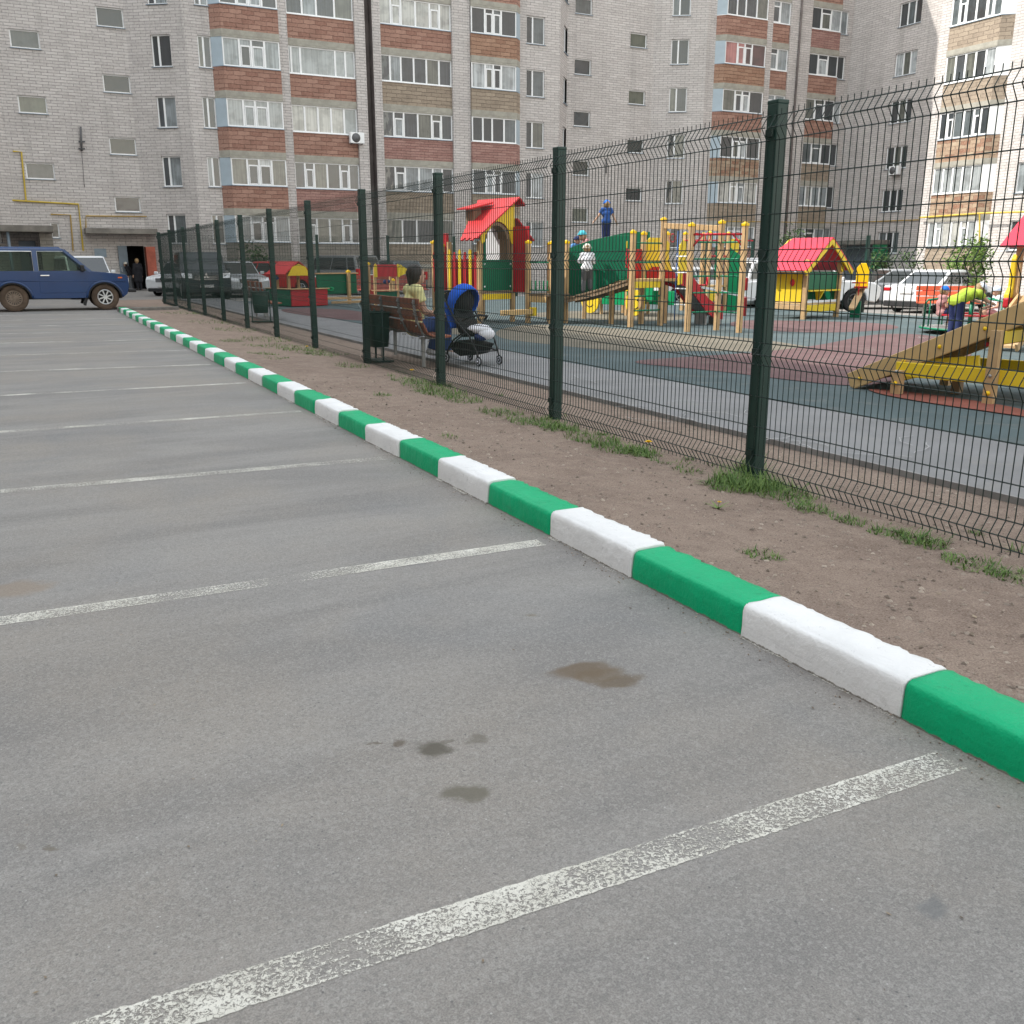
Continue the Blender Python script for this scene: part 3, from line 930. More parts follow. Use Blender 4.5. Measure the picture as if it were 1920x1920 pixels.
for s in range(len(pl) - 1):
    hs_ = [w[1:5] for w in wins if w[0] == s]
    doorholes = []
    if s == 2:                                              # the two doorways
        a, _ = px_u(pl[2], pl[3], 241, 500); b, _ = px_u(pl[2], pl[3], 273, 500); _, zt = px_u(pl[2], pl[3], 250, 461)
        doorholes.append((a, b, 0.06, zt))
        doorA = (a, b, zt)
    wall(bodyA, pl[s], pl[s + 1], -0.5, ROOF, hs_ + doorholes, 0.16)
wall(bodyA, (18.0, YM), (18.0, 68), -0.5, ROOF)
wall(bodyA, (18.0, 68), (-12, 68), -0.5, ROOF)
bodyA.add([(x, y, ROOF) for x, y in pl] + [(18, 68, ROOF), (-12, 68, ROOF)], [tuple(range(len(pl) + 2))])
wallA = bodyA.build("wall", M['brick'], hA, uv=True)
for w in wins:
    window_part(hA, pl[w[0]], pl[w[0] + 1], w[1], w[2], w[3], w[4], w[5], w[7], w[6])
def pilaster(parent, x0, x1, y, d=0.30, z1=ROOF):
    mb = MB()
    mb.span((x0, y - d, -0.5), (x1, y - 0.002, z1))
    return mb.build("pilaster", M['brick'], parent, uv=True)
pilaster(hA, 13.28, 13.77, YM); pilaster(hA, 17.43, 18.0, YM)
pmA1 = ['brick_dim', 'red', 'red', 'red', 'red', 'brown', 'red']
pmA2 = ['brick_dim', 'red2', 'red', 'red', 'red', 'red', 'brown']
stA1 = ['v4', 'v4', 'v4', 'v4', 'v4', 'p4', 'v4']
stA2 = ['tt', 'tt', 'v5', 'big', 'p4', 'v5', 'tt']
for k in range(WF):
    loggia(hA, (9.89, YM), (13.28, YM), 0.0, 3.39, zf(k), pmA1[k], stA1[k], ['glass', 'glass', 'curtain', 'glass'][k % 4], cut_l=True, ground=(k == 0))
    loggia(hA, (13.77, YM), (17.43, YM), 0.0, 3.66, zf(k) - 0.03, pmA2[k], stA2[k], ['glass', 'glass', 'curtain', 'curtain', 'glass', 'glass', 'glass'][k], ground=(k == 0))

def air_conditioner(parent, p0, p1, u, v, base=0.0):
    uu, z = px_u(p0, p1, u, v)
    t = Vector((p1[0] - p0[0], p1[1] - p0[1], 0)).normalized()
    loc = Vector((p0[0], p0[1], 0)) + t * uu + Vector((0, 0, z))
    mb = MB(); mb.span((-.4, -.42, -.28), (.4, -.12, .28))
    a = mb.build("air_conditioner", M['pvc'], parent, bevel=0.02, loc=loc, rz=math.atan2(t.y, t.x))
    fb = MB(); fb.tube([(-.08, -.43, 0), (-.08, -.418, 0)], .24, 20)
    fb.build("fan_grille", M['ac_dark'], a)
    br = MB(); br.span((-.3, -.4, -.32), (-.26, 0, -.285)); br.span((.26, -.4, -.32), (.3, 0, -.285)); br.build("bracket", M['ac_dark'], a)
    return a
M['ac_dark'] = simple("dark_fan_grille", (0.12, 0.12, 0.125), 0.5)
air_conditioner(hA, (13.77, YM - 0.1), (17.43, YM - 0.1), 666, 260)

# entrance: canopy slab, side wall, steel door left open, second porch on the left
P2, P3 = pl[2], pl[3]
M['steel_door'] = simple("blue_grey_steel_door", (0.17, 0.21, 0.25), 0.45, 0.1, 2)
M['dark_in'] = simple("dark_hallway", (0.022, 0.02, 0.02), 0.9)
M['brick_paint'] = simple("red_painted_jamb", (0.36, 0.10, 0.065), 0.8, 0.2, 3, bmp=0.2)
a, b, zt = doorA
mb = MB()
ua, zc = px_u(P2, P3, 158, 436); ub, _ = px_u(P2, P3, 290, 436)
mb.span((0.1 + ua, YR - 1.3, zc - 0.08), (0.1 + ub, YR - 0.002, zc + 0.20))
mb.build("canopy", M['dark_concrete'], hA, bevel=0.02)
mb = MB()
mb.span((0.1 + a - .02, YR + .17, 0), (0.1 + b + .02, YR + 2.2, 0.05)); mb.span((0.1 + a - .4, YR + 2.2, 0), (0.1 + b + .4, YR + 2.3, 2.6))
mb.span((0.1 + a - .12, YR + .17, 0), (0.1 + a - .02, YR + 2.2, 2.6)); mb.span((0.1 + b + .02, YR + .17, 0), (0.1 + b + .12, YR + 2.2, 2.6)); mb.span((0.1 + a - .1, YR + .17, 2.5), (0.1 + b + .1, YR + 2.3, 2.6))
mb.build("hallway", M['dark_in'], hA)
d0, _ = px_u(P2, P3, 224, 500)
mb = MB(); mb.span((0.1 + d0, YR - 0.10, 0.06), (0.1 + a, YR - 0.03, zt))
dr = mb.build("door", M['steel_door'], hA, bevel=0.01)
mb = MB(); mb.tube([(0.1 + d0 + .1, YR - .16, .95), (0.1 + d0 + .1, YR - .16, 1.2)], .012, 8); mb.tube([(0.1 + d0 + .1, YR - .16, .97), (0.1 + d0 + .1, YR - .10, .97)], .01, 6); mb.build("handle", M['pvc'], dr)
r1, _ = px_u(P2, P3, 290, 500)
mb = MB(); mb.span((0.1 + b + 0.01, YR - 0.9, 0.0), (0.1 + min(r1, b + 1.0), YR - 0.005, zt - 0.05)); mb.build("jamb_wall", M['brick_paint'], hA)
u0, z0 = px_u(P2, P3, 178, 482); u1, z1 = px_u(P2, P3, 199, 470)
mb = MB(); mb.span((0.1 + u0, YR - 0.035, z0), (0.1 + u1, YR - 0.003, z1 + 0.1)); mb.build("notice_board", M['sill'], hA)
# left porch
mb = MB(); mb.span((-3.2, YR - 3.4, 2.86), (1.55, YR - 0.003, 3.16)); mb.build("canopy", M['dark_concrete'], hA, bevel=0.02)
mb = MB(); mb.span((0.92, YR - 2.6, 0), (1.5, YR - 0.003, 2.858)); mb.build("porch_wall", M['brick_dim'], hA, uv=True)
mb = MB(); mb.tube([(-0.42, YR - 3.2, 0), (-0.42, YR - 3.2, 2.858)], .07, 10); mb.build("column", M['steel_door'], hA)
mb = MB(); mb.span((-0.5, YR - 0.09, 0.05), (0.75, YR - 0.004, 2.5)); mb.build("door", M['steel_door'], hA, bevel=0.01)
mb = MB(); mb.span((-0.97, YR - 0.35, 1.7), (-0.72, YR - 0.3, 2.3)); mb.build("notice_board", M['brick_paint'], hA)
# yellow gas pipes on the stair tower
def wallpath(p0, p1, pts, off=0.07):
    t = Vector((p1[0] - p0[0], p1[1] - p0[1], 0)).normalized()
    o = Vector((p0[0], p0[1], 0)); inn = Vector((-t.y, t.x, 0))
    r = []
    for (u, v) in pts:
        q, z = px_u(p0, p1, u, v)
        r.append(o + t * q - inn * off + Vector((0, 0, z)))
    return r
mb = MB()
mb.tube(wallpath(P2, P3, [(-40, 372), (147, 383), (156, 470)]), .045, 8, smooth=False)
mb.tube(wallpath(P2, P3, [(24, 284), (40, 285), (49, 378)]), .04, 8, smooth=False)
mb.build("gas_pipe", M['gas'], hA)
mb = MB()
mb.tube(wallpath(P2, P3, [(161, 430), (161, 405), (283, 406), (279, 296)]), .036, 8, smooth=False)
mb.tube(wallpath(P2, P3, [(95, 402), (132, 403), (137, 470)]), .036, 8, smooth=False)
mb.build("gas_pipe", M['gas_old'], hA)
mb = MB()
c = wallpath(P2, P3, [(151, 238), (153, 283), (158, 352)], .1)
mb.tube([c[0], c[1]], .05, 8); mb.tube([c[1], c[2]], .012, 6)
for v in (266, 279):
    q = wallpath(P2, P3, [(147, v), (159, v)], .1); mb.tube(q, .045, 6)
mb.build("cable_bracket", M['ac_dark'], hA)

# ---- right house of the same row, beyond the dark joint
hB = thing("apartment_block", "long grey brick apartment block right of the dark joint, behind the playground", "apartment block")
mb = MB()
plB = [(18.42, YM), (30.3, YM), (31.83, YR), (38.3, YR), (41.2, YM), (53.8, YM)]
winB = []
ua, _ = px_u(plB[0], plB[1], 987, 180); ub, _ = px_u(plB[0], plB[1], 1021, 180)
ca, _ = px_u(plB[1], plB[2], 1056, 180); cb, _ = px_u(plB[1], plB[2], 1068, 180)
da, _ = px_u(plB[3], plB[4], 1255, 180); db, _ = px_u(plB[3], plB[4], 1288, 180)
wa, _ = px_u(plB[4], plB[5], 1569, 130); wb_, _ = px_u(plB[4], plB[5], 1584, 130)
for k in range(WF):
    z = zf(k) - 0.12
    winB.append((0, ua, ub, z, z + 1.5, (0.36,), 'glass', ()))
    winB.append((1, ca, cb, z, z + 1.5, (0.4,), 'glass', ()))
    winB.append((3, da, db, z, z + 1.5, (0.40,), 'glass', ()))
    winB.append((4, wa, wb_, z, z + 1.5, (), 'glass', ()))
ra, _ = px_u(plB[2], plB[3], 1076, 210); rb, _ = px_u(plB[2], plB[3], 1107, 210)
rc, _ = px_u(plB[2], plB[3], 1179, 180); rd, _ = px_u(plB[2], plB[3], 1210, 180)
for v in (26, 140, 237, 329, 417):
    _, z = px_u(plB[2], plB[3], 1090, v); winB.append((2, ra, rb, z, z + 0.92, (), 'glass_dark', ()))
for v in (89, 196, 287, 377):
    _, z = px_u(plB[2], plB[3], 1195, v); winB.append((2, rc, rd, z, z + 0.85, (), 'glass_dark', ()))
for s in range(len(plB) - 1):
    wall(mb, plB[s], plB[s + 1], -0.6, ROOF, [w[1:5] for w in winB if w[0] == s], 0.16)
wall(mb, (18.42, 68), (18.42, YM), -0.6, ROOF)
wall(mb, (66, 68), (18.42, 68), -0.6, ROOF)
wall(mb, (53.8, YM), (66, 68), -0.6, ROOF)
mb.add([(x, y, ROOF) for x, y in plB] + [(66, 68, ROOF), (18.42, 68, ROOF)], [tuple(range(8))])
mb.build("wall", M['brick'], hB, uv=True)
for w in winB:
    window_part(hB, plB[w[0]], plB[w[0] + 1], w[1], w[2], w[3], w[4], w[5], w[7], w[6])
mb = MB(); mb.span((18.002, YM + 0.28, -0.5), (18.418, YM + 0.4, ROOF)); mb.build("joint_shade_sheet", M['gap'], hB)  # dark sheets stand in for the deep shadow of the open joint
mb = MB(); mb.span((18.405, YM - .30, -0.5), (18.42, YM + 0.28, ROOF)); mb.build("joint_shade_sheet", M['gap'], hB)
pilaster(hB, 18.42, 18.88, YM); pilaster(hB, 23.14, 24.23, YM, 0.3); pilaster(hB, 45.76, 46.37, YM); pilaster(hB, 47.99, 49.85, YM, .22)
mb = MB(); mb.tube([(48.75, YM - .30, -.3), (48.75, YM - .30, ROOF)], .07, 8); mb.build("downpipe", M['gap'], hB)
pm3 = ['tan', 'tan', 'red2', 'tan', 'red', 'red', 'red']
pm4 = ['brick_dim', 'tan', 'red2', 'tan', 'brown', 'red', 'red']
pm5 = ['red2', 'tan', 'mixed', 'red', 'brown', 'red', 'red']
pmW = ['red2', 'red2', 'red2', 'red', 'red', 'red', 'red']
pm6 = ['tan', 'tan', 'tan', 'red', 'red', 'red2', 'red']
st3 = ['p4', 'tt', 'tt', 'v6', 'tt', 'tt', 'v5']
st4 = ['d4', 'd4', 'p4', 'd4', 'd4', 'd4', 'd4']
st5 = ['d4', 'd4', 'd4', 'd4', 'd4', 'p4', 'd4']
st6 = ['r3', 'p4', 'r3', 'r3', 'r3', 'r3', 'r3']
for k in range(WF):
    z = zf(k)
    loggia(hB, (18.88, YM), (23.14, YM), 0, 4.26, z, pm3[k], st3[k], ['glass', 'glass', 'glass', 'glass', 'curtain', 'curtain', 'glass'][k], ground=(k == 0))
    loggia(hB, (24.23, YM), (27.59, YM), 0, 3.36, z, pm4[k], st4[k], 'glass', ground=(k == 0), cut_r=True)
    loggia(hB, (41.9, YM), (45.76, YM), 0, 3.86, z - .05, pm5[k], st5[k], ['curtain', 'curtain', 'glass', 'glass', 'pink', 'glass', 'glass'][k], ground=(k == 0), cut_l=True)
    loggia(hB, (46.37, YM), (47.99, YM), 0, 1.62, z - .05, pmW[k], 'n2', ['glass', 'glass', 'glass', 'curtain', 'glass', 'glass', 'glass'][k], ground=(k == 0))
    loggia(hB, (49.85, YM), (52.6, YM), 0, 2.75, z - .05, pm6[k], st6[k], ['glass', 'curtain', 'glass', 'glass', 'glass', 'glass', 'glass'][k], ground=(k == 0))
mb = MB(); mb.tube(wallpath((41, YM - .5), (53, YM - .5), [(1345, 415), (1440, 416), (1575, 418)], 0.02), .035, 8, smooth=False); mb.build("gas_pipe", M['gas_old'], hB)
mb = MB()
c = wallpath(plB[2], plB[3], [(1136, 296), (1135, 325)], .1); mb.tube(c, .04, 6); mb.build("cable_bracket", M['ac_dark'], hB)

# ---- wing on the right
XW, XP, YP = 53.8, 46.0, 38.9
hC = thing("apartment_block", "sunlit right-hand wing of the brick apartment blocks with its tan brick loggias", "apartment block")
mb = MB()
wins = []
for v in (48, 140, 228, 314, 395, 475):
    uu, z = px_u((XW, YM), (XW, YP), 1700, v)
    wins.append((0, 4.05, 5.85, z, z + 1.45, (0.36, 0.68), 'glass', ()))
ta, tb_ = [px_u((XP, YP), (XP, -20), x, 340)[0] for x in (1904, 1960)]
for k in range(WF):
    z = 2.05 + 2.84 * k
    wins.append((1, ta, ta + 1.7, z, z + 1.5, (0.36, 0.68), 'glass', ()))
    wins.append((1, ta + 6.5, ta + 8.2, z, z + 1.5, (0.36, 0.68), 'glass', ()))
pc = [((XW, YM), (XW, YP)), ((XP, YP), (XP, -22))]
for s in range(2):
    wall(mb, pc[s][0], pc[s][1], -0.8, ROOF, [w[1:5] for w in wins if w[0] == s], 0.16)
wall(mb, (XW, YP), (XP, YP), -0.8, ROOF)
wall(mb, (XP, -22), (62, -22), -0.8, ROOF); wall(mb, (62, -22), (62, YM), -0.8, ROOF); wall(mb, (62, YM + .01), (XW + .01, YM + .01), -0.8, ROOF)
mb.add([(XW, YM, ROOF), (XW, YP, ROOF), (XP, YP, ROOF), (XP, -22, ROOF), (62, -22, ROOF), (62, YM, ROOF)], [(0, 1, 2, 3, 4, 5)])
mb.build("wall", M['brick'], hC, uv=True)
for w in wins:
    window_part(hC, pc[w[0]][0], pc[w[0]][1], w[1], w[2], w[3], w[4], w[5], w[7], w[6])
mb = MB(); mb.span((XP - .3, 38.2, -0.8), (XP - .002, YP, ROOF)); mb.build("pilaster", M['brick'], hC, uv=True)
pmC = ['tan', 'mixed', 'mixed', 'tan', 'tan', 'tan', 'tan']
stC = ['tt', 'v5', 'tt', 'v5', 'tt', 'v5', 'tt']
for k in range(WF):
    loggia(hC, (XP, 38.2), (XP, 20), 0, 3.5, 2.25 + 2.82 * k, pmC[k], stC[k], ['curtain', 'curtain', 'glass', 'glass', 'glass', 'glass', 'glass'][k], ground=(k == 0), cut_r=True, sidemat='pvc', tin=True)
mb = MB()
p = wallpath((XP - .5, YP), (XP - .5, 10), [(1725, 408), (1838, 400), (1838, 480)], 0.05); mb.tube(p, .05, 8, smooth=False)
p = wallpath((XP - .5, YP), (XP - .5, 10), [(1838, 400), (1960, 396)], 0.05); mb.tube(p, .05, 8, smooth=False)
mb.build("gas_pipe", M['gas'], hC)
mb = MB(); mb.tube(wallpath((XW, YM), (XW, YP), [(1575, 418), (1730, 412)], 0.1), .04, 8, smooth=False); mb.build("gas_pipe", M['gas_old'], hC)
air_conditioner(hC, (XW, YM), (XW, YP), 1683, 320)
# entrance on the shaded wall: canopy, recess, green door leaf
mb = MB(); q = wallpath((XW, YM), (XW, YP), [(1570, 455), (1668, 462)], 0.0)
mb.span((XW - 1.6, q[1].y, q[0].z - 0.2), (XW - .003, q[0].y - .3, q[0].z + 0.1)); mb.build("canopy", M['dark_concrete'], hC, bevel=.02)
mb = MB(); mb.span((XW - .06, q[1].y + 1.2, -.3), (XW - .004, q[0].y - 1.0, q[0].z - .25)); mb.build("door", M['steel_door'], hC)
M['green_tin'] = simple("green_sheet_metal", (0.02, 0.22, 0.10), 0.5)
mb = MB(); mb.span((XW - 1.5, q[1].y + .05, 1.0), (XW - .1, q[1].y + .10, q[0].z - .2)); mb.build("side_screen", M['green_tin'], hC)

# ---- the long house on the left of the yard, outside the picture: it shades the lot
hD = thing("apartment_block", "unseen tall grey brick block left of the car park, placed to shade it", "apartment block")
mb = MB()
XL, HL = -13.0, 27.0
YE = 67.5
wins = [(u, u + 1.5, zf(k) - .1, zf(k) + 1.4) for k in range(4) for u in (52.0, 57.0, 62.0)]
wall(mb, (XL, -45), (XL, YE), -0.5, HL, wins, 0.16)
wall(mb, (XL, YE), (XL - 12, YE), -0.5, HL); wall(mb, (XL - 12, YE), (XL - 12, -45), -0.5, HL); wall(mb, (XL - 12, -45), (XL, -45), -0.5, HL)
mb.add([(XL, -45, HL), (XL, YE, HL), (XL - 12, YE, HL), (XL - 12, -45, HL)], [(0, 1, 2, 3)])
mb.build("wall", M['brick'], hD, uv=True)
for w in wins:
    window_part(hD, (XL, -45), (XL, YE), *w, (0.36, 0.68))
# ------------------------------------------------------------------ welded mesh fences
M['fence'] = simple("dark_green_powder_coat", (0.012, 0.040, 0.032), 0.42, 0.15, 3)
M['fence_wire'] = simple("dark_green_wire", (0.010, 0.026, 0.022), 0.45, 0.1, 3)
def panel_mesh(Lp, wire=0.0036, step=0.05, tips=(2.33, 1.50, 0.89, 0.12), mids=(2.03, 1.80, 1.195, 0.60, 0.39), top=2.44, dv=0.046):
    mb = MB()
    zs = [(0.02, 0.0)]
    for tp in sorted(tips):
        zs += [(tp - 0.075, 0.0), (tp - 0.004, dv), (tp + 0.004, dv), (tp + 0.075, 0.0)]
    zs.append((top, 0.0))
    n = int(Lp / step)
    off = (Lp - n * step) / 2
    for i in range(n + 1):
        y = off + i * step
        mb.tube([(-x, y, z) for z, x in zs], wire, 4, smooth=False, cap=False)
    for z in mids:
        mb.tube([(0.006, 0, z), (0.006, Lp, z)], wire * 1.05, 4, smooth=False)
    for tp in tips:
        for z, x in ((tp - .075, 0), (tp, dv), (tp + .075, 0)):
            mb.tube([(-x + .006, 0, z), (-x + .006, Lp, z)], wire * 1.05, 4, smooth=False)
    return mb
XF, PSP, PY0 = 4.47, 2.875, 5.0
fence = thing("mesh_fence", "dark green welded mesh fence with ribbed panels between the dirt strip and the playground", "fence", (0, 0, 0))
pm = panel_mesh(PSP - 0.03).build("panel", M['fence_wire'], fence)
pm_far = panel_mesh(PSP - 0.03, 0.0024).build("tmp", M['fence_wire'])
far_data = pm_far.data
bpy.data.objects.remove(pm_far)
first = True
for k in range(-2, 11):
    o = pm if first else pm.copy()
    if not first: COL.objects.link(o)
    first = False
    if k >= 3: o.data = far_data
    o.location = (XF - 0.058 + rng.uniform(-.004, .004), PY0 + PSP * k + 0.015, 0.0)
    o.rotation_euler = (rng.uniform(-.003, .003), 0, 0)
mb = MB(); mb.box((0, 0, 1.22), (0.094, 0.10, 2.52))
post = mb.build("post", M['fence'], fence, bevel=0.008)
capm = MB(); capm.box((0, 0, 2.488), (0.098, 0.104, 0.03)); 
cap = capm.build("post_cap", M['fence'], post, bevel=0.008)
for z in (0.2, 0.9, 1.55, 2.3):
    cl = MB(); cl.box((-0.052, 0, z), (0.03, 0.06, 0.045))
    clip = cl.build("clamp", M['fence_wire'], post)
first = True
for k in range(-2, 12):
    o = post if first else copy_tree(post, fence)
    first = False
    o.location = (XF, PY0 + PSP * k, 0)
    o.rotation_euler = (rng.uniform(-.006, .006), rng.uniform(-.008, .008), 0)

def fence_run(label, A, B, n, top=2.43):
    A, B = Vector(A), Vector(B)
    d = B - A
    L = d.length / n
    ang = math.atan2(d.y, d.x) - math.pi / 2
    f = thing("mesh_fence", label, "fence", (0, 0, 0))
    p = panel_mesh(L - 0.03, 0.003, 0.1, mids=(1.95, 1.2, 0.5)).build("panel", M['fence_wire'], f)
    for i in range(n):
        o = p if i == 0 else p.copy()
        if i: COL.objects.link(o)
        q = A + d * (i / n)
        o.location = (q.x, q.y, gz(q.x)); o.rotation_euler = (0, 0, ang)
    mb = MB(); mb.box((0, 0, top / 2 + .02), (0.1, 0.1, top + .08)); ps = mb.build("post", M['fence'], f, bevel=.008)
    for i in range(n + 1):
        o = ps if i == 0 else ps.copy()
        if i: COL.objects.link(o)
        q = A + d * (i / n)
        o.location = (q.x, q.y, gz(q.x)); o.rotation_euler = (0, 0, ang)
    return f
fence_run("dark green mesh fence along the back of the playground in front of the parked cars", (4.47, 36.6, 0), (24.5, 36.6, 0), 7)
fence_run("dark green mesh fence along the right side of the playground near the orange bench", (24.5, 36.6, 0), (24.5, 22.8, 0), 5)

# ------------------------------------------------------------------ grass tufts, pebbles, dandelions
def leaf_mat(name, c1, c2):
    m, nt, b = new_mat(name)
    ge = nd(nt, "ShaderNodeNewGeometry")
    c = mixc(nt, ge.outputs["Random Per Island"], c1, c2)
    nt.links.new(c, b.inputs["Base Color"])
    b.inputs["Roughness"].default_value = 0.6
    b.inputs["Specular IOR Level"].default_value = 0.3
    return m
M['grass'] = leaf_mat("grass_blades", (0.045, 0.110, 0.022), (0.17, 0.26, 0.065))
def blade(mb, p, ang, L, w, lean, curl):
    p = Vector(p); d = Vector((math.cos(ang), math.sin(ang), 0)); s = Vector((-d.y, d.x, 0))
    pts = []
    th = math.pi / 2 - lean
    q = p.copy()
    for i in range(4):
        ww = w * (1 - i / 3.2)
        pts.append((q - s * ww, q + s * ww))
        q = q + (d * math.cos(th) + Vector((0, 0, 1)) * math.sin(th)) * (L / 3)
        th -= curl
    vs = [a for pr in pts for a in pr]
    mb.add(vs, [(0, 1, 3, 2), (2, 3, 5, 4), (4, 5, 7, 6)])
gmb = MB()
def tuft(x, y, r, n, L):
    for _ in range(int(n * 1.9)):
        a, q = rng.uniform(0, 2 * math.pi), r * math.sqrt(rng.random())
        px, py = x + q * math.cos(a), y + q * math.sin(a) * 1.3
        blade(gmb, (px, py, dirt_z(px, py) - 0.005), rng.uniform(0, 6.28), L * rng.uniform(.3, 1.05), rng.uniform(.002, .0055), rng.uniform(.25, 1.42), rng.uniform(.1, .6))
for (u, v, r, n, L) in [(1400, 915, .20, 420, .15), (1370, 925, .16, 240, .12), (1455, 930, .22, 330, .12), (1515, 962, .12, 130, .09), (1410, 890, .10, 110, .24), (1590, 985, .09, 70, .08),
                        (1665, 1012, .10, 100, .08), (1725, 1026, .12, 140, .12), (1825, 1073, .14, 170, .07), (1900, 1095, .12, 110, .07), (1425, 1072, .09, 80, .06), (1050, 812, .18, 210, .13),
                        (1000, 797, .24, 230, .11), (940, 780, .22, 170, .10), (1110, 830, .22, 230, .10), (1160, 848, .22, 260, .11), (1200, 855, .15, 160, .12), (1290, 888, .10, 50, .07), (825, 742, .3, 260, .14), (800, 728, .3, 200, .12),
                        (770, 718, .25, 150, .1), (870, 755, .22, 170, .1), (718, 752, .1, 60, .08), (605, 668, .3, 170, .1), (660, 690, .25, 110, .1), (540, 655, .5, 240, .1), (500, 640, .5, 220, .1), (575, 662, .4, 180, .1), (495, 672, .25, 130, .07), (520, 680, .2, 80, .06), (436, 646, .25, 120, .08), (442, 622, .5, 160, .1),
                        (400, 607, .6, 170, .1), (350, 590, .7, 140, .12), (320, 578, .8, 130, .12), (840, 836, .08, 35, .06), (1240, 872, .08, 40, .06), (470, 655, .2, 50, .07)]:
    p = G(u, v)
    tuft(p.x, p.y, r, n, L)
for _ in range(60):                                           # a thin fringe under the wire
    y = rng.uniform(1.0, 34)
    tuft(XF + rng.uniform(-.3, .25), y, rng.uniform(.03, .12), rng.randint(4, 22), rng.uniform(.04, .09))
tag(gmb.build("grass", M['grass']), "sparse green grass tufts along the foot of the mesh fence", "grass", kind='stuff')

pb = MB()
def pebble(x, y, z, r):
    c = Vector((x, y, z))
    vs = []
    for d in ((1, 0, 0), (-1, 0, 0), (0, 1, 0), (0, -1, 0), (0, 0, .6), (0, 0, -.6)):
        vs.append(c + Vector(d) * r * rng.uniform(.6, 1.2))
    pb.add(vs, [(0, 2, 4), (2, 1, 4), (1, 3, 4), (3, 0, 4), (2, 0, 5), (1, 2, 5), (3, 1, 5), (0, 3, 5)])
for _ in range(5200):
    y = 1 + 11 * rng.random() ** 1.4
    x = rng.uniform(2.70, 5.4)
    pebble(x, y, dirt_z(x, y) + .001, rng.choice((.004, .005, .006, .007, .009, .013, .017)))
for _ in range(500):
    y = rng.uniform(.4, 9); x = 2.47 - abs(rng.gauss(0, .05))
    pebble(x, y, .003, rng.choice((.003, .004, .006)))
M['pebble'] = leaf_mat("pebbles", (0.12, 0.09, 0.07), (0.42, 0.35, 0.29))
tag(pb.build("gravel", M['pebble']), "small loose pebbles scattered on the brown dirt strip", "gravel", kind='stuff')

fb = MB()
def flake(x, y, z, r):
    a = rng.uniform(0, 6.28); d = Vector((math.cos(a), math.sin(a), rng.uniform(-.1, .3))) * r; s_ = Vector((-d.y, d.x, rng.uniform(-.2, .2) * r)) * rng.uniform(.25, .6)
    c = Vector((x, y, z + .003))
    fb.add([c - d, c - s_ * .8, c + d * .9, c + s_], [(0, 1, 2, 3)])
for _ in range(420):
    y = 1 + 12 * rng.random() ** 1.3; x = rng.uniform(2.72, 5.4)
    flake(x, y, dirt_z(x, y) + .003, rng.uniform(.006, .02))
for _ in range(110):
    x, y = rng.uniform(-1.5, 2.4), rng.uniform(.7, 7)
    flake(x, y, .001, rng.uniform(.003, .009))
M['flake'] = leaf_mat("dry_leaf_bits", (0.09, 0.065, 0.045), (0.34, 0.27, 0.19))
tag(fb.build("dry_leaves", M['flake']), "tiny dry leaf bits scattered over the dirt and the asphalt", "leaves", kind='stuff')

M['petal'] = simple("dandelion_yellow", (0.80, 0.52, 0.01), 0.6)
M['stem'] = simple("dandelion_stem", (0.12, 0.22, 0.06), 0.6)
def dandelion(u, v, label, h=0.12, r=0.031):
    p = G(u, v); z = dirt_z(p.x, p.y)
    t = thing("dandelion", label, "flower", (p.x, p.y, z), 0, "dandelions in bloom by the fence")
    mb = MB(); mb.tube([(0, 0, -.005), (.008, .004, h * .5), (.004, -.006, h)], .0022, 6); mb.build("stem", M['stem'], t)
    mb = MB()
    for ring, (rr, tilt) in enumerate(((r, .35), (r * .8, .75), (r * .5, 1.1))):
        for k in range(16):
            a = 2 * math.pi * (k + ring * .5) / 16
            d = Vector((math.cos(a), math.sin(a), 0)); s = Vector((-d.y, d.x, 0)) * r * .2
            c = Vector((.004, -.006, h)); e = c + d * rr * math.cos(tilt) + Vector((0, 0, rr * math.sin(tilt)))
            mb.add([c - s * .4, c + s * .4, e + s, e - s], [(0, 1, 2, 3)])
    mb.build("blossom", M['petal'], t)
    mb = MB()
    for k in range(7):
        a = rng.uniform(0, 6.28)
        blade(mb, (0, 0, 0.0), a, .1, .009, 1.1, .12)
    mb.build("leaf_rosette", M['grass'], t)
dandelion(1213, 862, "single yellow dandelion at the mesh between the two nearest fence posts")
dandelion(1345, 968, "small half-open dandelion in the grass below the nearest fence post", 0.04, 0.014)
dandelion(772, 716, "yellow dandelion at the mesh just left of the post beside the stroller")
dandelion(576, 668, "far yellow dandelion in the grass left of the wooden bench", 0.12)
# ------------------------------------------------------------------ vehicles
def paint(name, col, rough=0.3, dirt=None):
    return simple(name, col, rough, 0.06, 1.5, coat=0.6, dirt=dirt)
M['tyre'] = simple("tyre_rubber", (0.022, 0.022, 0.023), 0.85, 0.2, 5)
M['tyre_muddy'] = simple("muddy_tyre", (0.105, 0.075, 0.055), 0.95, 0.25, 5, bmp=0.4)
M['rim'] = simple("alloy_rim", (0.55, 0.56, 0.58), 0.3, 0.08, 4, metal=0.8)
M['rim_muddy'] = simple("muddy_steel_rim", (0.20, 0.155, 0.12), 0.8, 0.3, 9)
M['rim_dark'] = simple("dark_rim", (0.10, 0.10, 0.105), 0.4, 0.1, 4, metal=0.6)
M['trim'] = simple("black_plastic_trim", (0.025, 0.025, 0.027), 0.6, 0.15, 4)
M['chrome'] = simple("chrome", (0.75, 0.76, 0.78), 0.15, 0.03, 4, metal=1.0)
M['cglass'] = simple("car_glass", (0.022, 0.026, 0.028), 0.05, 0.1, 2, spec=1.0)
M['lamp_red'] = simple("red_lamp_lens", (0.45, 0.012, 0.02), 0.2)
M['lamp_white'] = simple("clear_lamp_lens", (0.70, 0.72, 0.74), 0.12, 0.2, 8, spec=0.9)
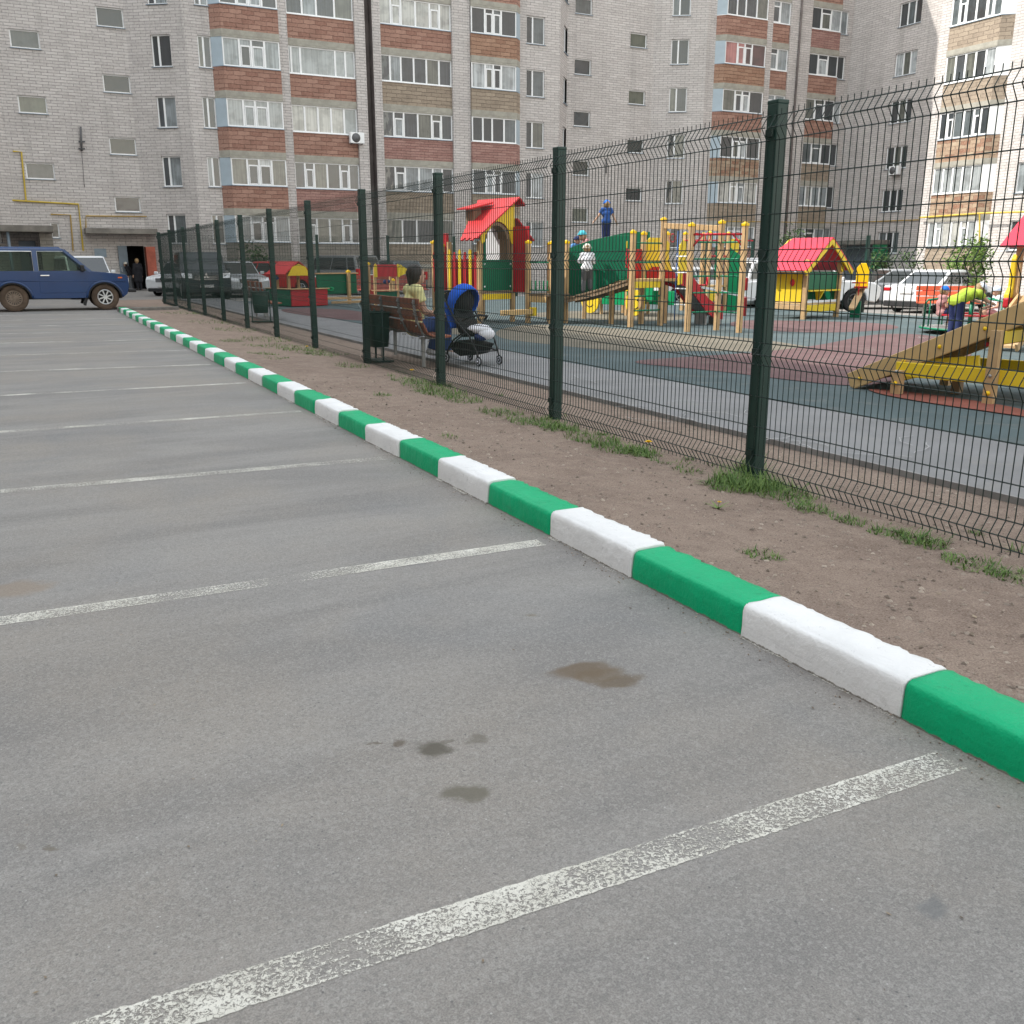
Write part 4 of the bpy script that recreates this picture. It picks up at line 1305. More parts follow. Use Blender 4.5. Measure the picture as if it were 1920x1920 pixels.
M['lamp_amber'] = simple("amber_lamp_lens", (0.75, 0.14, 0.02), 0.25)
M['plate'] = simple("number_plate", (0.75, 0.75, 0.74), 0.5)
def clear_glass():
    m, nt, b = new_mat("clear_car_glass")
    b.inputs["Base Color"].default_value = (0.03, 0.04, 0.035, 1)
    b.inputs["Roughness"].default_value = 0.03
    tr = nd(nt, "ShaderNodeBsdfTransparent"); tr.inputs[0].default_value = (0.80, 0.86, 0.80, 1)
    mx = nd(nt, "ShaderNodeMixShader"); mx.inputs[0].default_value = 0.16
    nt.links.new(tr.outputs[0], mx.inputs[1]); nt.links.new(b.outputs[0], mx.inputs[2])
    nt.links.new(mx.outputs[0], nt.nodes["Material Output"].inputs[0])
    return m
M['clear_glass'] = clear_glass()

def wheel(parent, x, y, r, w, tyre, rim, spokes=5, rim_r=0.64):
    side = 1 if y > 0 else -1
    mb = MB()
    prof = [(-w / 2, r * rim_r), (-w / 2, r * .93), (-w * .36, r), (w * .36, r), (w / 2, r * .93), (w / 2, r * rim_r)]
    n = 28
    for (yy, rr) in prof:
        mb.v += [Vector((rr * math.cos(2 * math.pi * j / n), yy, rr * math.sin(2 * math.pi * j / n))) for j in range(n)]
    k = len(prof)
    for i in range(k):
        for j in range(n):
            a, b = i * n + j, i * n + (j + 1) % n
            c, d = ((i + 1) % k) * n + (j + 1) % n, ((i + 1) % k) * n + j
            mb.f.append([a, b, c, d]); mb.m.append(0); mb.sm.append(True)
    t = mb.build("wheel", tyre, parent, loc=(x, y, r))
    rb = MB()
    R = r * rim_r
    rb.tube([(0, side * (w * .18), 0), (0, side * (w * .20), 0)], R * 1.0, 24, m=1, smooth=False)
    ring = [(R * .94 * math.cos(2 * math.pi * j / 24), side * w * .44, R * .94 * math.sin(2 * math.pi * j / 24)) for j in range(24)]
    rb.tube(ring, R * .09, 6, closed=True)
    for j in range(spokes):
        a = 2 * math.pi * j / spokes + .3
        rb.beam((0, side * w * .40, 0), (R * .92 * math.cos(a), side * w * .42, R * .92 * math.sin(a)), R * .16, R * .24 if spokes < 9 else R * .12, up=(0, 1, 0))
    rb.tube([(0, side * w * .3, 0), (0, side * w * .46, 0)], R * .22, 12)
    rb.build("rim", [rim, M['trim']], t)
    return t

def quad_lerp(a, b, c, d, u, v):
    return (a * (1 - u) + b * u) * (1 - v) + (d * (1 - u) + c * u) * v

def car(name, label, cat, loc, heading, kind, mat, L=4.4, W=1.76, H=1.45, rim='rim', scale=1.0, wheel_r=None, plate=True, group=None, cut=None, spokes=5):
    root = thing(name, label, cat, loc, heading, group, scale)
    r = wheel_r or (0.31 if kind in ('sedan', 'hatch') else 0.36)
    gc = 0.20 if kind in ('sedan', 'hatch') else 0.28
    x0, x1 = -L / 2, L / 2
    wf, wr = x1 - 0.85, x0 + 0.78
    if kind == 'sedan':
        belt, hood, cowl, rearb = .64 * H, .56 * H, x1 - 1.42, x0 + .62
        rf, rr_ = x1 - 2.15, x0 + 1.45
        tail = .66 * H
    elif kind == 'hatch':
        belt, hood, cowl, rearb = .62 * H, .57 * H, x1 - 1.12, x0 + .10
        rf, rr_ = x1 - 1.80, x0 + .50
        tail = .60 * H
    elif kind == 'suv':
        belt, hood, cowl, rearb = .60 * H, .57 * H, x1 - 1.25, x0 + .06
        rf, rr_ = x1 - 1.85, x0 + .30
        tail = .58 * H
    else:                                                   # van
        belt, hood, cowl, rearb = .60 * H, .54 * H, x1 - .95, x0 + .05
        rf, rr_ = x1 - 1.6, x0 + .18
        tail = .58 * H
    def arch(cx, a0=180, a1=0, n=10):
        R = r * 1.13
        return [(cx + R * math.cos(rad(a0 + (a1 - a0) * i / n)), max(gc, r + R * math.sin(rad(a0 + (a1 - a0) * i / n)))) for i in range(n + 1)]
    prof = [(x0 + .12, gc + .06)] + arch(wr) + arch(wf) + [(x1 - .14, gc + .02), (x1 - .02, gc + .20), (x1, .42 * H), (x1 - .05, .50 * H), (x1 - .22, hood - .01), (x1 - .65, hood + .035 * H), (cowl, belt),
            (rearb + .45, belt + .02), (rearb, tail + .01), (x0 + .02, tail - .05), (x0, .42 * H), (x0 + .03, gc + .16)]
    mb = MB()
    mb.prism([(x, -W / 2, z) for x, z in prof], (0, W, 0))
    mb.span((wr - .6, -W / 2 + .30, gc - .04), (wf + .6, W / 2 - .30, .5 * H))
    hw0, hw1 = W / 2 - .055, W / 2 - (.17 if kind in ('sedan', 'hatch') else .11)
    A = [Vector((cowl + .06, -hw0, belt - .02)), Vector((cowl + .06, hw0, belt - .02)), Vector((rearb + .02, hw0, belt - .02)), Vector((rearb + .02, -hw0, belt - .02))]
    B = [Vector((rf, -hw1, H - .03)), Vector((rf, hw1, H - .03)), Vector((rr_, hw1, H - .04)), Vector((rr_, -hw1, H - .04))]
    mid = (rf + rr_) / 2
    top = [Vector((rf - .12, -hw1 + .1, H)), Vector((rf - .12, hw1 - .1, H)), Vector((rr_ + .12, hw1 - .1, H - .01)), Vector((rr_ + .12, -hw1 + .1, H - .01))]
    mb.add(A + B + top, [(0, 1, 5, 4), (1, 2, 6, 5), (2, 3, 7, 6), (3, 0, 4, 7), (4, 5, 9, 8), (5, 6, 10, 9), (6, 7, 11, 10), (7, 4, 8, 11), (8, 9, 10, 11)])
    body = mb.build("body", mat, root, bevel=0.045, seg=3)
    body.data.polygons.foreach_set("use_smooth", [True] * len(body.data.polygons))
    wn_ = body.modifiers.new("wn", 'WEIGHTED_NORMAL'); wn_.keep_sharp = False; wn_.weight = 90
    def pane(nm, a, b, c, d, u0, u1, v0, v1, off=0.012):
        q = [quad_lerp(a, b, c, d, u, v) for u, v in ((u0, v0), (u1, v0), (u1, v1), (u0, v1))]
        n = (q[1] - q[0]).cross(q[3] - q[0]).normalized()
        p = MB(); p.prism([x + n * off for x in q], n * -0.02)
        p.build(nm, M['cglass'], root)
    pane("windscreen", A[0], A[1], B[1], B[0], .04, .96, .07, .93)
    pane("rear_window", A[2], A[3], B[3], B[2], .08, .92, .12, .90)
    cutx = (.03, .46, .49, .80, .83, .97) if kind != 'sedan' else (.04, .46, .49, .88, .90, .97)
    for (i, j) in ((1, 2), (3, 0)):
        for a, b in ((cutx[0], cutx[1]), (cutx[2], cutx[3]), (cutx[4], cutx[5])):
            if (i, j) == (3, 0): a, b = 1 - b, 1 - a
            pane("side_window", A[i], A[j], B[j], B[i], a, b, .13, .88)
    for s in (-1, 1):
        for nm, xa, xb in (("door", cowl - .05, (cowl + rearb) / 2 + .05), ("door", (cowl + rearb) / 2 + .03, max(wr + r * 1.2, rearb + .2))):
            d = MB(); d.span((xb, s * (W / 2 - .002), gc + .14), (xa, s * (W / 2 + .007), belt - .03))
            do = d.build(nm, mat, root, bevel=.006)
            h = MB(); h.span((xb + .10, s * (W / 2 + .008), belt - .17), (xb + .26, s * (W / 2 + .032), belt - .135)); h.build("handle", mat if kind != 'van' else M['trim'], do, bevel=.008)
        mi = MB(); mi.box((cowl - .08, s * (W / 2 + .07), belt + .06), (.11, .17, .13)); mi.build("mirror", mat, root, bevel=.03)
        hl = MB(); hl.prism([(x1 - .03, s * (W / 2 - .08), .46 * H), (x1 - .05, s * (W / 2 - .45), .45 * H), (x1 - .10, s * (W / 2 - .42), .545 * H), (x1 - .22, s * (W / 2 - .04), .56 * H)], (.06, s * .03, 0)); hl.build("headlight", M['lamp_white'], root)
        tl = MB(); tz = .46 * H if kind == 'sedan' else .42 * H
        if kind in ('sedan',):
            tl.span((x0 - .012, s * (W / 2 - .30), .51 * H), (x0 + .22, s * (W / 2 + .012), .59 * H))
        else:
            tl.span((x0 - .012, s * (W / 2 - .16), .42 * H), (x0 + .12, s * (W / 2 + .01), .66 * H))
        tl.build("tail_light", M['lamp_red'], root, bevel=.02)
    g = MB(); g.span((x1 - .06, -W / 2 + .48, .40 * H), (x1 + .006, W / 2 - .48, .52 * H)); go = g.build("grille", M['trim'], root, bevel=.02)
    g = MB()
    for k in range(3): g.span((x1 + .004, -W / 2 + .5, (.415 + .035 * k) * H), (x1 + .016, W / 2 - .5, (.425 + .035 * k) * H))
    g.build("grille_bar", M['chrome'], go)
    bu = MB(); bu.span((x1 - .1, -W / 2 + .1, gc), (x1 + .02, W / 2 - .1, gc + .15)); bu.build("front_bumper", M['trim'], root, bevel=.03)
    bu = MB(); bu.span((x0 - .03, -W / 2 + .06, gc + .02), (x0 + .1, W / 2 - .06, gc + .22)); bu.build("rear_bumper", M['trim'], root, bevel=.03)
    if plate:
        for xx in (x1 + .022, x0 - .034):
            p = MB(); p.span((xx - .006, -.26, gc + .20 if xx > 0 else .46 * H), (xx + .004, .26, gc + .31 if xx > 0 else .46 * H + .11)); p.build("number_plate", M['plate'], root)
    for (wx) in (wf, wr):
        for s in (-1, 1):
            wheel(root, wx, s * (W / 2 - .115), r, .21, M['tyre'], M[rim], spokes)
    return root

def facing(az):                                             # heading so that the car's nose points along compass azimuth az (deg from +Y towards +X)
    return rad(90 - az)

# --- the muddy blue off-roader at the end of the kerb
M['suv_blue'] = paint("deep_blue_paint", (0.006, 0.038, 0.135), 0.35, dirt=((0.04, 0.05, 0.075), 0.2))
M['mud'] = simple("dried_mud", (0.16, 0.11, 0.08), 0.95, 0.25, 8, bmp=0.4)
def off_roader():
    pF, pR = G(200, 581), G(30, 583)
    cx = (pF.x + pR.x) / 2
    sc = (pF.x - pR.x) / 2.2
    root = thing("off_road_car", "muddy dark blue three-door off-roader parked across the end of the painted kerb", "car", (cx, pF.y + .72 * sc, 0.0), 0.0, None, sc)
    W, r = 1.66, 0.345
    xw = 1.10
    def arch(c, n=12):
        R = 0.44
        return [(c + R * math.cos(rad(180 - 180 * i / n)), .33 + R * .95 * math.sin(rad(180 - 180 * i / n))) for i in range(n + 1)]
    prof = [(-1.80, .42)] + arch(-xw) + arch(xw) + [(1.66, .42), (1.72, .60), (1.72, .86), (1.66, .93), (1.2, .985), (.72, 1.03), (-.4, 1.035), (-1.86, 1.03), (-1.92, .9), (-1.90, .55)]
    mb = MB(); mb.prism([(x, -W / 2, z) for x, z in prof], (0, W, 0))
    # roof, pillars
    h0, h1 = W / 2 - .03, W / 2 - .13
    z0, z1 = 1.02, 1.56
    def P(x, s, z):
        k = (z - z0) / (z1 - z0)
        return Vector((x, s * (h0 + (h1 - h0) * k), z))
    mb.prism([(.20, -h1, z1), (-1.74, -h1, z1), (-1.70, -h1 + .06, z1 + .085), (.10, -h1 + .06, z1 + .085)], (0, .01, 0))
    mb.add([(.23, -h1 - .01, z1 - .02), (.23, h1 + .01, z1 - .02), (-1.76, h1 + .01, z1 - .02), (-1.76, -h1 - .01, z1 - .02),
            (.20, -h1, z1 + .03), (.20, h1, z1 + .03), (-1.74, h1, z1 + .03), (-1.74, -h1, z1 + .03),
            (.05, -h1 + .12, z1 + .085), (.05, h1 - .12, z1 + .085), (-1.66, h1 - .12, z1 + .085), (-1.66, -h1 + .12, z1 + .085)],
           [(3, 2, 1, 0), (0, 1, 5, 4), (1, 2, 6, 5), (2, 3, 7, 6), (3, 0, 4, 7), (4, 5, 9, 8), (5, 6, 10, 9), (6, 7, 11, 10), (7, 4, 8, 11), (8, 9, 10, 11)])
    for s in (-1, 1):
        for (xa, xb, wd) in ((.80, .20, .075), (-.50, -.50, .11), (-1.86, -1.70, .16)):
            mb.beam(P(xa, s, z0 - .02), P(xb, s, z1), .06, wd, up=(1, 0, 0) if xa != xb else (1, 0, 0))
    body = mb.build("body", M['suv_blue'], root, bevel=0.028, seg=3)
    body.data.polygons.foreach_set("use_smooth", [True] * len(body.data.polygons))
    w_ = body.modifiers.new("wn", 'WEIGHTED_NORMAL'); w_.weight = 90
    def glass(nm, pts):
        n = (Vector(pts[1]) - Vector(pts[0])).cross(Vector(pts[2]) - Vector(pts[0])).normalized()
        g = MB(); g.prism(pts, n * .012); return g.build(nm, M['clear_glass'], root)
    for s in (-1, 1):
        a = [P(.74, s, z0), P(-.44, s, z0), P(-.44, s, z1 - .03), P(.20, s, z1 - .03)]
        glass("side_window", a)
        b = [P(-.56, s, z0), P(-1.78, s, z0), P(-1.64, s, z1 - .03), P(-.56, s, z1 - .03)]
        glass("side_window", b)
        fr = MB(); fr.tube([p + Vector((0, s * .012, 0)) for p in b], .013, 6, closed=True); fr.build("window_trim", M['chrome'], root)
        fr = MB(); fr.tube([p + Vector((0, s * .012, 0)) for p in a], .009, 6, closed=True); fr.build("window_trim", M['alu'], root)
        d = MB(); d.span((-.46, s * (W / 2 - .004), .47), (.70, s * (W / 2 + .006), z0 - .02)); do = d.build("door", M['suv_blue'], root, bevel=.012)
        h = MB(); h.span((-.42, s * (W / 2 + .008), .90), (-.20, s * (W / 2 + .035), .935)); h.build("handle", M['chrome'], do, bevel=.01)
        cr = MB(); cr.tube([(-1.88, s * (W / 2 + .002), .79), (1.66, s * (W / 2 + .002), .76)], .012, 6); cr.build("crease", M['suv_blue'], root)
        for c in (-xw, xw):
            f = MB(); R = .45
            f.tube([(c + R * math.cos(rad(t)), s * (W / 2 + .012), .33 + R * .95 * math.sin(rad(t))) for t in range(178, 1, -11)], .028, 8); f.build("wheel_arch", M['suv_blue'], root)
            f = MB(); R = .415
            f.tube([(c + R * math.cos(rad(t)), s * (W / 2 + .0), .33 + R * .95 * math.sin(rad(t))) for t in range(178, 1, -11)], .03, 8); f.build("arch_liner", M['trim'], root)
        sl = MB(); sl.span((-.68, s * (W / 2 - .06), .36), (.68, s * (W / 2 - .01), .45)); sl.build("sill", M['mud'], root, bevel=.015)
        mi = MB(); mi.box((.60, s * (W / 2 + .06), 1.10), (.1, .16, .17)); mi.build("mirror", M['trim'], root, bevel=.02)
        ind = MB(); ind.span((1.46, s * (W / 2 - .002), .835), (1.57, s * (W / 2 + .014), .87)); ind.build("indicator", M['lamp_amber'], root, bevel=.008)
        fl = MB(); fl.prism([(.62, s * (W / 2 - .03), .42), (.70, s * (W / 2 - .03), .42), (.60, s * (W / 2 - .03), .12), (.54, s * (W / 2 - .03), .14)], (0, -s * .2, 0)); fl.build("mud_flap", M['trim'], root)
        hl = MB(); hl.tube([(1.70, s * .56, .76), (1.745, s * .56, .76)], .09, 16); hl.build("headlight", M['lamp_white'], root)
    ws = [P(.80, -1, z0), P(.80, 1, z0), P(.22, 1, z1), P(.22, -1, z1)]
    glass("windscreen", ws)
    wp = MB(); wp.tube([(.80, -.3, 1.06), (.60, -.05, 1.24)], .012, 6); wp.build("wiper", M['trim'], root)
    bu = MB(); bu.span((1.70, -.78, .46), (1.90, .78, .545)); bu.build("front_bumper", M['trim'], root, bevel=.02)
    bu = MB(); bu.span((-2.02, -.78, .47), (-1.86, .78, .56)); bu.build("rear_bumper", M['trim'], root, bevel=.02)
    ub = MB(); ub.span((-1.7, -.5, .30), (1.55, .5, .6)); ub.build("underbody", M['trim'], root)
    for y in (-.38, .38):
        st = MB(); st.box((-.25, y, .95), (.5, .48, .14)); st.box((-.52, y, 1.18), (.14, .46, .5)); st.box((-.56, y, 1.46), (.1, .26, .17))
        st.build("seat", M['seat_blue'], root, bevel=.05, seg=3)
    fl = MB(); fl.span((-1.8, -.7, .6), (.7, .7, .66)); fl.span((.45, -.72, .66), (.75, .72, 1.03)); fl.build("interior", M['car_in'], root)
    wl_ = [(xw, -1, 'rim'), (-xw, -1, 'rim_muddy'), (xw, 1, 'rim_muddy'), (-xw, 1, 'rim_muddy')]
    for x, s, rm in wl_:
        wheel(root, x, s * (W / 2 - .13), r, .20, M['tyre_muddy'], M[rm], 8 if rm == 'rim' else 18, 0.58)
M['car_in'] = simple('beige_car_interior', (0.30, 0.29, 0.25), 0.8)
M['seat_blue'] = simple("blue_seat_cover", (0.02, 0.035, 0.16), 0.9)
off_roader()

# --- cars along the far side, from left to right
M['p_white'] = paint("white_car_paint", (0.72, 0.73, 0.75))
M['p_silver'] = paint("silver_car_paint", (0.42, 0.44, 0.46), 0.3)
M['p_grey'] = paint("grey_car_paint", (0.16, 0.17, 0.175), 0.3)
M['p_dark'] = paint("dark_graphite_paint", (0.035, 0.042, 0.048), 0.28)
M['p_red'] = paint("red_car_paint", (0.42, 0.025, 0.025), 0.32)
M['p_lightgrey'] = paint("light_grey_car_paint", (0.30, 0.31, 0.325), 0.3)
q = atY(160, 490, 42.5)
car("van", "small white van nosing out behind the bonnet of the blue off-roader", "van", (q.x, 44.5, 0), facing(172), 'van', M['p_white'], 4.2, 1.75, 1.72)
q = atY(343, 490, 46.5)
car("parked_car", "white hatchback at the left end of the mesh fence beside the open doorway", "car", (q.x, 46.5, 0), facing(214), 'hatch', M['p_white'], 4.1, 1.70, 1.50)
q = atY(383, 490, 40.0)
suv = car("off_road_car", "large dark graphite off-roader facing the fence with a three-diamond badge", "car", (q.x + .2, 42.4, 0), facing(184), 'suv', M['p_dark'], 4.8, 1.92, 1.88, wheel_r=.38)
mb = MB()
for a in (90, 210, 330):
    c = Vector((2.44, .075 * math.cos(rad(a)), .92 + .075 * math.sin(rad(a))))
    d = Vector((0, math.cos(rad(a)), math.sin(rad(a)))) * .075; s_ = Vector((0, -math.sin(rad(a)), math.cos(rad(a)))) * .042
    mb.prism([c - d, c + s_, c + d, c - s_], (.012, 0, 0))
mb.build("badge", M['chrome'], suv)
q = atY(464, 490, 41)
car("parked_car", "silver saloon facing the fence between the graphite off-roader and the red car", "car", (q.x, 43.5, 0), facing(178), 'sedan', M['p_silver'], 4.5, 1.74, 1.5)
q = atY(560, 490, 44)
car("parked_car", "red hatchback parked behind the small sandpit roof", "car", (q.x, 46.0, 0), facing(135), 'hatch', M['p_red'], 4.0, 1.70, 1.52)
q = atY(655, 490, 42)
car("minivan", "dark grey minivan seen from the back quarter, right of the red car", "van", (q.x, 44.3, 0), facing(330), 'suv', M['p_grey'], 4.5, 1.82, 1.78)
q = atY(755, 490, 43)
car("parked_car", "dark grey estate car behind the head of the seated woman", "car", (q.x, 45.0, 0), facing(350), 'hatch', M['p_grey'], 4.4, 1.76, 1.55)
def atD(u, v, D):                                            # a point on the ground below a pixel column, D metres in front
    d = ray(u, v); k = D / math.hypot(d.x, d.y); p = d * k
    return p
q = atD(1310, 500, 42); car("parked_car", "white estate car behind the climbing frame, largely hidden by the red slide", "car", (q.x, q.y, gz(q.x)), facing(100), 'hatch', M['p_white'], 4.4, 1.76, 1.5)
q = atD(1412, 500, 37); car("van", "silver grey van parked tail-on left of the nearest fence post", "van", (q.x, q.y, gz(q.x)), facing(30), 'van', M['p_lightgrey'], 4.5, 1.85, 1.8)
q = atD(1508, 500, 33.0); car("parked_car", "white crossover with dark wheels side-on behind the yellow playhouse", "car", (q.x, q.y, gz(q.x)), facing(113), 'suv', M['p_white'], 4.5, 1.82, 1.64, rim='rim_dark')
q = atD(1668, 500, 39.5); car("parked_car", "silver saloon side-on in the sun left of the white saloon", "car", (q.x, q.y, gz(q.x)), facing(296), 'sedan', M['p_lightgrey'], 4.6, 1.78, 1.48)
q = atD(1772, 520, 38.0); car("parked_car", "white saloon seen from behind in the sun, partly covered by the orange bench", "car", (q.x, q.y, gz(q.x)), facing(82), 'sedan', M['p_white'], 4.6, 1.80, 1.47)

# ------------------------------------------------------------------ people
M['skin'] = simple("skin", (0.52, 0.32, 0.23), 0.55, 0.06, 8)
M['eye'] = simple("eye", (0.02, 0.015, 0.012), 0.2)
M['lip'] = simple("lip", (0.40, 0.16, 0.13), 0.5)
M['hair_dark'] = simple("dark_brown_hair", (0.022, 0.013, 0.010), 0.45, 0.3, 30, bmp=0.6)
M['hair_fair'] = simple("fair_hair", (0.30, 0.20, 0.10), 0.5, 0.25, 30, bmp=0.5)
def cloth(name, col): return simple(name, col, 0.85, 0.10, 9, bmp=0.35, bscale=25)
M['c_lime'] = cloth("pale_lime_cotton", (0.78, 0.75, 0.36))
M['c_jeans'] = cloth("blue_denim", (0.035, 0.075, 0.22))
M['c_white'] = cloth("white_cotton", (0.74, 0.75, 0.80))
M['c_grey'] = cloth("grey_jersey", (0.10, 0.105, 0.115))
M['c_blue'] = cloth("blue_cotton", (0.025, 0.085, 0.30))
M['c_navy'] = cloth("navy_cotton", (0.018, 0.03, 0.10))
M['c_sky'] = cloth("sky_blue_cotton", (0.10, 0.30, 0.66))
M['c_cyan'] = cloth("turquoise_cotton", (0.08, 0.50, 0.62))
M['c_cap'] = cloth("bright_blue_cap", (0.02, 0.16, 0.62))
M['c_pale'] = cloth("pale_blue_cap", (0.55, 0.62, 0.74))
M['c_cream'] = cloth("cream_cap", (0.60, 0.58, 0.52))
M['c_green'] = cloth("lime_green_tshirt", (0.33, 0.47, 0.05))
M['c_black'] = cloth("black_cloth", (0.012, 0.012, 0.016))
M['c_pink'] = cloth("dusty_pink_cloth", (0.42, 0.22, 0.22))
M['shoe_white'] = simple("white_shoe", (0.65, 0.66, 0.68), 0.6)
M['shoe_dark'] = simple("dark_shoe", (0.03, 0.03, 0.035), 0.6)

def remesh(o, vox, smooth=4):
    r = o.modifiers.new("remesh", 'REMESH')
    r.mode = 'VOXEL'; r.voxel_size = vox; r.use_smooth_shade = True
    s = o.modifiers.new("smooth", 'SMOOTH'); s.factor = 0.5; s.iterations = smooth
    return o

def person(label, loc, rz, h, J, clothes, hair='hair_dark', hat=None, hat_peak=0.0, group=None, hairlen=0.0, hairvol=1.0, child=True, head_turn=0.0, tilt=0.0, fist=(0, 0)):
    """J: joints in figure space (x right, y forward, z up) in units of standing height"""
    root = thing("person", label, "person" if not child else "child", loc, rz, group)
    k = h
    V = lambda n: Vector(J[n]) * k
    hr = 0.074 * k * (1.22 if child else 1.0)                # half head height
    hw = hr * 0.80
    b = MB()
    pel, chest, neck, head = V('pelvis'), V('chest'), V('neck'), V('head')
    tw = 0.085 * k
    side = (V('shR') - V('shL')).normalized()
    b.limb(pel - side * .045 * k, pel + side * .045 * k, .070 * k, .070 * k)
    b.limb(pel, chest, .075 * k, .082 * k); b.limb(chest - side * .05 * k, chest + side * .05 * k, .070 * k, .070 * k)
    b.limb(chest, neck, .075 * k, .040 * k)
    b.limb(V('shL'), V('shR'), .045 * k, .045 * k)
    b.limb(neck, head, .032 * k, .032 * k)
    for s in 'LR':
        b.limb(V('sh' + s), V('el' + s), .034 * k, .026 * k); b.limb(V('el' + s), V('wr' + s), .026 * k, .018 * k)
        b.limb(V('hip' + s), V('kn' + s), .060 * k, .042 * k); b.limb(V('kn' + s), V('an' + s), .042 * k, .026 * k)
        ft = V('an' + s) + (Vector(J.get('toe' + s, (0, .09, -.02))) * k)
        b.limb(V('an' + s), ft, .026 * k, .022 * k)
        # hand: palm, four fingers, thumb
        w, e = V('wr' + s), V('el' + s)
        d = (w - e).normalized()
        ax = d.cross(Vector((0, 0, 1)))
        ax = ax.normalized() if ax.length > .1 else Vector((1, 0, 0))
        nrm = ax.cross(d).normalized()
        pc = w + d * .038 * k
        b.limb(w, pc, .017 * k, .021 * k)
        b.limb(pc - ax * .012 * k, pc + ax * .012 * k, .016 * k, .016 * k)
        for f, (off, ln) in enumerate(((-.021, .036), (-.007, .043), (.007, .041), (.021, .032))):
            q0 = pc + ax * off * k + d * .012 * k
            q1 = q0 + d * ln * k * .55 - nrm * ln * k * .12
            q2 = q1 + d * ln * k * .40 - nrm * ln * k * .42
            b.tube([q0, q1, q2], [.0072 * k, .0066 * k, .005 * k], 6)
        th = pc - ax * (.020 * k if s == 'R' else -.020 * k) - d * .012 * k
        b.tube([th, th + (d * .6 - ax * (.7 if s == 'R' else -.7)).normalized() * .026 * k, th + d * .036 * k - ax * (.022 * k if s == 'R' else -.022 * k) - nrm * .008 * k], [.009 * k, .008 * k, .006 * k], 6)
    R = Matrix.Rotation(head_turn, 3, 'Z') @ Matrix.Rotation(-tilt, 3, 'X')
    hc = head
    hb = MB()
    hb.ball((0, 0, 0), (hw, hw * 1.12, hr), 16, 12)
    hb.ball((0, hw * .45, -hr * .50), (hw * .62, hw * .66, hr * .48), 12, 8)      # jaw and chin
    hb.tube([(0, hw * 1.02, hr * .10), (0, hw * 1.30, -hr * .22), (0, hw * 1.0, -hr * .30)], [hr * .06, hr * .13, hr * .06], 6)
    for s in (-1, 1):
        hb.ball((s * hw * .98, -hw * .05, -hr * .05), (hw * .12, hw * .22, hr * .22), 8, 6)
    b.add([hc + R @ p for p in hb.v], hb.f, 0, True)
    body = remesh(b.build("body", M['skin'], root), max(.0042, .0055 * k), 3)
    eb = MB()
    for s in (-1, 1):
        eb.ball((s * hw * .38, hw * 1.02, hr * .06), hr * .10, 8, 6)
    e_ = MB(); e_.add([hc + R @ p for p in eb.v], eb.f, 0, True); e_.build("eyes", M['eye'], root)
    mo = MB(); mo.ball((0, hw * 1.08, -hr * .48), (hr * .22, hr * .07, hr * .05), 8, 6)
    m_ = MB(); m_.add([hc + R @ p for p in mo.v], mo.f, 0, True); m_.build("mouth", M['lip'], root)
    hm = MB()
    hm.ball((0, -hw * .26, hr * .12), (hw * 1.10, hw * 1.14, hr * 1.0), 16, 8, zmin=-.15)
    hm.ball((0, -hw * .30, -hr * .10), (hw * 1.08, hw * 1.0, hr * .80), 14, 10)
    if hairlen:
        hm.limb((0, -hw * .55, -hr * .1), (0, -hw * .62, -hr * .2 - hairlen), hw * .82, hw * .55)
    h_ = MB(); h_.add([hc + R @ (p * hairvol) for p in hm.v], hm.f, 0, True)
    remesh(h_.build("hair", M[hair], root), .007, 2)
    if hat:
        cm = MB()
        cm.ball((0, -hw * .05, hr * .22), (hw * 1.22, hw * 1.28, hr * .98), 18, 8, zmin=0.0)
        if hat_peak:
            n = 10
            pts = [(hw * 1.15 * math.cos(rad(180 * i / n)), hw * .55 + hat_peak * hw * math.sin(rad(180 * i / n)), hr * (.24 - .05 * math.sin(rad(180 * i / n)))) for i in range(n + 1)]
            cm.prism(pts, (0, 0, .012))
        else:
            cm.tube([(hw * 1.34 * math.cos(2 * math.pi * i / 20), hw * 1.40 * math.sin(2 * math.pi * i / 20) - hw * .05, hr * .18) for i in range(20)], hr * .07, 6, closed=True)
        c_ = MB(); c_.add([hc + R @ p for p in cm.v], cm.f, 0, True); c_.build("hat", M[hat], root)
    for nm, mt in clothes:
        g = MB()
        if nm in ('tshirt', 'shirt', 'coat'):
            e = .010 * k
            g.limb(pel - side * .045 * k, pel + side * .045 * k, .074 * k + e, .074 * k + e)
            g.limb(pel + (chest - pel) * .08, chest, .076 * k + e, .084 * k + e); g.limb(chest - side * .05 * k, chest + side * .05 * k, .072 * k + e, .072 * k + e)
            g.limb(chest, neck - (neck - chest) * .15, .076 * k + e, .046 * k + e)
            g.limb(V('shL'), V('shR'), .046 * k + e, .046 * k + e)
            for s in 'LR':
                t = .55 if nm == 'tshirt' else 1.0
                m1 = V('sh' + s).lerp(V('el' + s), t)
                g.tube([V('sh' + s), m1], [.038 * k + e, .036 * k + e], 12); g.ball(V('sh' + s), .038 * k + e, 10, 6)
                if nm != 'tshirt':
                    g.ball(m1, .034 * k + e, 10, 6); g.tube([m1, V('wr' + s).lerp(m1, .08)], [.034 * k + e, .026 * k + e], 12)
            if nm == 'coat':
                for s in 'LR': g.limb(V('hip' + s), V('hip' + s).lerp(V('kn' + s), .9), .085 * k, .10 * k)
        elif nm in ('trousers', 'shorts', 'skirt'):
            e = .009 * k
            g.limb(pel - side * .046 * k, pel + side * .046 * k, .072 * k + e, .072 * k + e)
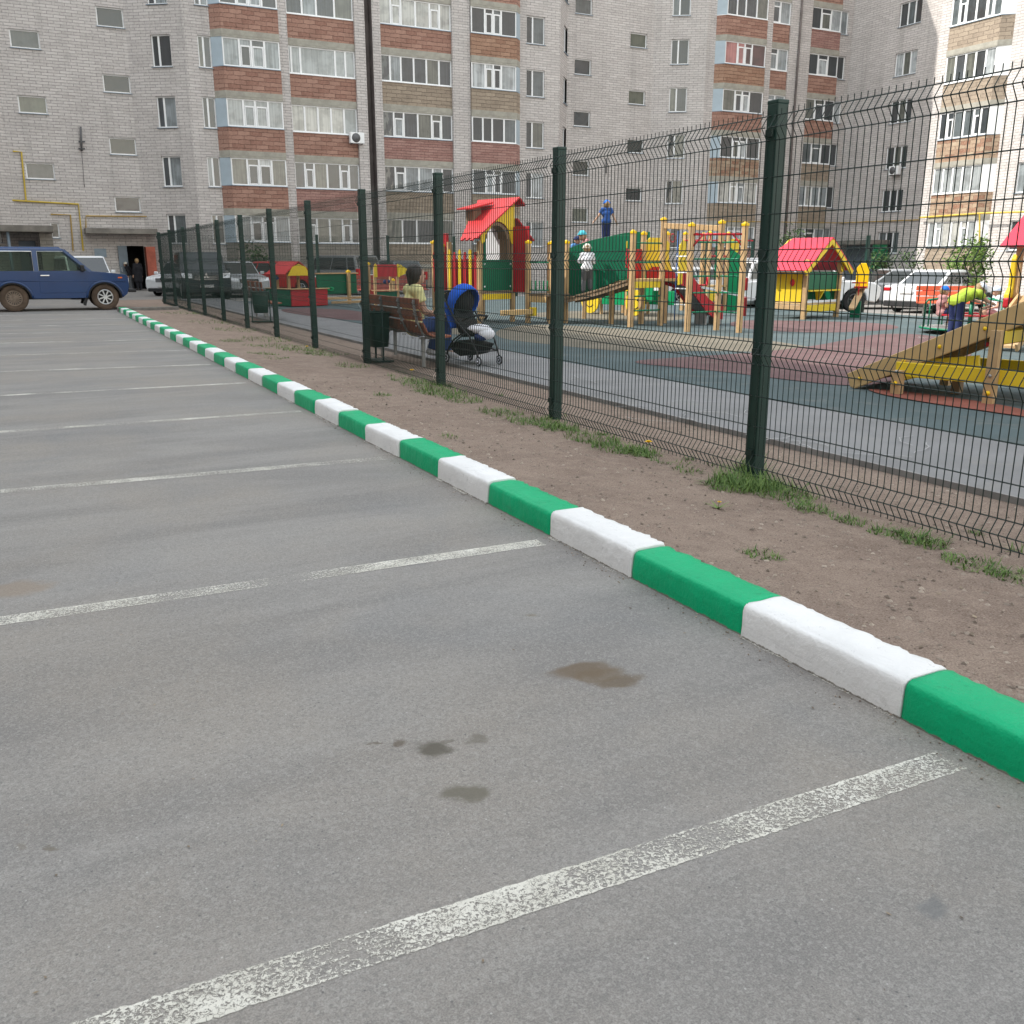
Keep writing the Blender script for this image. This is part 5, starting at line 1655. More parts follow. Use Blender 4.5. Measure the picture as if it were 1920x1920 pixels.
            for s in 'LR':
                if nm == 'shorts':
                    m1 = V('hip' + s).lerp(V('kn' + s), .85)
                    g.tube([V('hip' + s), m1], [.064 * k + e, .054 * k + e], 12); g.ball(V('hip' + s), .064 * k + e, 10, 6)
                else:
                    g.limb(V('hip' + s), V('kn' + s), .064 * k + e, .048 * k + e)
                    g.tube([V('kn' + s), V('an' + s).lerp(V('kn' + s), .05)], [.048 * k + e, .036 * k + e], 12)
        elif nm == 'shoes':
            for s in 'LR':
                ft = V('an' + s) + (Vector(J.get('toe' + s, (0, .09, -.02))) * k)
                dn = Vector((0, 0, -.010 * k))
                hl = V('an' + s) - (ft - V('an' + s)).normalized() * .022 * k
                g.limb(hl + dn, ft + dn, .033 * k, .028 * k)
        nm2 = {'coat': 'coat', 'tshirt': 't_shirt'}.get(nm, nm)
        remesh(g.build(nm2, M[mt], root), max(.006, .0085 * k), 3)
    return root

def stand(**over):
    J = dict(pelvis=(0, 0, .52), chest=(0, .005, .70), neck=(0, 0, .815), head=(0, .012, .915), shL=(-.105, 0, .79), shR=(.105, 0, .79), elL=(-.135, -.01, .62), elR=(.135, -.01, .62), wrL=(-.145, .03, .47), wrR=(.145, .03, .47),
             hipL=(-.05, 0, .50), hipR=(.05, 0, .50), knL=(-.055, .012, .28), knR=(.055, .012, .28), anL=(-.055, -.01, .045), anR=(.055, -.01, .045))
    J.update(over)
    return J
# ------------------------------------------------------------------ benches, bins, stroller
M['bench_wood'] = simple("red_brown_bench_slats", (0.255, 0.082, 0.042), 0.5, 0.18, 5, bmp=0.2)
M['bench_red'] = simple("faded_red_bench_slats", (0.27, 0.060, 0.045), 0.55, 0.15, 5, bmp=0.2)
M['bench_orange'] = simple("orange_bench_slats", (0.60, 0.110, 0.045), 0.5, 0.12, 5)
M['steel'] = simple("galvanised_steel", (0.30, 0.30, 0.30), 0.5, 0.15, 6, metal=0.6)
M['bin'] = simple("dark_green_bin_tin", (0.012, 0.045, 0.035), 0.5, 0.2, 4)
def bench(label, loc, rz, L, mat, group=None):
    """seat faces local +x, runs along y"""
    t = thing("park_bench", label, "bench", loc, rz, group)
    prof = [(-.13, .97), (-.115, .81), (-.075, .645), (.0, .49), (.11, .43), (.24, .43), (.37, .44)]
    for i in range(3):
        (x0, z0), (x1, z1) = prof[i], prof[i + 1]
        mb = MB(); c = Vector(((x0 + x1) / 2, 0, (z0 + z1) / 2)); d = Vector((x1 - x0, 0, z1 - z0)).normalized()
        Rm = Matrix((Vector((0, 1, 0)), d, Vector((0, 1, 0)).cross(d))).transposed()
        mb.box(c, (L, .145, .03), M=Rm); mb.build("back_slat", mat, t, bevel=.008)
    for i in range(3, 6):
        (x0, z0), (x1, z1) = prof[i], prof[i + 1]
        mb = MB(); c = Vector(((x0 + x1) / 2, 0, (z0 + z1) / 2)); d = Vector((x1 - x0, 0, z1 - z0)).normalized()
        Rm = Matrix((Vector((0, 1, 0)), d, Vector((0, 1, 0)).cross(d))).transposed()
        mb.box(c, (L, .115, .03), M=Rm); mb.build("seat_slat", mat, t, bevel=.008)
    for y in (-L / 2 + .12, -L * .17, L * .17, L / 2 - .12):
        mb = MB(); pts = [Vector((x - .028, y, z - .022)) for x, z in prof]
        for a, b in zip(pts, pts[1:]): mb.beam(a, b, .04, .02)
        for x, z in prof[:-1]: mb.ball((x - .05, y, z - .06), .012, 6, 4)
        mb.build("bracket", M['steel'], t)
    for y in (-L / 2 + .25, L / 2 - .25):
        for x in (.02, .24):
            mb = MB(); mb.box((x, y, .21), (.045, .045, .42)); mb.build("leg", M['steel'], t)
        mb = MB(); mb.box((.14, y, .405), (.34, .04, .03)); mb.build("leg_beam", M['steel'], t)
    return t
zb = 0.056
bench("red-brown slatted bench with a curved back, right behind the fence with the woman on it", (4.98, 13.55, zb - .02), rad(-1), 2.35, M['bench_wood'])
q = G(486, 598)
bench("far red-brown bench beside the second litter bin near the fence end", (5.45, 25.3, zb - .02), rad(-1), 1.9, M['bench_wood'])
q = G(745, 572); 
bench("faded red bench at the back of the playground facing the camera", (atY(735, 540, 33.2).x, 33.2, zb), rad(-95), 2.6, M['bench_red'])
q = G(1775, 584)
bench("bright orange slatted bench in the sun in front of the white saloon", (q.x * .89, q.y * .89, gz(q.x * .89) + .02), rad(-125), 1.95, M['bench_orange'])

def litter_bin(label, loc, rz=0.0):
    t = thing("litter_bin", label, "litter bin", loc, rz, "dark green litter bins")
    mb = MB()
    n = 14
    for z, w, d in ((.22, .17, .13), (.40, .19, .145), (.72, .205, .155), (.74, .20, .15)):
        for i in range(n):
            a = 2 * math.pi * i / n
            mb.v.append(Vector((w * math.copysign(abs(math.cos(a)) ** .6, math.cos(a)), d * math.copysign(abs(math.sin(a)) ** .6, math.sin(a)), z)))
    for i in range(3):
        for j in range(n):
            mb.f.append([i * n + j, i * n + (j + 1) % n, (i + 1) * n + (j + 1) % n, (i + 1) * n + j]); mb.m.append(0); mb.sm.append(True)
    mb.f.append(list(range(n - 1, -1, -1))); mb.m.append(0); mb.sm.append(False)
    bk = mb.build("bucket", M['bin'], t)
    mb = MB(); mb.tube([(.205 * math.copysign(abs(math.cos(2 * math.pi * i / n)) ** .6, math.cos(2 * math.pi * i / n)), .155 * math.copysign(abs(math.sin(2 * math.pi * i / n)) ** .6, math.sin(2 * math.pi * i / n)), .73) for i in range(n)], .014, 6, closed=True); mb.build("rim", M['bin'], bk)
    for s in (-1, 1):
        mb = MB(); mb.tube([(s * .22, -.1, 0.0), (s * .22, 0, .02), (s * .22, 0, .78)], .014, 6); mb.build("leg", M['fence'], t)
    mb = MB(); mb.box((0, 0, .012), (.5, .32, .02)); mb.build("base", M['fence'], t)
    return t
litter_bin("dark green litter bin under the left end of the occupied bench", (4.73, 13.80, zb - .03), rad(86))
litter_bin("dark green litter bin in front of the far bench near the fence end", (5.2, 24.1, zb - .02), rad(-10))

def stroller():
    p = G(890, 690)
    a0, a1 = G(842, 686), G(938, 690)
    d = (a1 - a0); ang = math.atan2(d.y, d.x) - rad(30)
    t = thing("stroller", "black pushchair with a bright blue canopy standing beside the bench", "stroller", (p.x + .02, p.y + .1, zb - .0), ang)
    # local: x towards the front wheels, y left
    M['st_blue'] = cloth("bright_blue_canopy", (0.008, 0.10, 0.58)); M['st_black'] = cloth("black_stroller_fabric", (0.012, 0.012, 0.014)); M['st_frame'] = simple("black_tube", (0.015, 0.015, 0.017), 0.35)
    M['st_rim'] = simple("pale_wheel_hub", (0.62, 0.63, 0.70), 0.5)
    for (x, y, r) in ((-.36, -.22, .075), (-.36, .22, .075), (.38, -.19, .07), (.38, .19, .07)):
        mb = MB(); mb.tube([(r * .86 * math.cos(2 * math.pi * i / 20), 0, r * .86 * math.sin(2 * math.pi * i / 20)) for i in range(20)], r * .15, 8, closed=True)
        w = mb.build("wheel", M['tyre'], t, loc=(x, y, r))
        mb = MB(); mb.tube([(0, -.012, 0), (0, .012, 0)], r * .74, 16, smooth=False); mb.ball((0, -.012, 0), r * .2, 8, 6); mb.build("hub", M['st_rim'], w)
        mb = MB(); mb.tube([(0, -.014, 0), (0, .014, 0)], r * .5, 5, smooth=False); mb.build("hub_disc", M['st_frame'], w)
    mb = MB()
    for s in (-1, 1):
        y = s * .215
        mb.tube([(-.36, y, .08), (-.30, y, .22), (-.18, y, .34), (0.02, y, .44)], .013, 8)
        mb.tube([(.38, y * .88, .08), (.34, y * .9, .20), (.20, y, .42), (.06, y, .50), (-.12, y, .62), (-.34, y, .86), (-.48, y, 1.0)], .013, 8)
        mb.tube([(-.30, y, .22), (.10, y, .22), (.33, y * .9, .20)], .010, 8)
        mb.tube([(-.26, y, .25), (.12, y, .46)], .010, 8)
    mb.tube([(-.48, -.215, 1.0), (-.50, -.1, 1.02), (-.50, .1, 1.02), (-.48, .215, 1.0)], .017, 8)
    mb.tube([(-.30, -.215, .22), (-.30, .215, .22)], .01, 8); mb.tube([(.33, -.19, .2), (.33, .19, .2)], .01, 8)
    mb.build("frame", M['st_frame'], t)
    mb = MB(); mb.prism([(-.34, -.19, .26), (-.1, -.19, .34), (.28, -.19, .30), (.16, -.19, .16), (-.08, -.19, .11), (-.24, -.19, .16)], (0, .38, 0)); mb.build("basket", M['st_black'], t, bevel=.02)
    mb = MB(); mb.prism([(.20, -.17, .42), (-.05, -.17, .38), (-.14, -.17, .46), (-.36, -.17, .86), (-.30, -.17, .90), (-.06, -.17, .52), (.20, -.17, .50)], (0, .34, 0)); mb.build("seat", M['st_black'], t, bevel=.025)
    mb = MB()                                              # canopy: a deep hood opening to the front
    n, k = 20, 8
    c = Vector((-.20, 0, .86))
    ax = Vector((-.86, 0, .51)); sx_ = Vector((0, 1, 0)); up_ = ax.cross(sx_)
    for i in range(k + 1):
        th_ = rad(4 + 98 * i / k)
        for j in range(n):
            b_ = 2 * math.pi * j / n
            mb.v.append(c + ax * (.26 * math.cos(th_)) + (sx_ * (.215 * math.cos(b_)) + up_ * (.265 * math.sin(b_))) * math.sin(th_))
    for i in range(k):
        for j in range(n):
            q = i * n
            mb.f.append([q + j, q + (j + 1) % n, q + n + (j + 1) % n, q + n + j]); mb.m.append(0); mb.sm.append(True)
    cn = mb.build("canopy", M['st_blue'], t)
    so = cn.modifiers.new("solid", 'SOLIDIFY'); so.thickness = .012
    mb = MB(); mb.ball(c + ax * .06, (.18, .18, .195), 14, 8); mb.build("lining", M['st_black'], t)
    mb = MB(); mb.box((-.40, 0, .72), (.05, .38, .5), M=Matrix.Rotation(rad(-28), 3, 'Y')); mb.build("back_flap", M['st_blue'], t, bevel=.02)
    mb = MB(); mb.ball((.16, 0, .50), (.20, .17, .075), 12, 8); mb.ball((.30, .02, .44), (.10, .14, .08), 10, 8)
    bl = mb.build("blanket", M['c_white'], t)
    mb = MB(); mb.ball((.26, -.05, .40), (.10, .11, .06), 10, 8); mb.build("footmuff", M['c_navy'], t)
    mb = MB(); mb.tube([(.02, -.2, .62), (.14, -.16, .68), (.18, 0, .70), (.14, .16, .68), (.02, .2, .62)], .016, 8); mb.build("bumper_bar", M['st_black'], t)
    mb = MB(); mb.ball((-.50, -.05, .86), (.07, .13, .15), 10, 8); mb.build("bag", M['st_black'], t)
stroller()

# ------------------------------------------------------------------ playground equipment
M['wood'] = simple("light_glued_timber", (0.47, 0.315, 0.165), 0.6, 0.14, 4, bmp=0.15)
M['wood_tan'] = simple("tan_painted_board", (0.50, 0.345, 0.165), 0.55, 0.08, 2)
M['wood_dark'] = simple("weathered_deck_boards", (0.22, 0.155, 0.10), 0.75, 0.2, 5, bmp=0.3)
M['yel'] = simple("yellow_playground_board", (0.74, 0.54, 0.03), 0.45, 0.05, 2)
M['yel_cap'] = simple("yellow_plastic_cap", (0.80, 0.52, 0.01), 0.35, 0.05, 2)
M['redp'] = simple("red_playground_board", (0.42, 0.018, 0.028), 0.45, 0.06, 2)
M['redroof'] = simple("bright_red_roof_board", (0.56, 0.030, 0.036), 0.45, 0.05, 2)
M['pinkroof'] = simple("pink_red_roof_board", (0.68, 0.030, 0.062), 0.45, 0.05, 2)
M['grnp'] = simple("green_playground_board", (0.0, 0.115, 0.058), 0.45, 0.07, 2)
M['grnl'] = simple("light_green_board", (0.0, 0.26, 0.10), 0.45, 0.06, 2)
M['grnt'] = simple("green_steel_tube", (0.0, 0.17, 0.085), 0.4, 0.06, 3)
M['redt'] = simple("red_steel_tube", (0.50, 0.015, 0.03), 0.4, 0.06, 3)
M['whitep'] = simple("milky_white_panel", (0.70, 0.73, 0.78), 0.4, 0.05, 2)
M['rope'] = simple("blue_rope", (0.05, 0.13, 0.35), 0.8)

class Kit:
    """parts of one piece of equipment, in its own coordinates"""
    def __init__(s, name, label, cat, org, ang):
        s.t = thing(name, label, cat, org, ang)
    def post(s, x, y, h, w=.095, cap=True, z0=0.0):
        mb = MB(); mb.box((x, y, (h + z0) / 2), (w, w, h - z0))
        for q in (-.018, .018):
            mb.span((x + q - .003, y - w / 2 - .0015, z0 + .02), (x + q + .003, y - w / 2 + .002, h - .02))
        p = mb.build("post", M['wood'], s.t, bevel=.008)
        if cap:
            mb = MB(); mb.span((x - w / 2 - .012, y - w / 2 - .012, h - .03), (x + w / 2 + .012, y + w / 2 + .012, h + .025)); mb.ball((x, y, h + .02), (w * .5, w * .5, w * .36), 10, 5, zmin=0)
            mb.build("cap", M['yel_cap'], p, bevel=.006)
        mb = MB(); mb.span((x - .03, y - .03, -.02), (x + .03, y + .03, .04)); 
        return p
    def board(s, nm, lo, hi, mat, bevel=.008):
        mb = MB(); mb.span(lo, hi); return mb.build(nm, M[mat], s.t, bevel=bevel)
    def plate(s, nm, pts, ext, mat, bevel=.006):
        mb = MB(); mb.prism(pts, ext); return mb.build(nm, M[mat], s.t, bevel=bevel)
    def bar(s, nm, pts, r, mat):
        mb = MB(); mb.tube(pts, r, 10); return mb.build(nm, M[mat], s.t)
    def beam(s, nm, a, b, w, h, mat):
        mb = MB(); mb.beam(a, b, w, h); return mb.build(nm, M[mat], s.t, bevel=.008)
    def bolts(s, pts, mat='yel_cap', r=.02):
        mb = MB()
        for p in pts: mb.ball(p, r, 8, 5)
        return mb.build("bolt_cap", M[mat], s.t)

BR_A, BR_B = Vector((1.45, -1.25)), Vector((1.75, -3.10))
BR_N = Vector((1.0, .16)).normalized()
def bridge_z(q): return .56 + .45 * q ** 1.3
def play_complex():
    p0 = G(900, 611)
    k = Kit("play_tower", "big play complex with a red-roofed crooked house, green arched bridge, slide and climbing frame", "play structure", (p0.x, p0.y, zb), rad(15))
    # crooked house
    for x, y, h in ((0, 0, 1.9), (1.05, 0, 1.95), (0, 1.15, 1.9), (1.05, 1.15, 1.95)): k.post(x, y, h, cap=False)
    k.post(0.10, 1.9, 1.90, cap=True); k.post(-.05, 1.35, 1.82)
    k.board("deck", (-.05, -.05, .70), (1.1, 1.2, .76), 'wood_dark')
    k.board("skirt", (.06, -.035, .55), (.99, -.005, .69), 'yel'); k.board("skirt", (.005, .06, .55), (.03, 1.1, .69), 'yel')
    k.board("low_beam", (-.04, -.9, .22), (1.0, -.78, .34), 'wood_tan'); k.board("low_beam_end", (.9, -.92, .18), (1.02, -.76, .38), 'yel')
    pl_ = k.board("front_panel", (.04, -.045, .76), (1.02, -.012, 1.48), 'grnp')
    k.bolts([(.12, -.05, .86), (.94, -.05, .86), (.12, -.05, 1.38), (.94, -.05, 1.38)], 'pvc', .022)
    # yellow gable board with its arch
    g = [(.0, 1.90), (.06, 1.84), (.12, 1.90), (.12, 1.98)]
    for i in range(11):
        a = rad(180 - 18 * i); g.append((.53 + .40 * math.cos(a), 1.96 + .40 * math.sin(a)) if .53 + .40 * math.cos(a) > .30 else (.53 + .40 * math.cos(a), 1.96 + .28 * math.sin(a)))
    g += [(.94, 1.96), (.94, 1.90), (1.0, 1.84), (1.06, 1.90), (1.06, 2.81), (0.0, 2.06)]
    k.plate("gable_board", [(x, -.06, z) for x, z in g], (0, .03, 0), 'yel', .004)
    ar = []
    for i in range(13):
        a = rad(180 - 15 * i); ar.append((.53 + .38 * math.cos(a), 1.96 + .38 * math.sin(a)))
    k.plate("arch_frame", [(x, -.02, z) for x, z in ar] + [(.53 + .31 * math.cos(rad(15 * i)), -.02, 1.96 + .31 * math.sin(rad(15 * i))) for i in range(13)], (0, .30, 0), 'wood_dark', 0)
    k.board("arch_leg", (.13, -.03, 1.48), (.19, .02, 2.02), 'grnp'); k.board("arch_leg", (.88, -.03, 1.48), (.94, .27, 1.96), 'wood_dark')
    wp = [(.05, 1.45), (1.0, 1.4), (1.0, 1.95)] + [(.53 + .46 * math.cos(rad(20 * i)), 1.98 + .34 * math.sin(rad(20 * i))) for i in range(1, 9)] + [(.05, 1.95)]
    k.plate("window_panel", [(1.03, .55 + (x - .525), z) for x, z in wp], (.02, 0, 0), 'whitep')
    # roofs: long left slope, short right slope, small dormer
    def slope(nm, xa, za, xb, zb_, y0, y1, mat, notch=False, yb=None):
        d = Vector((xb - xa, 0, zb_ - za)); n = Vector((-d.z, 0, d.x)).normalized() * .035
        if n.z < 0: n = -n
        pts = [Vector((xa, y0, za)), Vector((xa, y1, za))]
        m_ = 6 if notch else 1
        for i in range(m_):
            ye = y1 if yb is None else yb
            y_a, y_b = ye + (y0 - ye) * i / m_, ye + (y0 - ye) * (i + 1) / m_
            q = 1.0 if i % 2 == 0 else .955
            pts += [Vector((xa, y_a, za)) + d * q, Vector((xa, y_b, za)) + d * q]
        for p in pts: pass
        k.plate(nm, [p for p in pts], n, mat, .004)
    slope("roof_slope", 1.12, 2.90, -.29, 1.90, -.20, 1.35, 'redroof', True, .34)
    slope("roof_slope", 1.09, 2.905, 1.28, 2.72, -.20, 1.35, 'redp')
    slope("roof_slope", 1.07, 2.42, 1.62, 1.92, -.15, 1.30, 'redp')
    k.board("dormer", (.34, .62, 2.1), (.60, .90, 2.72), 'wood_dark'); slope("dormer_roof", .86, 2.80, .16, 2.64, .48, 1.02, 'redroof')
    # fence pickets on the left side
    for i in range(9):
        y = .10 + i * .20
        hh = 1.72 if i % 2 else 1.66
        c = 'redp' if i % 2 == 0 else 'yel'
        k.plate("picket", [(-.05, y - .045, .70), (-.05, y + .045, .70), (-.05, y + .045, hh - .05), (-.05, y + .02, hh), (-.05, y - .02, hh), (-.05, y - .045, hh - .05)], (.03, 0, 0), c, .004)
    k.board("side_panel", (1.02, -.60, .72), (1.06, -.05, 2.25), 'redp'); k.board("side_panel", (-.02, 1.20, .70), (.04, 1.55, 2.1), 'redp'); k.board("back_wall", (.05, 1.18, .76), (1.0, 1.2, 1.5), 'redp')
    # small landing with green rope rails
    k.post(.98, -.64, 1.88); k.post(1.20, -1.22, 1.86); k.post(1.66, -1.24, 1.88); k.post(1.72, -.62, 1.86)
    k.board("deck", (.95, -1.3, .64), (1.75, -.6, .70), 'wood_dark'); k.board("skirt", (.95, -1.29, .50), (.985, -.62, .64), 'wood_tan')
    for z in (.78, 1.42): k.bar("rail", [(.97, -.64, z), (1.19, -1.22, z)], .016, 'grnt')
    for i in range(1, 6):
        q = i / 6; k.bar("baluster", [(.97 + .22 * q, -.64 - .58 * q, .78), (.97 + .22 * q, -.64 - .58 * q, 1.0)], .014, 'grnl')
    # arched bridge, its green side walls, the decks behind them
    N = 12
    A, B = BR_A, BR_B
    d = (B - A); nrm = BR_N
    dz = bridge_z
    mb = MB()
    for i in range(N):
        q0, q1 = i / N, (i + 1) / N - .012
        a, b = A + d * q0, A + d * q1
        mb.prism([(a.x, a.y, dz(q0)), (b.x, b.y, dz(q1)), (b.x + nrm.x * .70, b.y + nrm.y * .70, dz(q1)), (a.x + nrm.x * .70, a.y + nrm.y * .70, dz(q0))], (0, 0, .045))
    mb.build("bridge_deck", M['wood_dark'], k.t, bevel=.006)
    for off in (.02, .64):
        mb = MB()
        pts = [A + d * (i / N) + nrm * off for i in range(N + 1)]
        mb.prism([(p.x, p.y, dz(i / N) - .09) for i, p in enumerate(pts)] + [(p.x, p.y, dz((N - i) / N) - .002) for i, p in enumerate(reversed(pts))], (nrm.x * .04, nrm.y * .04, 0))
        mb.build("bridge_beam", M['wood_dark'], k.t)
    for (wa, wb, up) in ((Vector((1.90, -.35)), Vector((2.45, -2.70)), 0.0), (Vector((2.55, -.35)), Vector((2.95, -2.70)), .09)):
        wd_ = wb - wa
        pts = [wa + wd_ * (i / N) for i in range(N + 1)]
        def wl_(q): return .48 + .68 * q ** 1.35
        def wt_(q): return 1.52 + up + .50 * math.sin(q * math.pi / 2) + .05 * math.sin(q * math.pi)
        k.plate("side_wall", [(p.x, p.y, wl_(i / N)) for i, p in enumerate(pts)] + [(p.x, p.y, wt_((N - i) / N)) for i, p in enumerate(reversed(pts))], (.02, .005, 0), 'grnp', .003)
    k.board("grip", (2.395, -2.50, 1.30), (2.42, -2.43, 1.74), 'redp'); k.board("grip_tip", (2.393, -2.50, 1.742), (2.418, -2.43, 1.90), 'yel')
    k.board("deck", (2.62, -2.2, .94), (3.3, -.3, 1.0), 'wood_tan'); k.board("lookout", (2.75, -1.6, 1.82), (3.2, -1.1, 1.88), 'wood_tan')
    for x, y, h in ((3.25, -.35, 1.75), (3.2, -1.1, 1.82), (3.2, -1.6, 1.82), (2.76, -1.1, 1.82), (2.76, -1.6, 1.82)): k.post(x, y, h, .08, cap=(h < 1.8), z0=(.0 if h < 1.8 else 1.0))
    # second tower
    for x, y, h in ((1.72, -3.26, 2.07), (2.72, -2.72, 2.07), (2.62, -3.38, 2.36), (3.35, -2.9, 2.07)): k.post(x, y, h)
    k.post(2.16, -2.28, .92, cap=False)
    k.plate("deck", [(1.72, -3.24, 1.0), (2.72, -2.70, 1.0), (3.36, -2.9, 1.0), (2.95, -3.75, 1.0), (2.62, -3.42, 1.0)], (0, 0, .06), 'wood_tan')
    k.plate("skirt", [(1.74, -3.275, .86), (2.60, -3.395, .86), (2.60, -3.395, 1.0), (1.74, -3.275, 1.0)], (0, .03, 0), 'yel')
    for z in (.36, .68, 1.42, 1.84): k.bar("rung", [(1.73, -3.27, z), (2.62, -3.39, z)], .018, 'grnt')
    k.plate("back_panel", [(2.78, -2.72, 1.22), (3.30, -2.9, 1.22), (3.30, -2.9, 1.88), (3.18, -2.86, 1.98), (2.9, -2.76, 1.98), (2.78, -2.72, 1.88)], (.01, .03, 0), 'yel')
    k.plate("back_panel", [(2.30, -2.64, 1.05), (2.70, -2.72, 1.05), (2.70, -2.72, 1.72), (2.30, -2.64, 1.72)], (.01, .03, 0), 'redp')
    k.plate("seat_panel", [(2.80, -2.76, 1.06), (3.30, -2.94, 1.06), (3.30, -2.94, 1.20), (3.15, -2.90, 1.32), (2.95, -2.82, 1.32), (2.80, -2.76, 1.20)], (.0, -.03, 0), 'redp')
    # slide
    sp = [(2.9, 1.02), (3.12, .96), (3.4, .66), (3.65, .38), (3.85, .25), (4.08, .22)]
    def sl(q): return Vector((q - .05, -3.52 - (q - 2.9) * .30, 0))
    mb = MB()
    for (a, za), (b, zb_) in zip(sp, sp[1:]):
        pa, pb_ = sl(a), sl(b)
        mb.prism([(pa.x, pa.y - .20, za), (pb_.x, pb_.y - .20, zb_), (pb_.x, pb_.y + .20, zb_), (pa.x, pa.y + .20, za)], (0, 0, -.03))
    so_ = mb.build("slide", M['steel'], k.t)
    for s in (-1, 1):
        mb = MB()
        up = [(sl(a).x, sl(a).y + s * .21, za + .24) for a, za in sp]; lo = [(sl(a).x, sl(a).y + s * .21, za - .10) for a, za in reversed(sp)]
        mb.prism(up + lo, (0, s * .03, 0)); mb.build("slide_side", M['redp'], so_)
    for qq, hh in ((4.1, .18), (3.7, .30)):
        mb = MB(); q = sl(qq); mb.box((q.x, q.y, hh / 2), (.06, .32, hh)); mb.build("slide_leg", M['steel'], so_)
    for s in (-1, 1):
        q = sl(2.9)
        k.plate("slide_gate", [(q.x - .1, q.y + s * .25, .92), (q.x + .22, q.y + s * .25, .98), (q.x + .30, q.y + s * .25, 1.22), (q.x + .14, q.y + s * .25, 1.50), (q.x + .14, q.y + s * .25, 1.85), (q.x + .02, q.y + s * .25, 1.92), (q.x - .1, q.y + s * .25, 1.80)], (0, .03, 0), 'yel')
    # climbing frame
    cA, cB, cC = (1.52, -5.02), (2.36, -5.16), (2.09, -5.93)
    for c, h in ((cA, 2.17), (cB, 2.24), (cC, 2.17)): k.post(c[0], c[1], h)
    for z in (1.02 - .62, .80, 1.14, 1.49, 1.83):
        k.bar("rung", [(cA[0], cA[1], z), (cB[0], cB[1], z)], .018, 'grnt'); k.bar("rung", [(cB[0], cB[1], z), (cC[0], cC[1], z)], .018, 'grnt')
    k.bar("monkey_bar", [(cA[0], cA[1], 1.98), (cC[0], cC[1], 1.98)], .024, 'redt')
    k.bar("brace", [(cA[0], cA[1], 1.70), (cA[0] + .12, cA[1] - .2, 1.97)], .018, 'redt'); k.bar("brace", [(cC[0], cC[1], 1.70), (cC[0] - .12, cC[1] + .2, 1.97)], .018, 'redt')
    k.beam("top_beam", (2.60, -3.44, 2.22), (2.38, -5.10, 2.12), .09, .12, 'wood')
    for i in (0.25, .48):
        x, y = 2.60 - .22 * i, -3.44 - 1.66 * i
        k.bar("rope", [(x, y, 2.1), (x, y, .15)], .012, 'rope')
    for z in (.5, .85, 1.2, 1.55): k.bar("rope_rung", [(2.545, -3.85, z), (2.495, -4.24, z)], .014, 'pvc')
    for i in (.15, .6, .8):
        x, y = 2.60 - .22 * i, -3.44 - 1.66 * i
        mb = MB(); mb.tube([(x + .09 * math.cos(2 * math.pi * j / 12), y, 1.95 + .09 * math.sin(2 * math.pi * j / 12)) for j in range(12)], .012, 6, closed=True); mb.build("ring", M['redt'], k.t)
    return k
PC = play_complex()

def toy_truck():
    a, b = G(1108, 592), G(1192, 597)
    d = (b - a); ang = math.atan2(d.y, d.x)
    k = Kit("toy_truck", "green and yellow wooden play truck with a smiling wheel behind the bridge", "toy truck", ((a.x + b.x) / 2, (a.y + b.y) / 2, zb), ang)
    L = d.length
    k.board("chassis", (-L / 2 - .25, .02, .28), (L / 2 + .1, .07, .66), 'grnl'); k.board("chassis", (-L / 2 - .25, .95, .28), (L / 2 + .5, 1.0, .66), 'grnl')
    k.plate("bonnet_side", [(-L / 2 + .2, .0, .66), (L / 2 - .1, .0, .66), (L / 2 - .1, .0, 1.05), (L / 2 - .35, .0, 1.05), (L / 2 - .5, .0, .86), (-.1, .0, .86), (-.1, .0, 1.35), (-.45, .0, 1.35), (-L / 2 + .45, .0, .95), (-L / 2 + .2, .0, .85)], (0, .05, 0), 'yel')
    k.board("seat", (-.5, .07, .6), (.5, .95, .64), 'wood_tan'); k.board("cab_roof", (-.6, -.02, 1.36), (.5, 1.02, 1.41), 'redp')
    for x in (-.5, .45):
        for y in (.05, .95): k.post(x, y, 1.36, .07, cap=False)
    k.board("bed_panel", (L / 2 + .1, .03, .40), (L / 2 + .55, .07, 1.1), 'grnl'); k.board("bumper", (-L / 2 - .34, .05, .25), (-L / 2 - .25, .98, .62), 'whitep')
    for x in (-L / 2, L / 2):
        mb = MB(); mb.tube([(x, -.06, .36), (x, -.01, .36)], .34, 28, smooth=False); w = mb.build("wheel", M['yel'], k.t)
        mb = MB()
        for s in (-1, 1): mb.ball((x + s * .11, -.062, .44), .035, 8, 5)
        mb.tube([(x + .16 * math.cos(rad(t)), -.064, .36 + .16 * math.sin(rad(t))) for t in range(215, 330, 10)], .012, 6); mb.build("wheel_face", M['trim'], w)
    k.board("leg", (-.3, .2, 0), (-.2, .3, .3), 'wood_dark'); k.board("leg", (.3, .7, 0), (.4, .8, .3), 'wood_dark')
toy_truck()

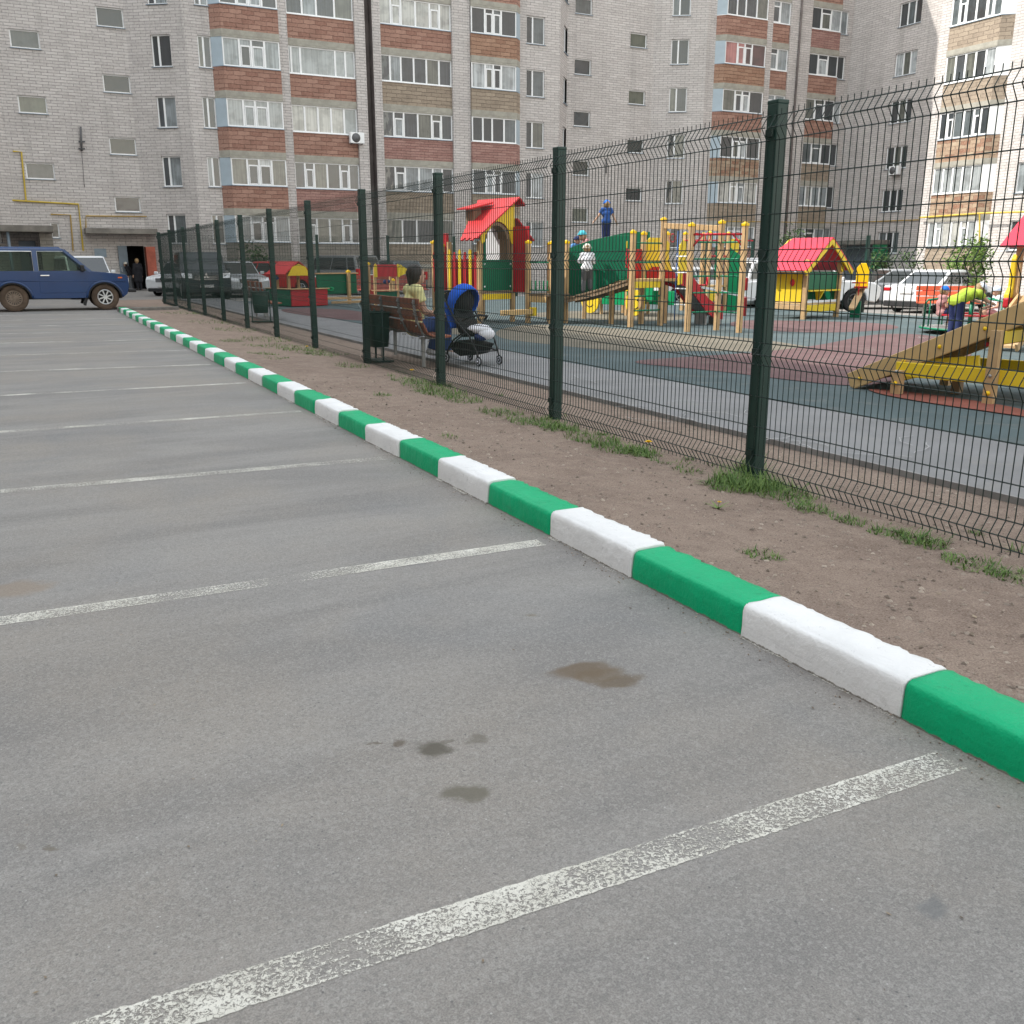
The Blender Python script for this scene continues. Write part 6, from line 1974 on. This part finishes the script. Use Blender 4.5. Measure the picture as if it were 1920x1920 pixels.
def gable_house(name, label, p, ang, wu, lv, he, hr, roofmat, panel_front, sc=1.0, clip=True):
    """open little house: local x across the gable, y along the ridge"""
    k = Kit(name, label, "playhouse", (p.x, p.y, p.z + .05), ang)
    for x in (0, wu):
        for y in (0, lv): k.post(x, y, he + .05, .11, cap=False)
    mid = wu / 2
    ov = .34
    sl_ = (hr - he) / mid
    for s in (-1, 1):
        xe = mid + s * (mid + ov); ze = he - ov * sl_
        pts = [Vector((mid, -.20, hr)), Vector((mid, lv + (.0 if clip else .2), hr)), Vector((mid + s * (mid + ov) * .45, lv + .22, hr - (mid + ov) * .45 * sl_)), Vector((xe, lv + .22, ze)), Vector((xe, -.20, ze))]
        n = Vector((s * sl_, 0, 1)).normalized() * .03
        k.plate("roof_slope", pts, n, roofmat, .004)
        for (y0) in (-.18, lv + .10):
            a = Vector((mid, y0, hr - .06)); e = Vector((xe, y0, ze - .06))
            k.beam("barge_board", a, e, .035, .14, 'yel')
        k.plate("post_trim", [(mid + s * mid - .07, -.09, he - .22), (mid + s * mid, -.09, he - .28), (mid + s * mid + .07, -.09, he - .22), (mid + s * mid + .07, -.09, he + .02), (mid + s * mid - .07, -.09, he + .02)], (0, .03, 0), 'yel')
    k.board("ridge_beam", (mid - .03, -.1, hr - .12), (mid + .03, lv, hr - .03), 'wood')
    k.board("low_beam", (.05, -.03, .18), (wu - .05, .03, .36), 'yel'); k.board("low_beam", (-.035, .06, .24), (.03, lv - .06, .36), 'wood')
    k.board("floor", (-.03, -.03, .37), (wu + .03, lv + .03, .41), 'wood_tan')
    k.board("side_panel", (-.02, .06, .44), (.02, lv - .06, 1.18), 'yel')
    k.board("side_panel", (wu - .02, .06, .44), (wu + .02, lv - .06, 1.18), 'grnp')
    k.board("front_panel", (.06, .02, .74), (wu - .06, .05, 1.18), 'grnp'); k.board("front_panel", (.06, .50, .46), (wu - .06, .54, .78), 'grnp')
    k.board("counter", (.06, -.12, .70), (wu - .06, .2, .735), 'yel')
    k.plate("counter_bracket", [(mid - .06, .16, .70), (mid - .06, -.08, .70), (mid - .04, .02, .52), (mid - .02, .14, .42)], (.06, 0, 0), 'yel')
    mb = MB(); mb.ball((-.04, lv * .38, .92), (.03, .07, .09), 10, 6); mb.build("knob", M['redroof'], k.t)
    k.board("front_rail", (.06, -.02, .41), (wu - .06, .02, .47), 'whitep')
    return k
p = G(1505, 603)
gable_house("playhouse", "sunlit little playhouse with a pink roof and yellow side, right of the nearest post", p, rad(15), 1.62, .95, 1.45, 2.02, 'pinkroof', True)

# ramp climber on the right
def ramp_climber():
    f = G(1592, 737)
    k = Kit("climbing_ramp", "tan wooden climbing ramp rising to the right on square posts with yellow beams", "climbing ramp", (f.x, f.y, zb), rad(15))
    # local -y is the way up
    Ln, ztop, wd = 2.9, 1.75, 1.0
    sl_ = .48
    hgt = .27
    for x in (0.0, wd):
        pts = [(x, .06, .24), (x, .02, .06), (x, -.02, 0.0), (x, -.06, 0.0), (x, -Ln, (Ln - .06) * sl_ - .04), (x, -Ln, (Ln - .06) * sl_ + hgt * 1.28)]
        pts = [(x, .05, .17), (x, .0, .02), (x, -.06, .0), (x, -Ln, Ln * sl_ - .06), (x, -Ln, Ln * sl_ + .20)]
        k.plate("side_board", pts, (.045, 0, 0), 'wood_tan', .01)
    k.bolts([(-.008, -y, y * sl_ + .07) for y in (.12, .62, 1.0, 1.45, 2.0)], 'yel_cap', .022)
    mb = MB()
    n = 14
    for i in range(n):
        y0, y1 = .0 + Ln * i / n, Ln * (i + 1) / n - .012
        mb.prism([(.047, -y0, y0 * sl_ + .09), (.047, -y1, y1 * sl_ + .09), (.998, -y1, y1 * sl_ + .09), (.998, -y0, y0 * sl_ + .09)], (0, 0, -.035))
    mb.build("ramp_boards", M['wood_dark'], k.t)
    mb = MB(); mb.span((.06, -1.5, .58), (.98, -1.44, .62)); mb.build("red_batten", M['redp'], k.t)
    for (y, hh) in ((-.62, .27), (-1.62, .76), (-2.6, 1.25)):
        for x in (-.10, wd + .14):
            k.post(x, y, hh, .105, cap=False)
    for x in (-.045, wd + .085):
        k.board("low_beam", (x - .015, -2.6, .20), (x + .02, -.56, .36), 'yel')
    for y, z in ((-.62, .16), (-1.62, .62)): k.board("cross_beam", (-.05, y - .05, z), (wd + .1, y + .05, z + .13), 'yel')
    k.beam("underbeam", (.10, -.72, .30), (.10, -1.4, .40), .05, .16, 'yel')
    k.bolts([(-.156, -.62, .13), (-.156, -1.62, .12)], 'yel_cap', .026); k.bolts([(-.156, -.62, .26), (-.156, -1.62, .30)], 'steel', .018)
    for y, h_ in ((-1.05, .42), (-1.95, .85)): k.board("leg", (.4, y - .05, 0), (.5, y + .05, h_), 'wood_dark')
ramp_climber()

# pink-roofed slide tower at the right edge
def right_tower():
    d = ray(1896, 600); q = d * (19.0 / math.hypot(d.x, d.y))
    k = Kit("slide_tower", "small pink-roofed tower with yellow guards and a slatted ramp at the right edge", "play structure", (q.x, q.y, gz(q.x) + .05), rad(15))
    for x in (0, 1.1):
        for y in (0, -1.1): k.post(x, y, 1.86, .10, cap=False)
    k.board("deck", (-.05, -1.15, .80), (1.15, .05, .86), 'wood_tan')
    for s in (-1, 1):
        xe = .55 + s * .95
        pts = [Vector((.55, .2, 2.26)), Vector((.55, -1.3, 2.26)), Vector((xe, -1.3, 1.68)), Vector((xe, .2, 1.68))]
        k.plate("roof_slope", pts, Vector((s * .62, 0, .78)) * .03, 'pinkroof', .004)
    k.plate("gable_board", [(.02, .1, 1.8), (1.08, .1, 1.8), (.55, .1, 2.16)], (0, .03, 0), 'yel')
    for y in (.10, -.62):
        k.plate("guard", [(-.10, y, .72), (-.22, y, .78), (-.22, y, .90), (-.10, y, 1.02), (-.10, y, 1.50), (-.02, y, 1.58), (.08, y, 1.50), (.08, y, .72)], (0, -.09, 0), 'yel', .02)
        k.plate("guard_foot", [(-.24, y, .66), (-.24, y, .84), (-.06, y, .84), (-.06, y, .66)], (0, -.11, 0), 'redp', .03)
    k.bar("rail", [(0, 0, 1.45), (0, -1.1, 1.45)], .02, 'redt')
    n = 7
    mb = MB()
    for i in range(n):
        a, b = i / n, (i + .8) / n
        mb.prism([(-.05 - 1.25 * a, -.12, .82 - .78 * a), (-.05 - 1.25 * b, -.12, .82 - .78 * b), (-.05 - 1.25 * b, -.62, .82 - .78 * b), (-.05 - 1.25 * a, -.62, .82 - .78 * a)], (0, 0, .04))
    mb.build("ramp_slats", M['wood'], k.t)
    for y in (-.10, -.64): k.beam("ramp_rail", (-.05, y, .85), (-1.35, y, .08), .05, .14, 'wood')
    k.plate("foot_panel", [(.1, -1.12, .3), (.7, -1.12, .3), (.7, -1.12, .8), (.1, -1.12, .8)], (0, -.03, 0), 'redp')
right_tower()

# roundabout with green rails
def roundabout():
    p = G(1815, 630)
    k = Kit("roundabout", "green steel roundabout with tubular rails, the lime-shirted boy leaning over it", "roundabout", (p.x, p.y, zb), 0)
    mb = MB(); mb.tube([(0, 0, .10), (0, 0, .13)], .93, 32, smooth=False); mb.build("platform", M['steel'], k.t)
    mb = MB(); mb.tube([(.95 * math.cos(2 * math.pi * i / 32), .95 * math.sin(2 * math.pi * i / 32), .11) for i in range(32)], .022, 8, closed=True); mb.build("rim", M['grnt'], k.t)
    mb = MB(); mb.tube([(0, 0, 0), (0, 0, .70)], .045, 12); mb.build("column", M['grnt'], k.t)
    for a in range(20, 380, 60):
        c, s = math.cos(rad(a)), math.sin(rad(a))
        k.bar("rail", [(.89 * c, .89 * s, .12), (.89 * c, .89 * s, .60), (.85 * c, .85 * s, .67), (.60 * c, .60 * s, .70), (.05 * c, .05 * s, .70)], .022, 'grnt')
        k.bar("rail", [(.80 * c, .80 * s, .12), (.80 * c, .80 * s, .66)], .016, 'grnt')
    mb = MB()
    for a in range(50, 410, 60):
        c, s = math.cos(rad(a)), math.sin(rad(a))
        mb.box((.50 * c, .50 * s, .38), (.22, .5, .03), rz=rad(a))
    mb.build("seat", M['redp'], k.t)
    mb = MB(); mb.tube([(0, 0, .75), (0, 0, .77)], .20, 20, smooth=False); mb.build("hand_wheel", M['grnl'], k.t)
    return p
RB = roundabout()

# sandpit with a small roof, at the back left
def sandpit():
    a, b = G(545, 578), G(632, 583)
    p = G(548, 579)
    k = Kit("sandpit", "low wooden sandpit with red and green sides and a small red roof", "sandpit", (p.x, p.y, zb), rad(15))
    k.board("side", (0, 0, 0.02), (1.35, .05, .55), 'redp'); k.board("side", (-.02, .05, .02), (.03, 1.7, .55), 'grnp'); k.board("side", (1.33, .06, .02), (1.37, 1.6, .35), 'yel'); k.board("side", (0, 1.6, .02), (1.35, 1.65, .35), 'redp')
    k.board("ledge", (-.06, -.06, .552), (1.42, .14, .585), 'wood'); k.board("ledge", (-.06, .16, .552), (.12, 1.7, .585), 'wood')
    for x, y in ((.45, .95), (1.15, 1.55), (.45, 1.75)): k.post(x, y, 1.1, .09, cap=False)
    for (xa, s) in ((-.05, 1),):
        k.plate("roof_slope", [(.20, .75, 1.0), (.20, 2.05, 1.0), (.75, 2.05, 1.42), (.75, .75, 1.42)], (-.02, 0, .03), 'redroof')
        k.plate("roof_slope", [(.75, .75, 1.42), (.75, 2.05, 1.42), (1.30, 2.05, 1.0), (1.30, .75, 1.0)], (.02, 0, .03), 'redp')
    k.plate("gable_board", [(.32, .74, .98), (1.18, .74, .98), (1.0, .74, 1.26), (.75, .74, 1.36), (.5, .74, 1.26)], (0, .03, 0), 'yel')
    k.board("back_board", (1.5, .9, .35), (3.1, .95, 1.02), 'grnp'); k.board("back_ledge", (1.45, .84, 1.02), (3.15, 1.0, 1.06), 'wood')
    k.board("side", (3.2, .2, .12), (4.0, .25, .48), 'redp'); k.post(2.7, .8, 1.1, .1); k.post(3.2, .3, 1.36, .1); k.post(4.3, .4, .8)
    k.board("low_rail", (1.5, -.02, .06), (3.9, .04, .14), 'wood'); k.board("low_rail", (1.6, .4, .18), (3.6, .45, .26), 'wood')
    mb = MB()
    for i in range(8):
        a_ = 2 * math.pi * i / 8; mb.ball((2.0 + .1 * math.cos(a_), .86, .52 + .05 * math.sin(a_)), (.06, .02, .03), 8, 5)
    mb.build("flower_shape", M['grnl'], k.t)
    k.plate("flag", [(.0, .95, 1.0), (.12, .95, .9), (-.1, .95, .78)], (0, .02, 0), 'c_navy', 0)
    mb = MB()
    mb.add([(.04, .06, .2), (1.32, .06, .2), (1.32, 1.6, .22), (.04, 1.6, .2)], [(0, 1, 2, 3)]); mb.build("sand", M['sand'], k.t)
M['sand'] = simple("sand", (0.42, 0.33, 0.22), 0.95, 0.1, 8, bmp=0.5)
sandpit()

def counting_frame():
    q = atY(715, 560, 30.5)
    k = Kit("play_kiosk", "small open play kiosk with two yellow-edged posts behind the bench back", "play structure", (q.x - .1, 30.5, zb), rad(5)); k.t.scale = (.72, .72, .78)
    k.post(-.15, 0, 1.62, .11, cap=False); k.post(1.0, 0, 1.62, .11, cap=False); k.post(-.15, .8, 1.6, .11, cap=False); k.post(1.0, .8, 1.6, .11, cap=False)
    k.board("roof_panel", (-.2, -.08, 1.22), (1.05, -.04, 1.72), 'redp')
    for x in (-.2, .95): k.plate("edge_board", [(x, -.1, 1.2), (x, -.1, 1.7), (x + .06, -.1, 1.76), (x + .14, -.1, 1.7), (x + .14, -.1, 1.2)], (0, .03, 0), 'yel')
    k.plate("side_wing", [(1.12, -.1, 1.25), (1.65, -.1, 1.42), (1.12, -.1, 1.72)], (0, .03, 0), 'yel')
    k.board("counter", (-.2, -.15, .62), (1.05, .3, .66), 'wood'); k.board("front", (-.14, -.02, .1), (.98, .02, .6), 'grnp')
    mb = MB(); mb.ball((.32, -.06, 1.0), (.09, .09, .09), 8, 6); mb.ball((.52, -.06, 1.02), (.07, .07, .07), 8, 6); mb.build("toy_bead", M['c_navy'], k.t)
counting_frame()

# second tower far behind the climbing frame, seesaw, spring rider
def far_tower():
    d = ray(1325, 560); q = d * (29.0 / math.hypot(d.x, d.y))
    k = Kit("play_tower", "smaller play tower with green boards and red bars behind the climbing frame", "play structure", (q.x, q.y, gz(q.x) + .05), rad(15))
    for x, y in ((0, 0), (.9, 0), (0, .9), (.9, .9)): k.post(x, y, 2.25, .10)
    k.board("deck", (-.05, -.05, .70), (.95, .95, .76), 'wood_tan'); k.board("side_panel", (.32, -.03, .95), (.62, .02, 1.9), 'grnp'); k.board("side_panel", (.08, -.04, .30), (.42, -.005, .68), 'yel')
    k.plate("climbing_wall", [(.98, -.05, 0), (1.34, -.42, 0), (1.26, -.34, 1.55), (.98, -.05, 1.85)], (.02, .04, 0), 'grnl')
    k.bar("rail", [(0, 0, 1.6), (.9, 0, 1.6)], .022, 'redt'); k.bar("rail", [(-.1, .9, 2.05), (1.6, -.4, 2.05)], .022, 'redt')
    k.board("sign_panel", (1.0, -.06, 1.7), (1.4, -.03, 2.1), 'yel')
far_tower()
def seesaw():
    d = ray(1392, 575); q = d * (27.0 / math.hypot(d.x, d.y))
    k = Kit("seesaw", "red and white seesaw board behind the climbing frame", "seesaw", (q.x, q.y, gz(q.x) + .05), rad(150))
    k.beam("plank", (-1.3, 0, .25), (1.3, 0, .80), .24, .06, 'whitep'); k.board("pivot", (-.08, -.2, 0), (.08, .2, .5), 'redp')
    for x, z in ((-1.0, .32), (1.0, .74)):
        mb = MB(); mb.tube([(x, .12 * math.cos(2 * math.pi * i / 14), z + .2 + .12 * math.sin(2 * math.pi * i / 14)) for i in range(14)], .02, 6, closed=True); mb.build("handle", M['redt'], k.t)
        mb = MB(); mb.box((x * 1.15, 0, z + .08), (.3, .3, .04)); mb.build("seat", M['redp'], k.t, bevel=.01)
seesaw()
def spring_rider():
    d = ray(1612, 560); q = d * (27.5 / math.hypot(d.x, d.y))
    k = Kit("seesaw", "seesaw with a tall yellow seat back right of the pink-roofed playhouse", "seesaw", (q.x, q.y, gz(q.x) + .05), rad(35)); k.t.scale = (.85, .85, .9)
    k.beam("plank", (-1.5, 0, .28), (.3, 0, .82), .20, .06, 'wood'); k.board("pivot", (-.75, -.15, 0), (-.6, .15, .48), 'grnp')
    k.plate("seat_back", [(.12, -.19, .82), (.12, .19, .82), (.12, .19, 1.42), (.12, .08, 1.56), (.12, -.08, 1.56), (.12, -.19, 1.42)], (.05, 0, 0), 'yel_cap', .01)
    k.board("seat", (-.2, -.18, .84), (.12, .18, .89), 'redp'); k.bar("grip", [(-.4, -.22, 1.0), (-.4, .22, 1.0)], .02, 'redt'); k.bar("grip_stem", [(-.4, 0, .64), (-.4, 0, 1.0)], .018, 'redt')
    mb = MB(); mb.span((.165, -.04, .95), (.185, .04, 1.45)); mb.build("stripe", M['redroof'], k.t)
spring_rider()

# ------------------------------------------------------------------ the people
lw = Vector((4.98, 13.55, zb - .02))
def along(v): return v
# woman on the bench, back to us, looking to the right
sit = dict(pelvis=(0, 0, .0), chest=(0, -.02, .19), neck=(0, -.005, .325), head=(.01, .02, .425), shL=(-.11, -.01, .30), shR=(.11, -.01, .30), elL=(-.14, .03, .13), elR=(.14, .04, .13), wrL=(-.10, .17, .09), wrR=(.12, .19, .10),
           hipL=(-.055, .01, -.01), hipR=(.055, .01, -.01), knL=(-.07, .25, .03), knR=(.07, .25, .03), anL=(-.07, .17, -.215), anR=(.10, .24, -.215))
person("woman with short dark hair in a pale lime T-shirt and jeans seated on the bench", (5.14, 13.32, zb + .50), rad(-92), 1.76, sit, [('tshirt', 'c_lime'), ('trousers', 'c_jeans'), ('shoes', 'shoe_white')], 'hair_dark', child=False, head_turn=rad(-12), hairlen=.08, hairvol=1.10)

def in_complex(a, b, z):                                      # a point on the play complex
    return PC.t.matrix_basis @ Vector((a, b, z))
bpy.context.view_layer.update()
q_ = BR_A + (BR_B - BR_A) * .30 + BR_N * .30
person("child in a white shirt, grey trousers and cream cap climbing the bridge, back to us", in_complex(q_.x, q_.y, bridge_z(.30) + .05), rad(-28), 1.14,
       stand(chest=(0, .03, .69), neck=(0, .05, .80), head=(.0, .075, .90), shL=(-.105, .04, .775), shR=(.105, .045, .775), elL=(-.17, .07, .65), wrL=(-.10, .18, .63), elR=(.15, .10, .63), wrR=(.10, .22, .60), knL=(-.06, .05, .27), anL=(-.07, -.02, .03), knR=(.07, .08, .30), anR=(.08, .06, .07)),
       [('shirt', 'c_white'), ('trousers', 'c_grey'), ('shoes', 'shoe_dark')], 'hair_fair', 'c_cream', 0)
person("child in blue with arms held out standing high above the green wall, bright blue cap", in_complex(2.90, -1.36, 1.88), rad(-25), 0.98,
       stand(elL=(-.20, .02, .64), wrL=(-.29, .05, .53), elR=(.18, .02, .63), wrR=(.25, .04, .50)), [('tshirt', 'c_blue'), ('trousers', 'c_navy'), ('shoes', 'shoe_white')], 'hair_fair', 'c_cap', .9, head_turn=rad(10))
person("child bending over the far bridge wall in a turquoise and white cap", in_complex(2.74, -1.05, 1.0), rad(70), 1.22,
       stand(chest=(.02, .07, .68), neck=(.02, .14, .78), head=(.02, .20, .86), shL=(-.09, .12, .75), shR=(.12, .12, .75), elL=(-.12, .22, .63), elR=(.16, .22, .63), wrL=(-.08, .30, .55), wrR=(.12, .30, .55)), [('tshirt', 'c_pink'), ('trousers', 'c_navy'), ('shoes', 'shoe_dark')], 'hair_fair', 'c_cyan', .9, head_turn=rad(40))
person("child in a sky-blue shirt and dark blue cap behind the low end of the bridge", in_complex(2.80, -.48, 1.0), rad(170), 1.04, stand(), [('tshirt', 'c_sky'), ('trousers', 'c_navy'), ('shoes', 'shoe_dark')], 'hair_dark', 'c_navy', .9, head_turn=rad(-20))
# on and around the roundabout
p = G(1787, 640)
person("boy in a lime green T-shirt and pale cap leaning far over the roundabout rail", (p.x, p.y, zb), rad(-97), 1.42,
       stand(pelvis=(0, -.02, .50), chest=(0, .16, .585), neck=(0, .27, .62), head=(0, .36, .63), shL=(-.10, .25, .60), shR=(.10, .25, .60), elL=(-.12, .38, .50), elR=(.12, .38, .50), wrL=(-.09, .50, .47), wrR=(.09, .50, .47), hipL=(-.055, -.02, .49), hipR=(.055, -.02, .49)),
       [('tshirt', 'c_green'), ('trousers', 'c_navy'), ('shoes', 'shoe_dark')], 'hair_fair', 'c_pale', .8, tilt=rad(35))
p = RB + Vector((-.50, .32, 0))
person("small child in a bright blue cap sitting on the roundabout", (p.x, p.y, zb + .42), rad(-120), 1.02,
       {k_: (v_[0], v_[1], v_[2]) for k_, v_ in sit.items()}, [('tshirt', 'c_pink'), ('shorts', 'c_navy'), ('shoes', 'shoe_white')], 'hair_fair', 'c_cap', .8)
p = RB + Vector((.35, -.30, 0))
person("child in a white top and pale sun hat on the right side of the roundabout", (p.x, p.y, zb + .42), rad(60), 1.02, sit, [('tshirt', 'c_white'), ('shorts', 'c_pink'), ('shoes', 'shoe_white')], 'hair_fair', 'c_pale', 0)
# two people in the dark doorway on the left
q = atY(262, 540, YR - .9)
person("adult in a long black coat standing at the open house doorway", (q.x, YR - .75, .04), rad(20), 1.62, stand(), [('coat', 'c_black'), ('trousers', 'c_black'), ('shoes', 'shoe_dark')], 'hair_fair', child=False)
q = atY(250, 540, YR - .5)
person("bent figure in dark clothes and a pale headscarf inside the doorway, left of the coat", (q.x - .05, YR - .4, .04), rad(60), 1.5, stand(chest=(0, .06, .68), neck=(0, .11, .78), head=(0, .15, .87), shL=(-.1, .1, .76), shR=(.1, .1, .76)), [('shirt', 'c_black'), ('trousers', 'c_grey'), ('shoes', 'shoe_dark')], 'hair_dark', 'c_cream', 0, child=False)

# ------------------------------------------------------------------ saplings and shrubs
M['leaf'] = leaf_mat("sapling_leaves", (0.05, 0.11, 0.02), (0.16, 0.25, 0.05))
M['leaf_dark'] = leaf_mat("shrub_leaves", (0.022, 0.055, 0.015), (0.07, 0.12, 0.035))
M['bark'] = simple("bark", (0.12, 0.09, 0.065), 0.9, 0.25, 8)
def bush(name, label, loc, h, r, n, mat, z0=.35, seed=1, ls=.055):
    rr = random.Random(seed)
    t = thing(name, label, "tree" if name == 'sapling' else "shrub", loc)
    mb = MB(); 
    mb.tube([(0, 0, -.05), (.02, .01, h * .4), (-.01, .02, h * .8)], [.03, .022, .01], 8)
    tips = []
    for i in range(16):
        a, q = rr.uniform(0, 6.28), rr.uniform(.25, .8)
        e = Vector((math.cos(a) * r * rr.uniform(.4, .95), math.sin(a) * r * rr.uniform(.4, .95), h * (q + rr.uniform(0, .25))))
        mb.tube([(0, 0, h * q * .7), e * .6 + Vector((0, 0, h * q * .3)), e], [.012, .008, .004], 5); tips.append(e)
    mb.build("trunk", M['bark'], t)
    mb = MB()
    for i in range(n):
        c = rr.choice(tips) + Vector((rr.gauss(0, r * .22), rr.gauss(0, r * .22), rr.gauss(0, h * .09)))
        if c.z < z0 * h * .5: continue
        a, b_ = rr.uniform(0, 6.28), rr.uniform(-.9, .9)
        d = Vector((math.cos(a) * math.cos(b_), math.sin(a) * math.cos(b_), math.sin(b_))) * ls * rr.uniform(.6, 1.5)
        s = d.cross(Vector((rr.uniform(-1, 1), rr.uniform(-1, 1), rr.uniform(-1, 1)))).normalized() * ls * .42
        mb.add([c - d, c + s, c + d, c - s], [(0, 1, 2, 3)])
    mb.build("crown", M[mat], t)
    return t
q = atD(1812, 520, 38); bush("sapling", "bright green sapling in front of the sunlit wall behind the white saloon", (q.x, q.y, gz(q.x)), 2.35, .75, 1500, 'leaf', seed=3, ls=.075)
q = atD(1682, 490, 42); bush("shrub", "low dark shrub below the shaded wall behind the silver saloon", (q.x, q.y, gz(q.x)), 2.0, .9, 900, 'leaf_dark', seed=4, ls=.08)
q = atD(1478, 460, 50); bush("shrub", "tall thin shrub against the house wall beside the nearest fence post", (q.x, q.y, gz(q.x)), 3.4, .9, 800, 'leaf_dark', seed=5, ls=.09)
q = atD(478, 480, 51); bush("shrub", "dark low shrub below the loggias above the silver saloon", (q.x, q.y, gz(q.x)), 2.2, .9, 700, 'leaf_dark', seed=6, ls=.09)
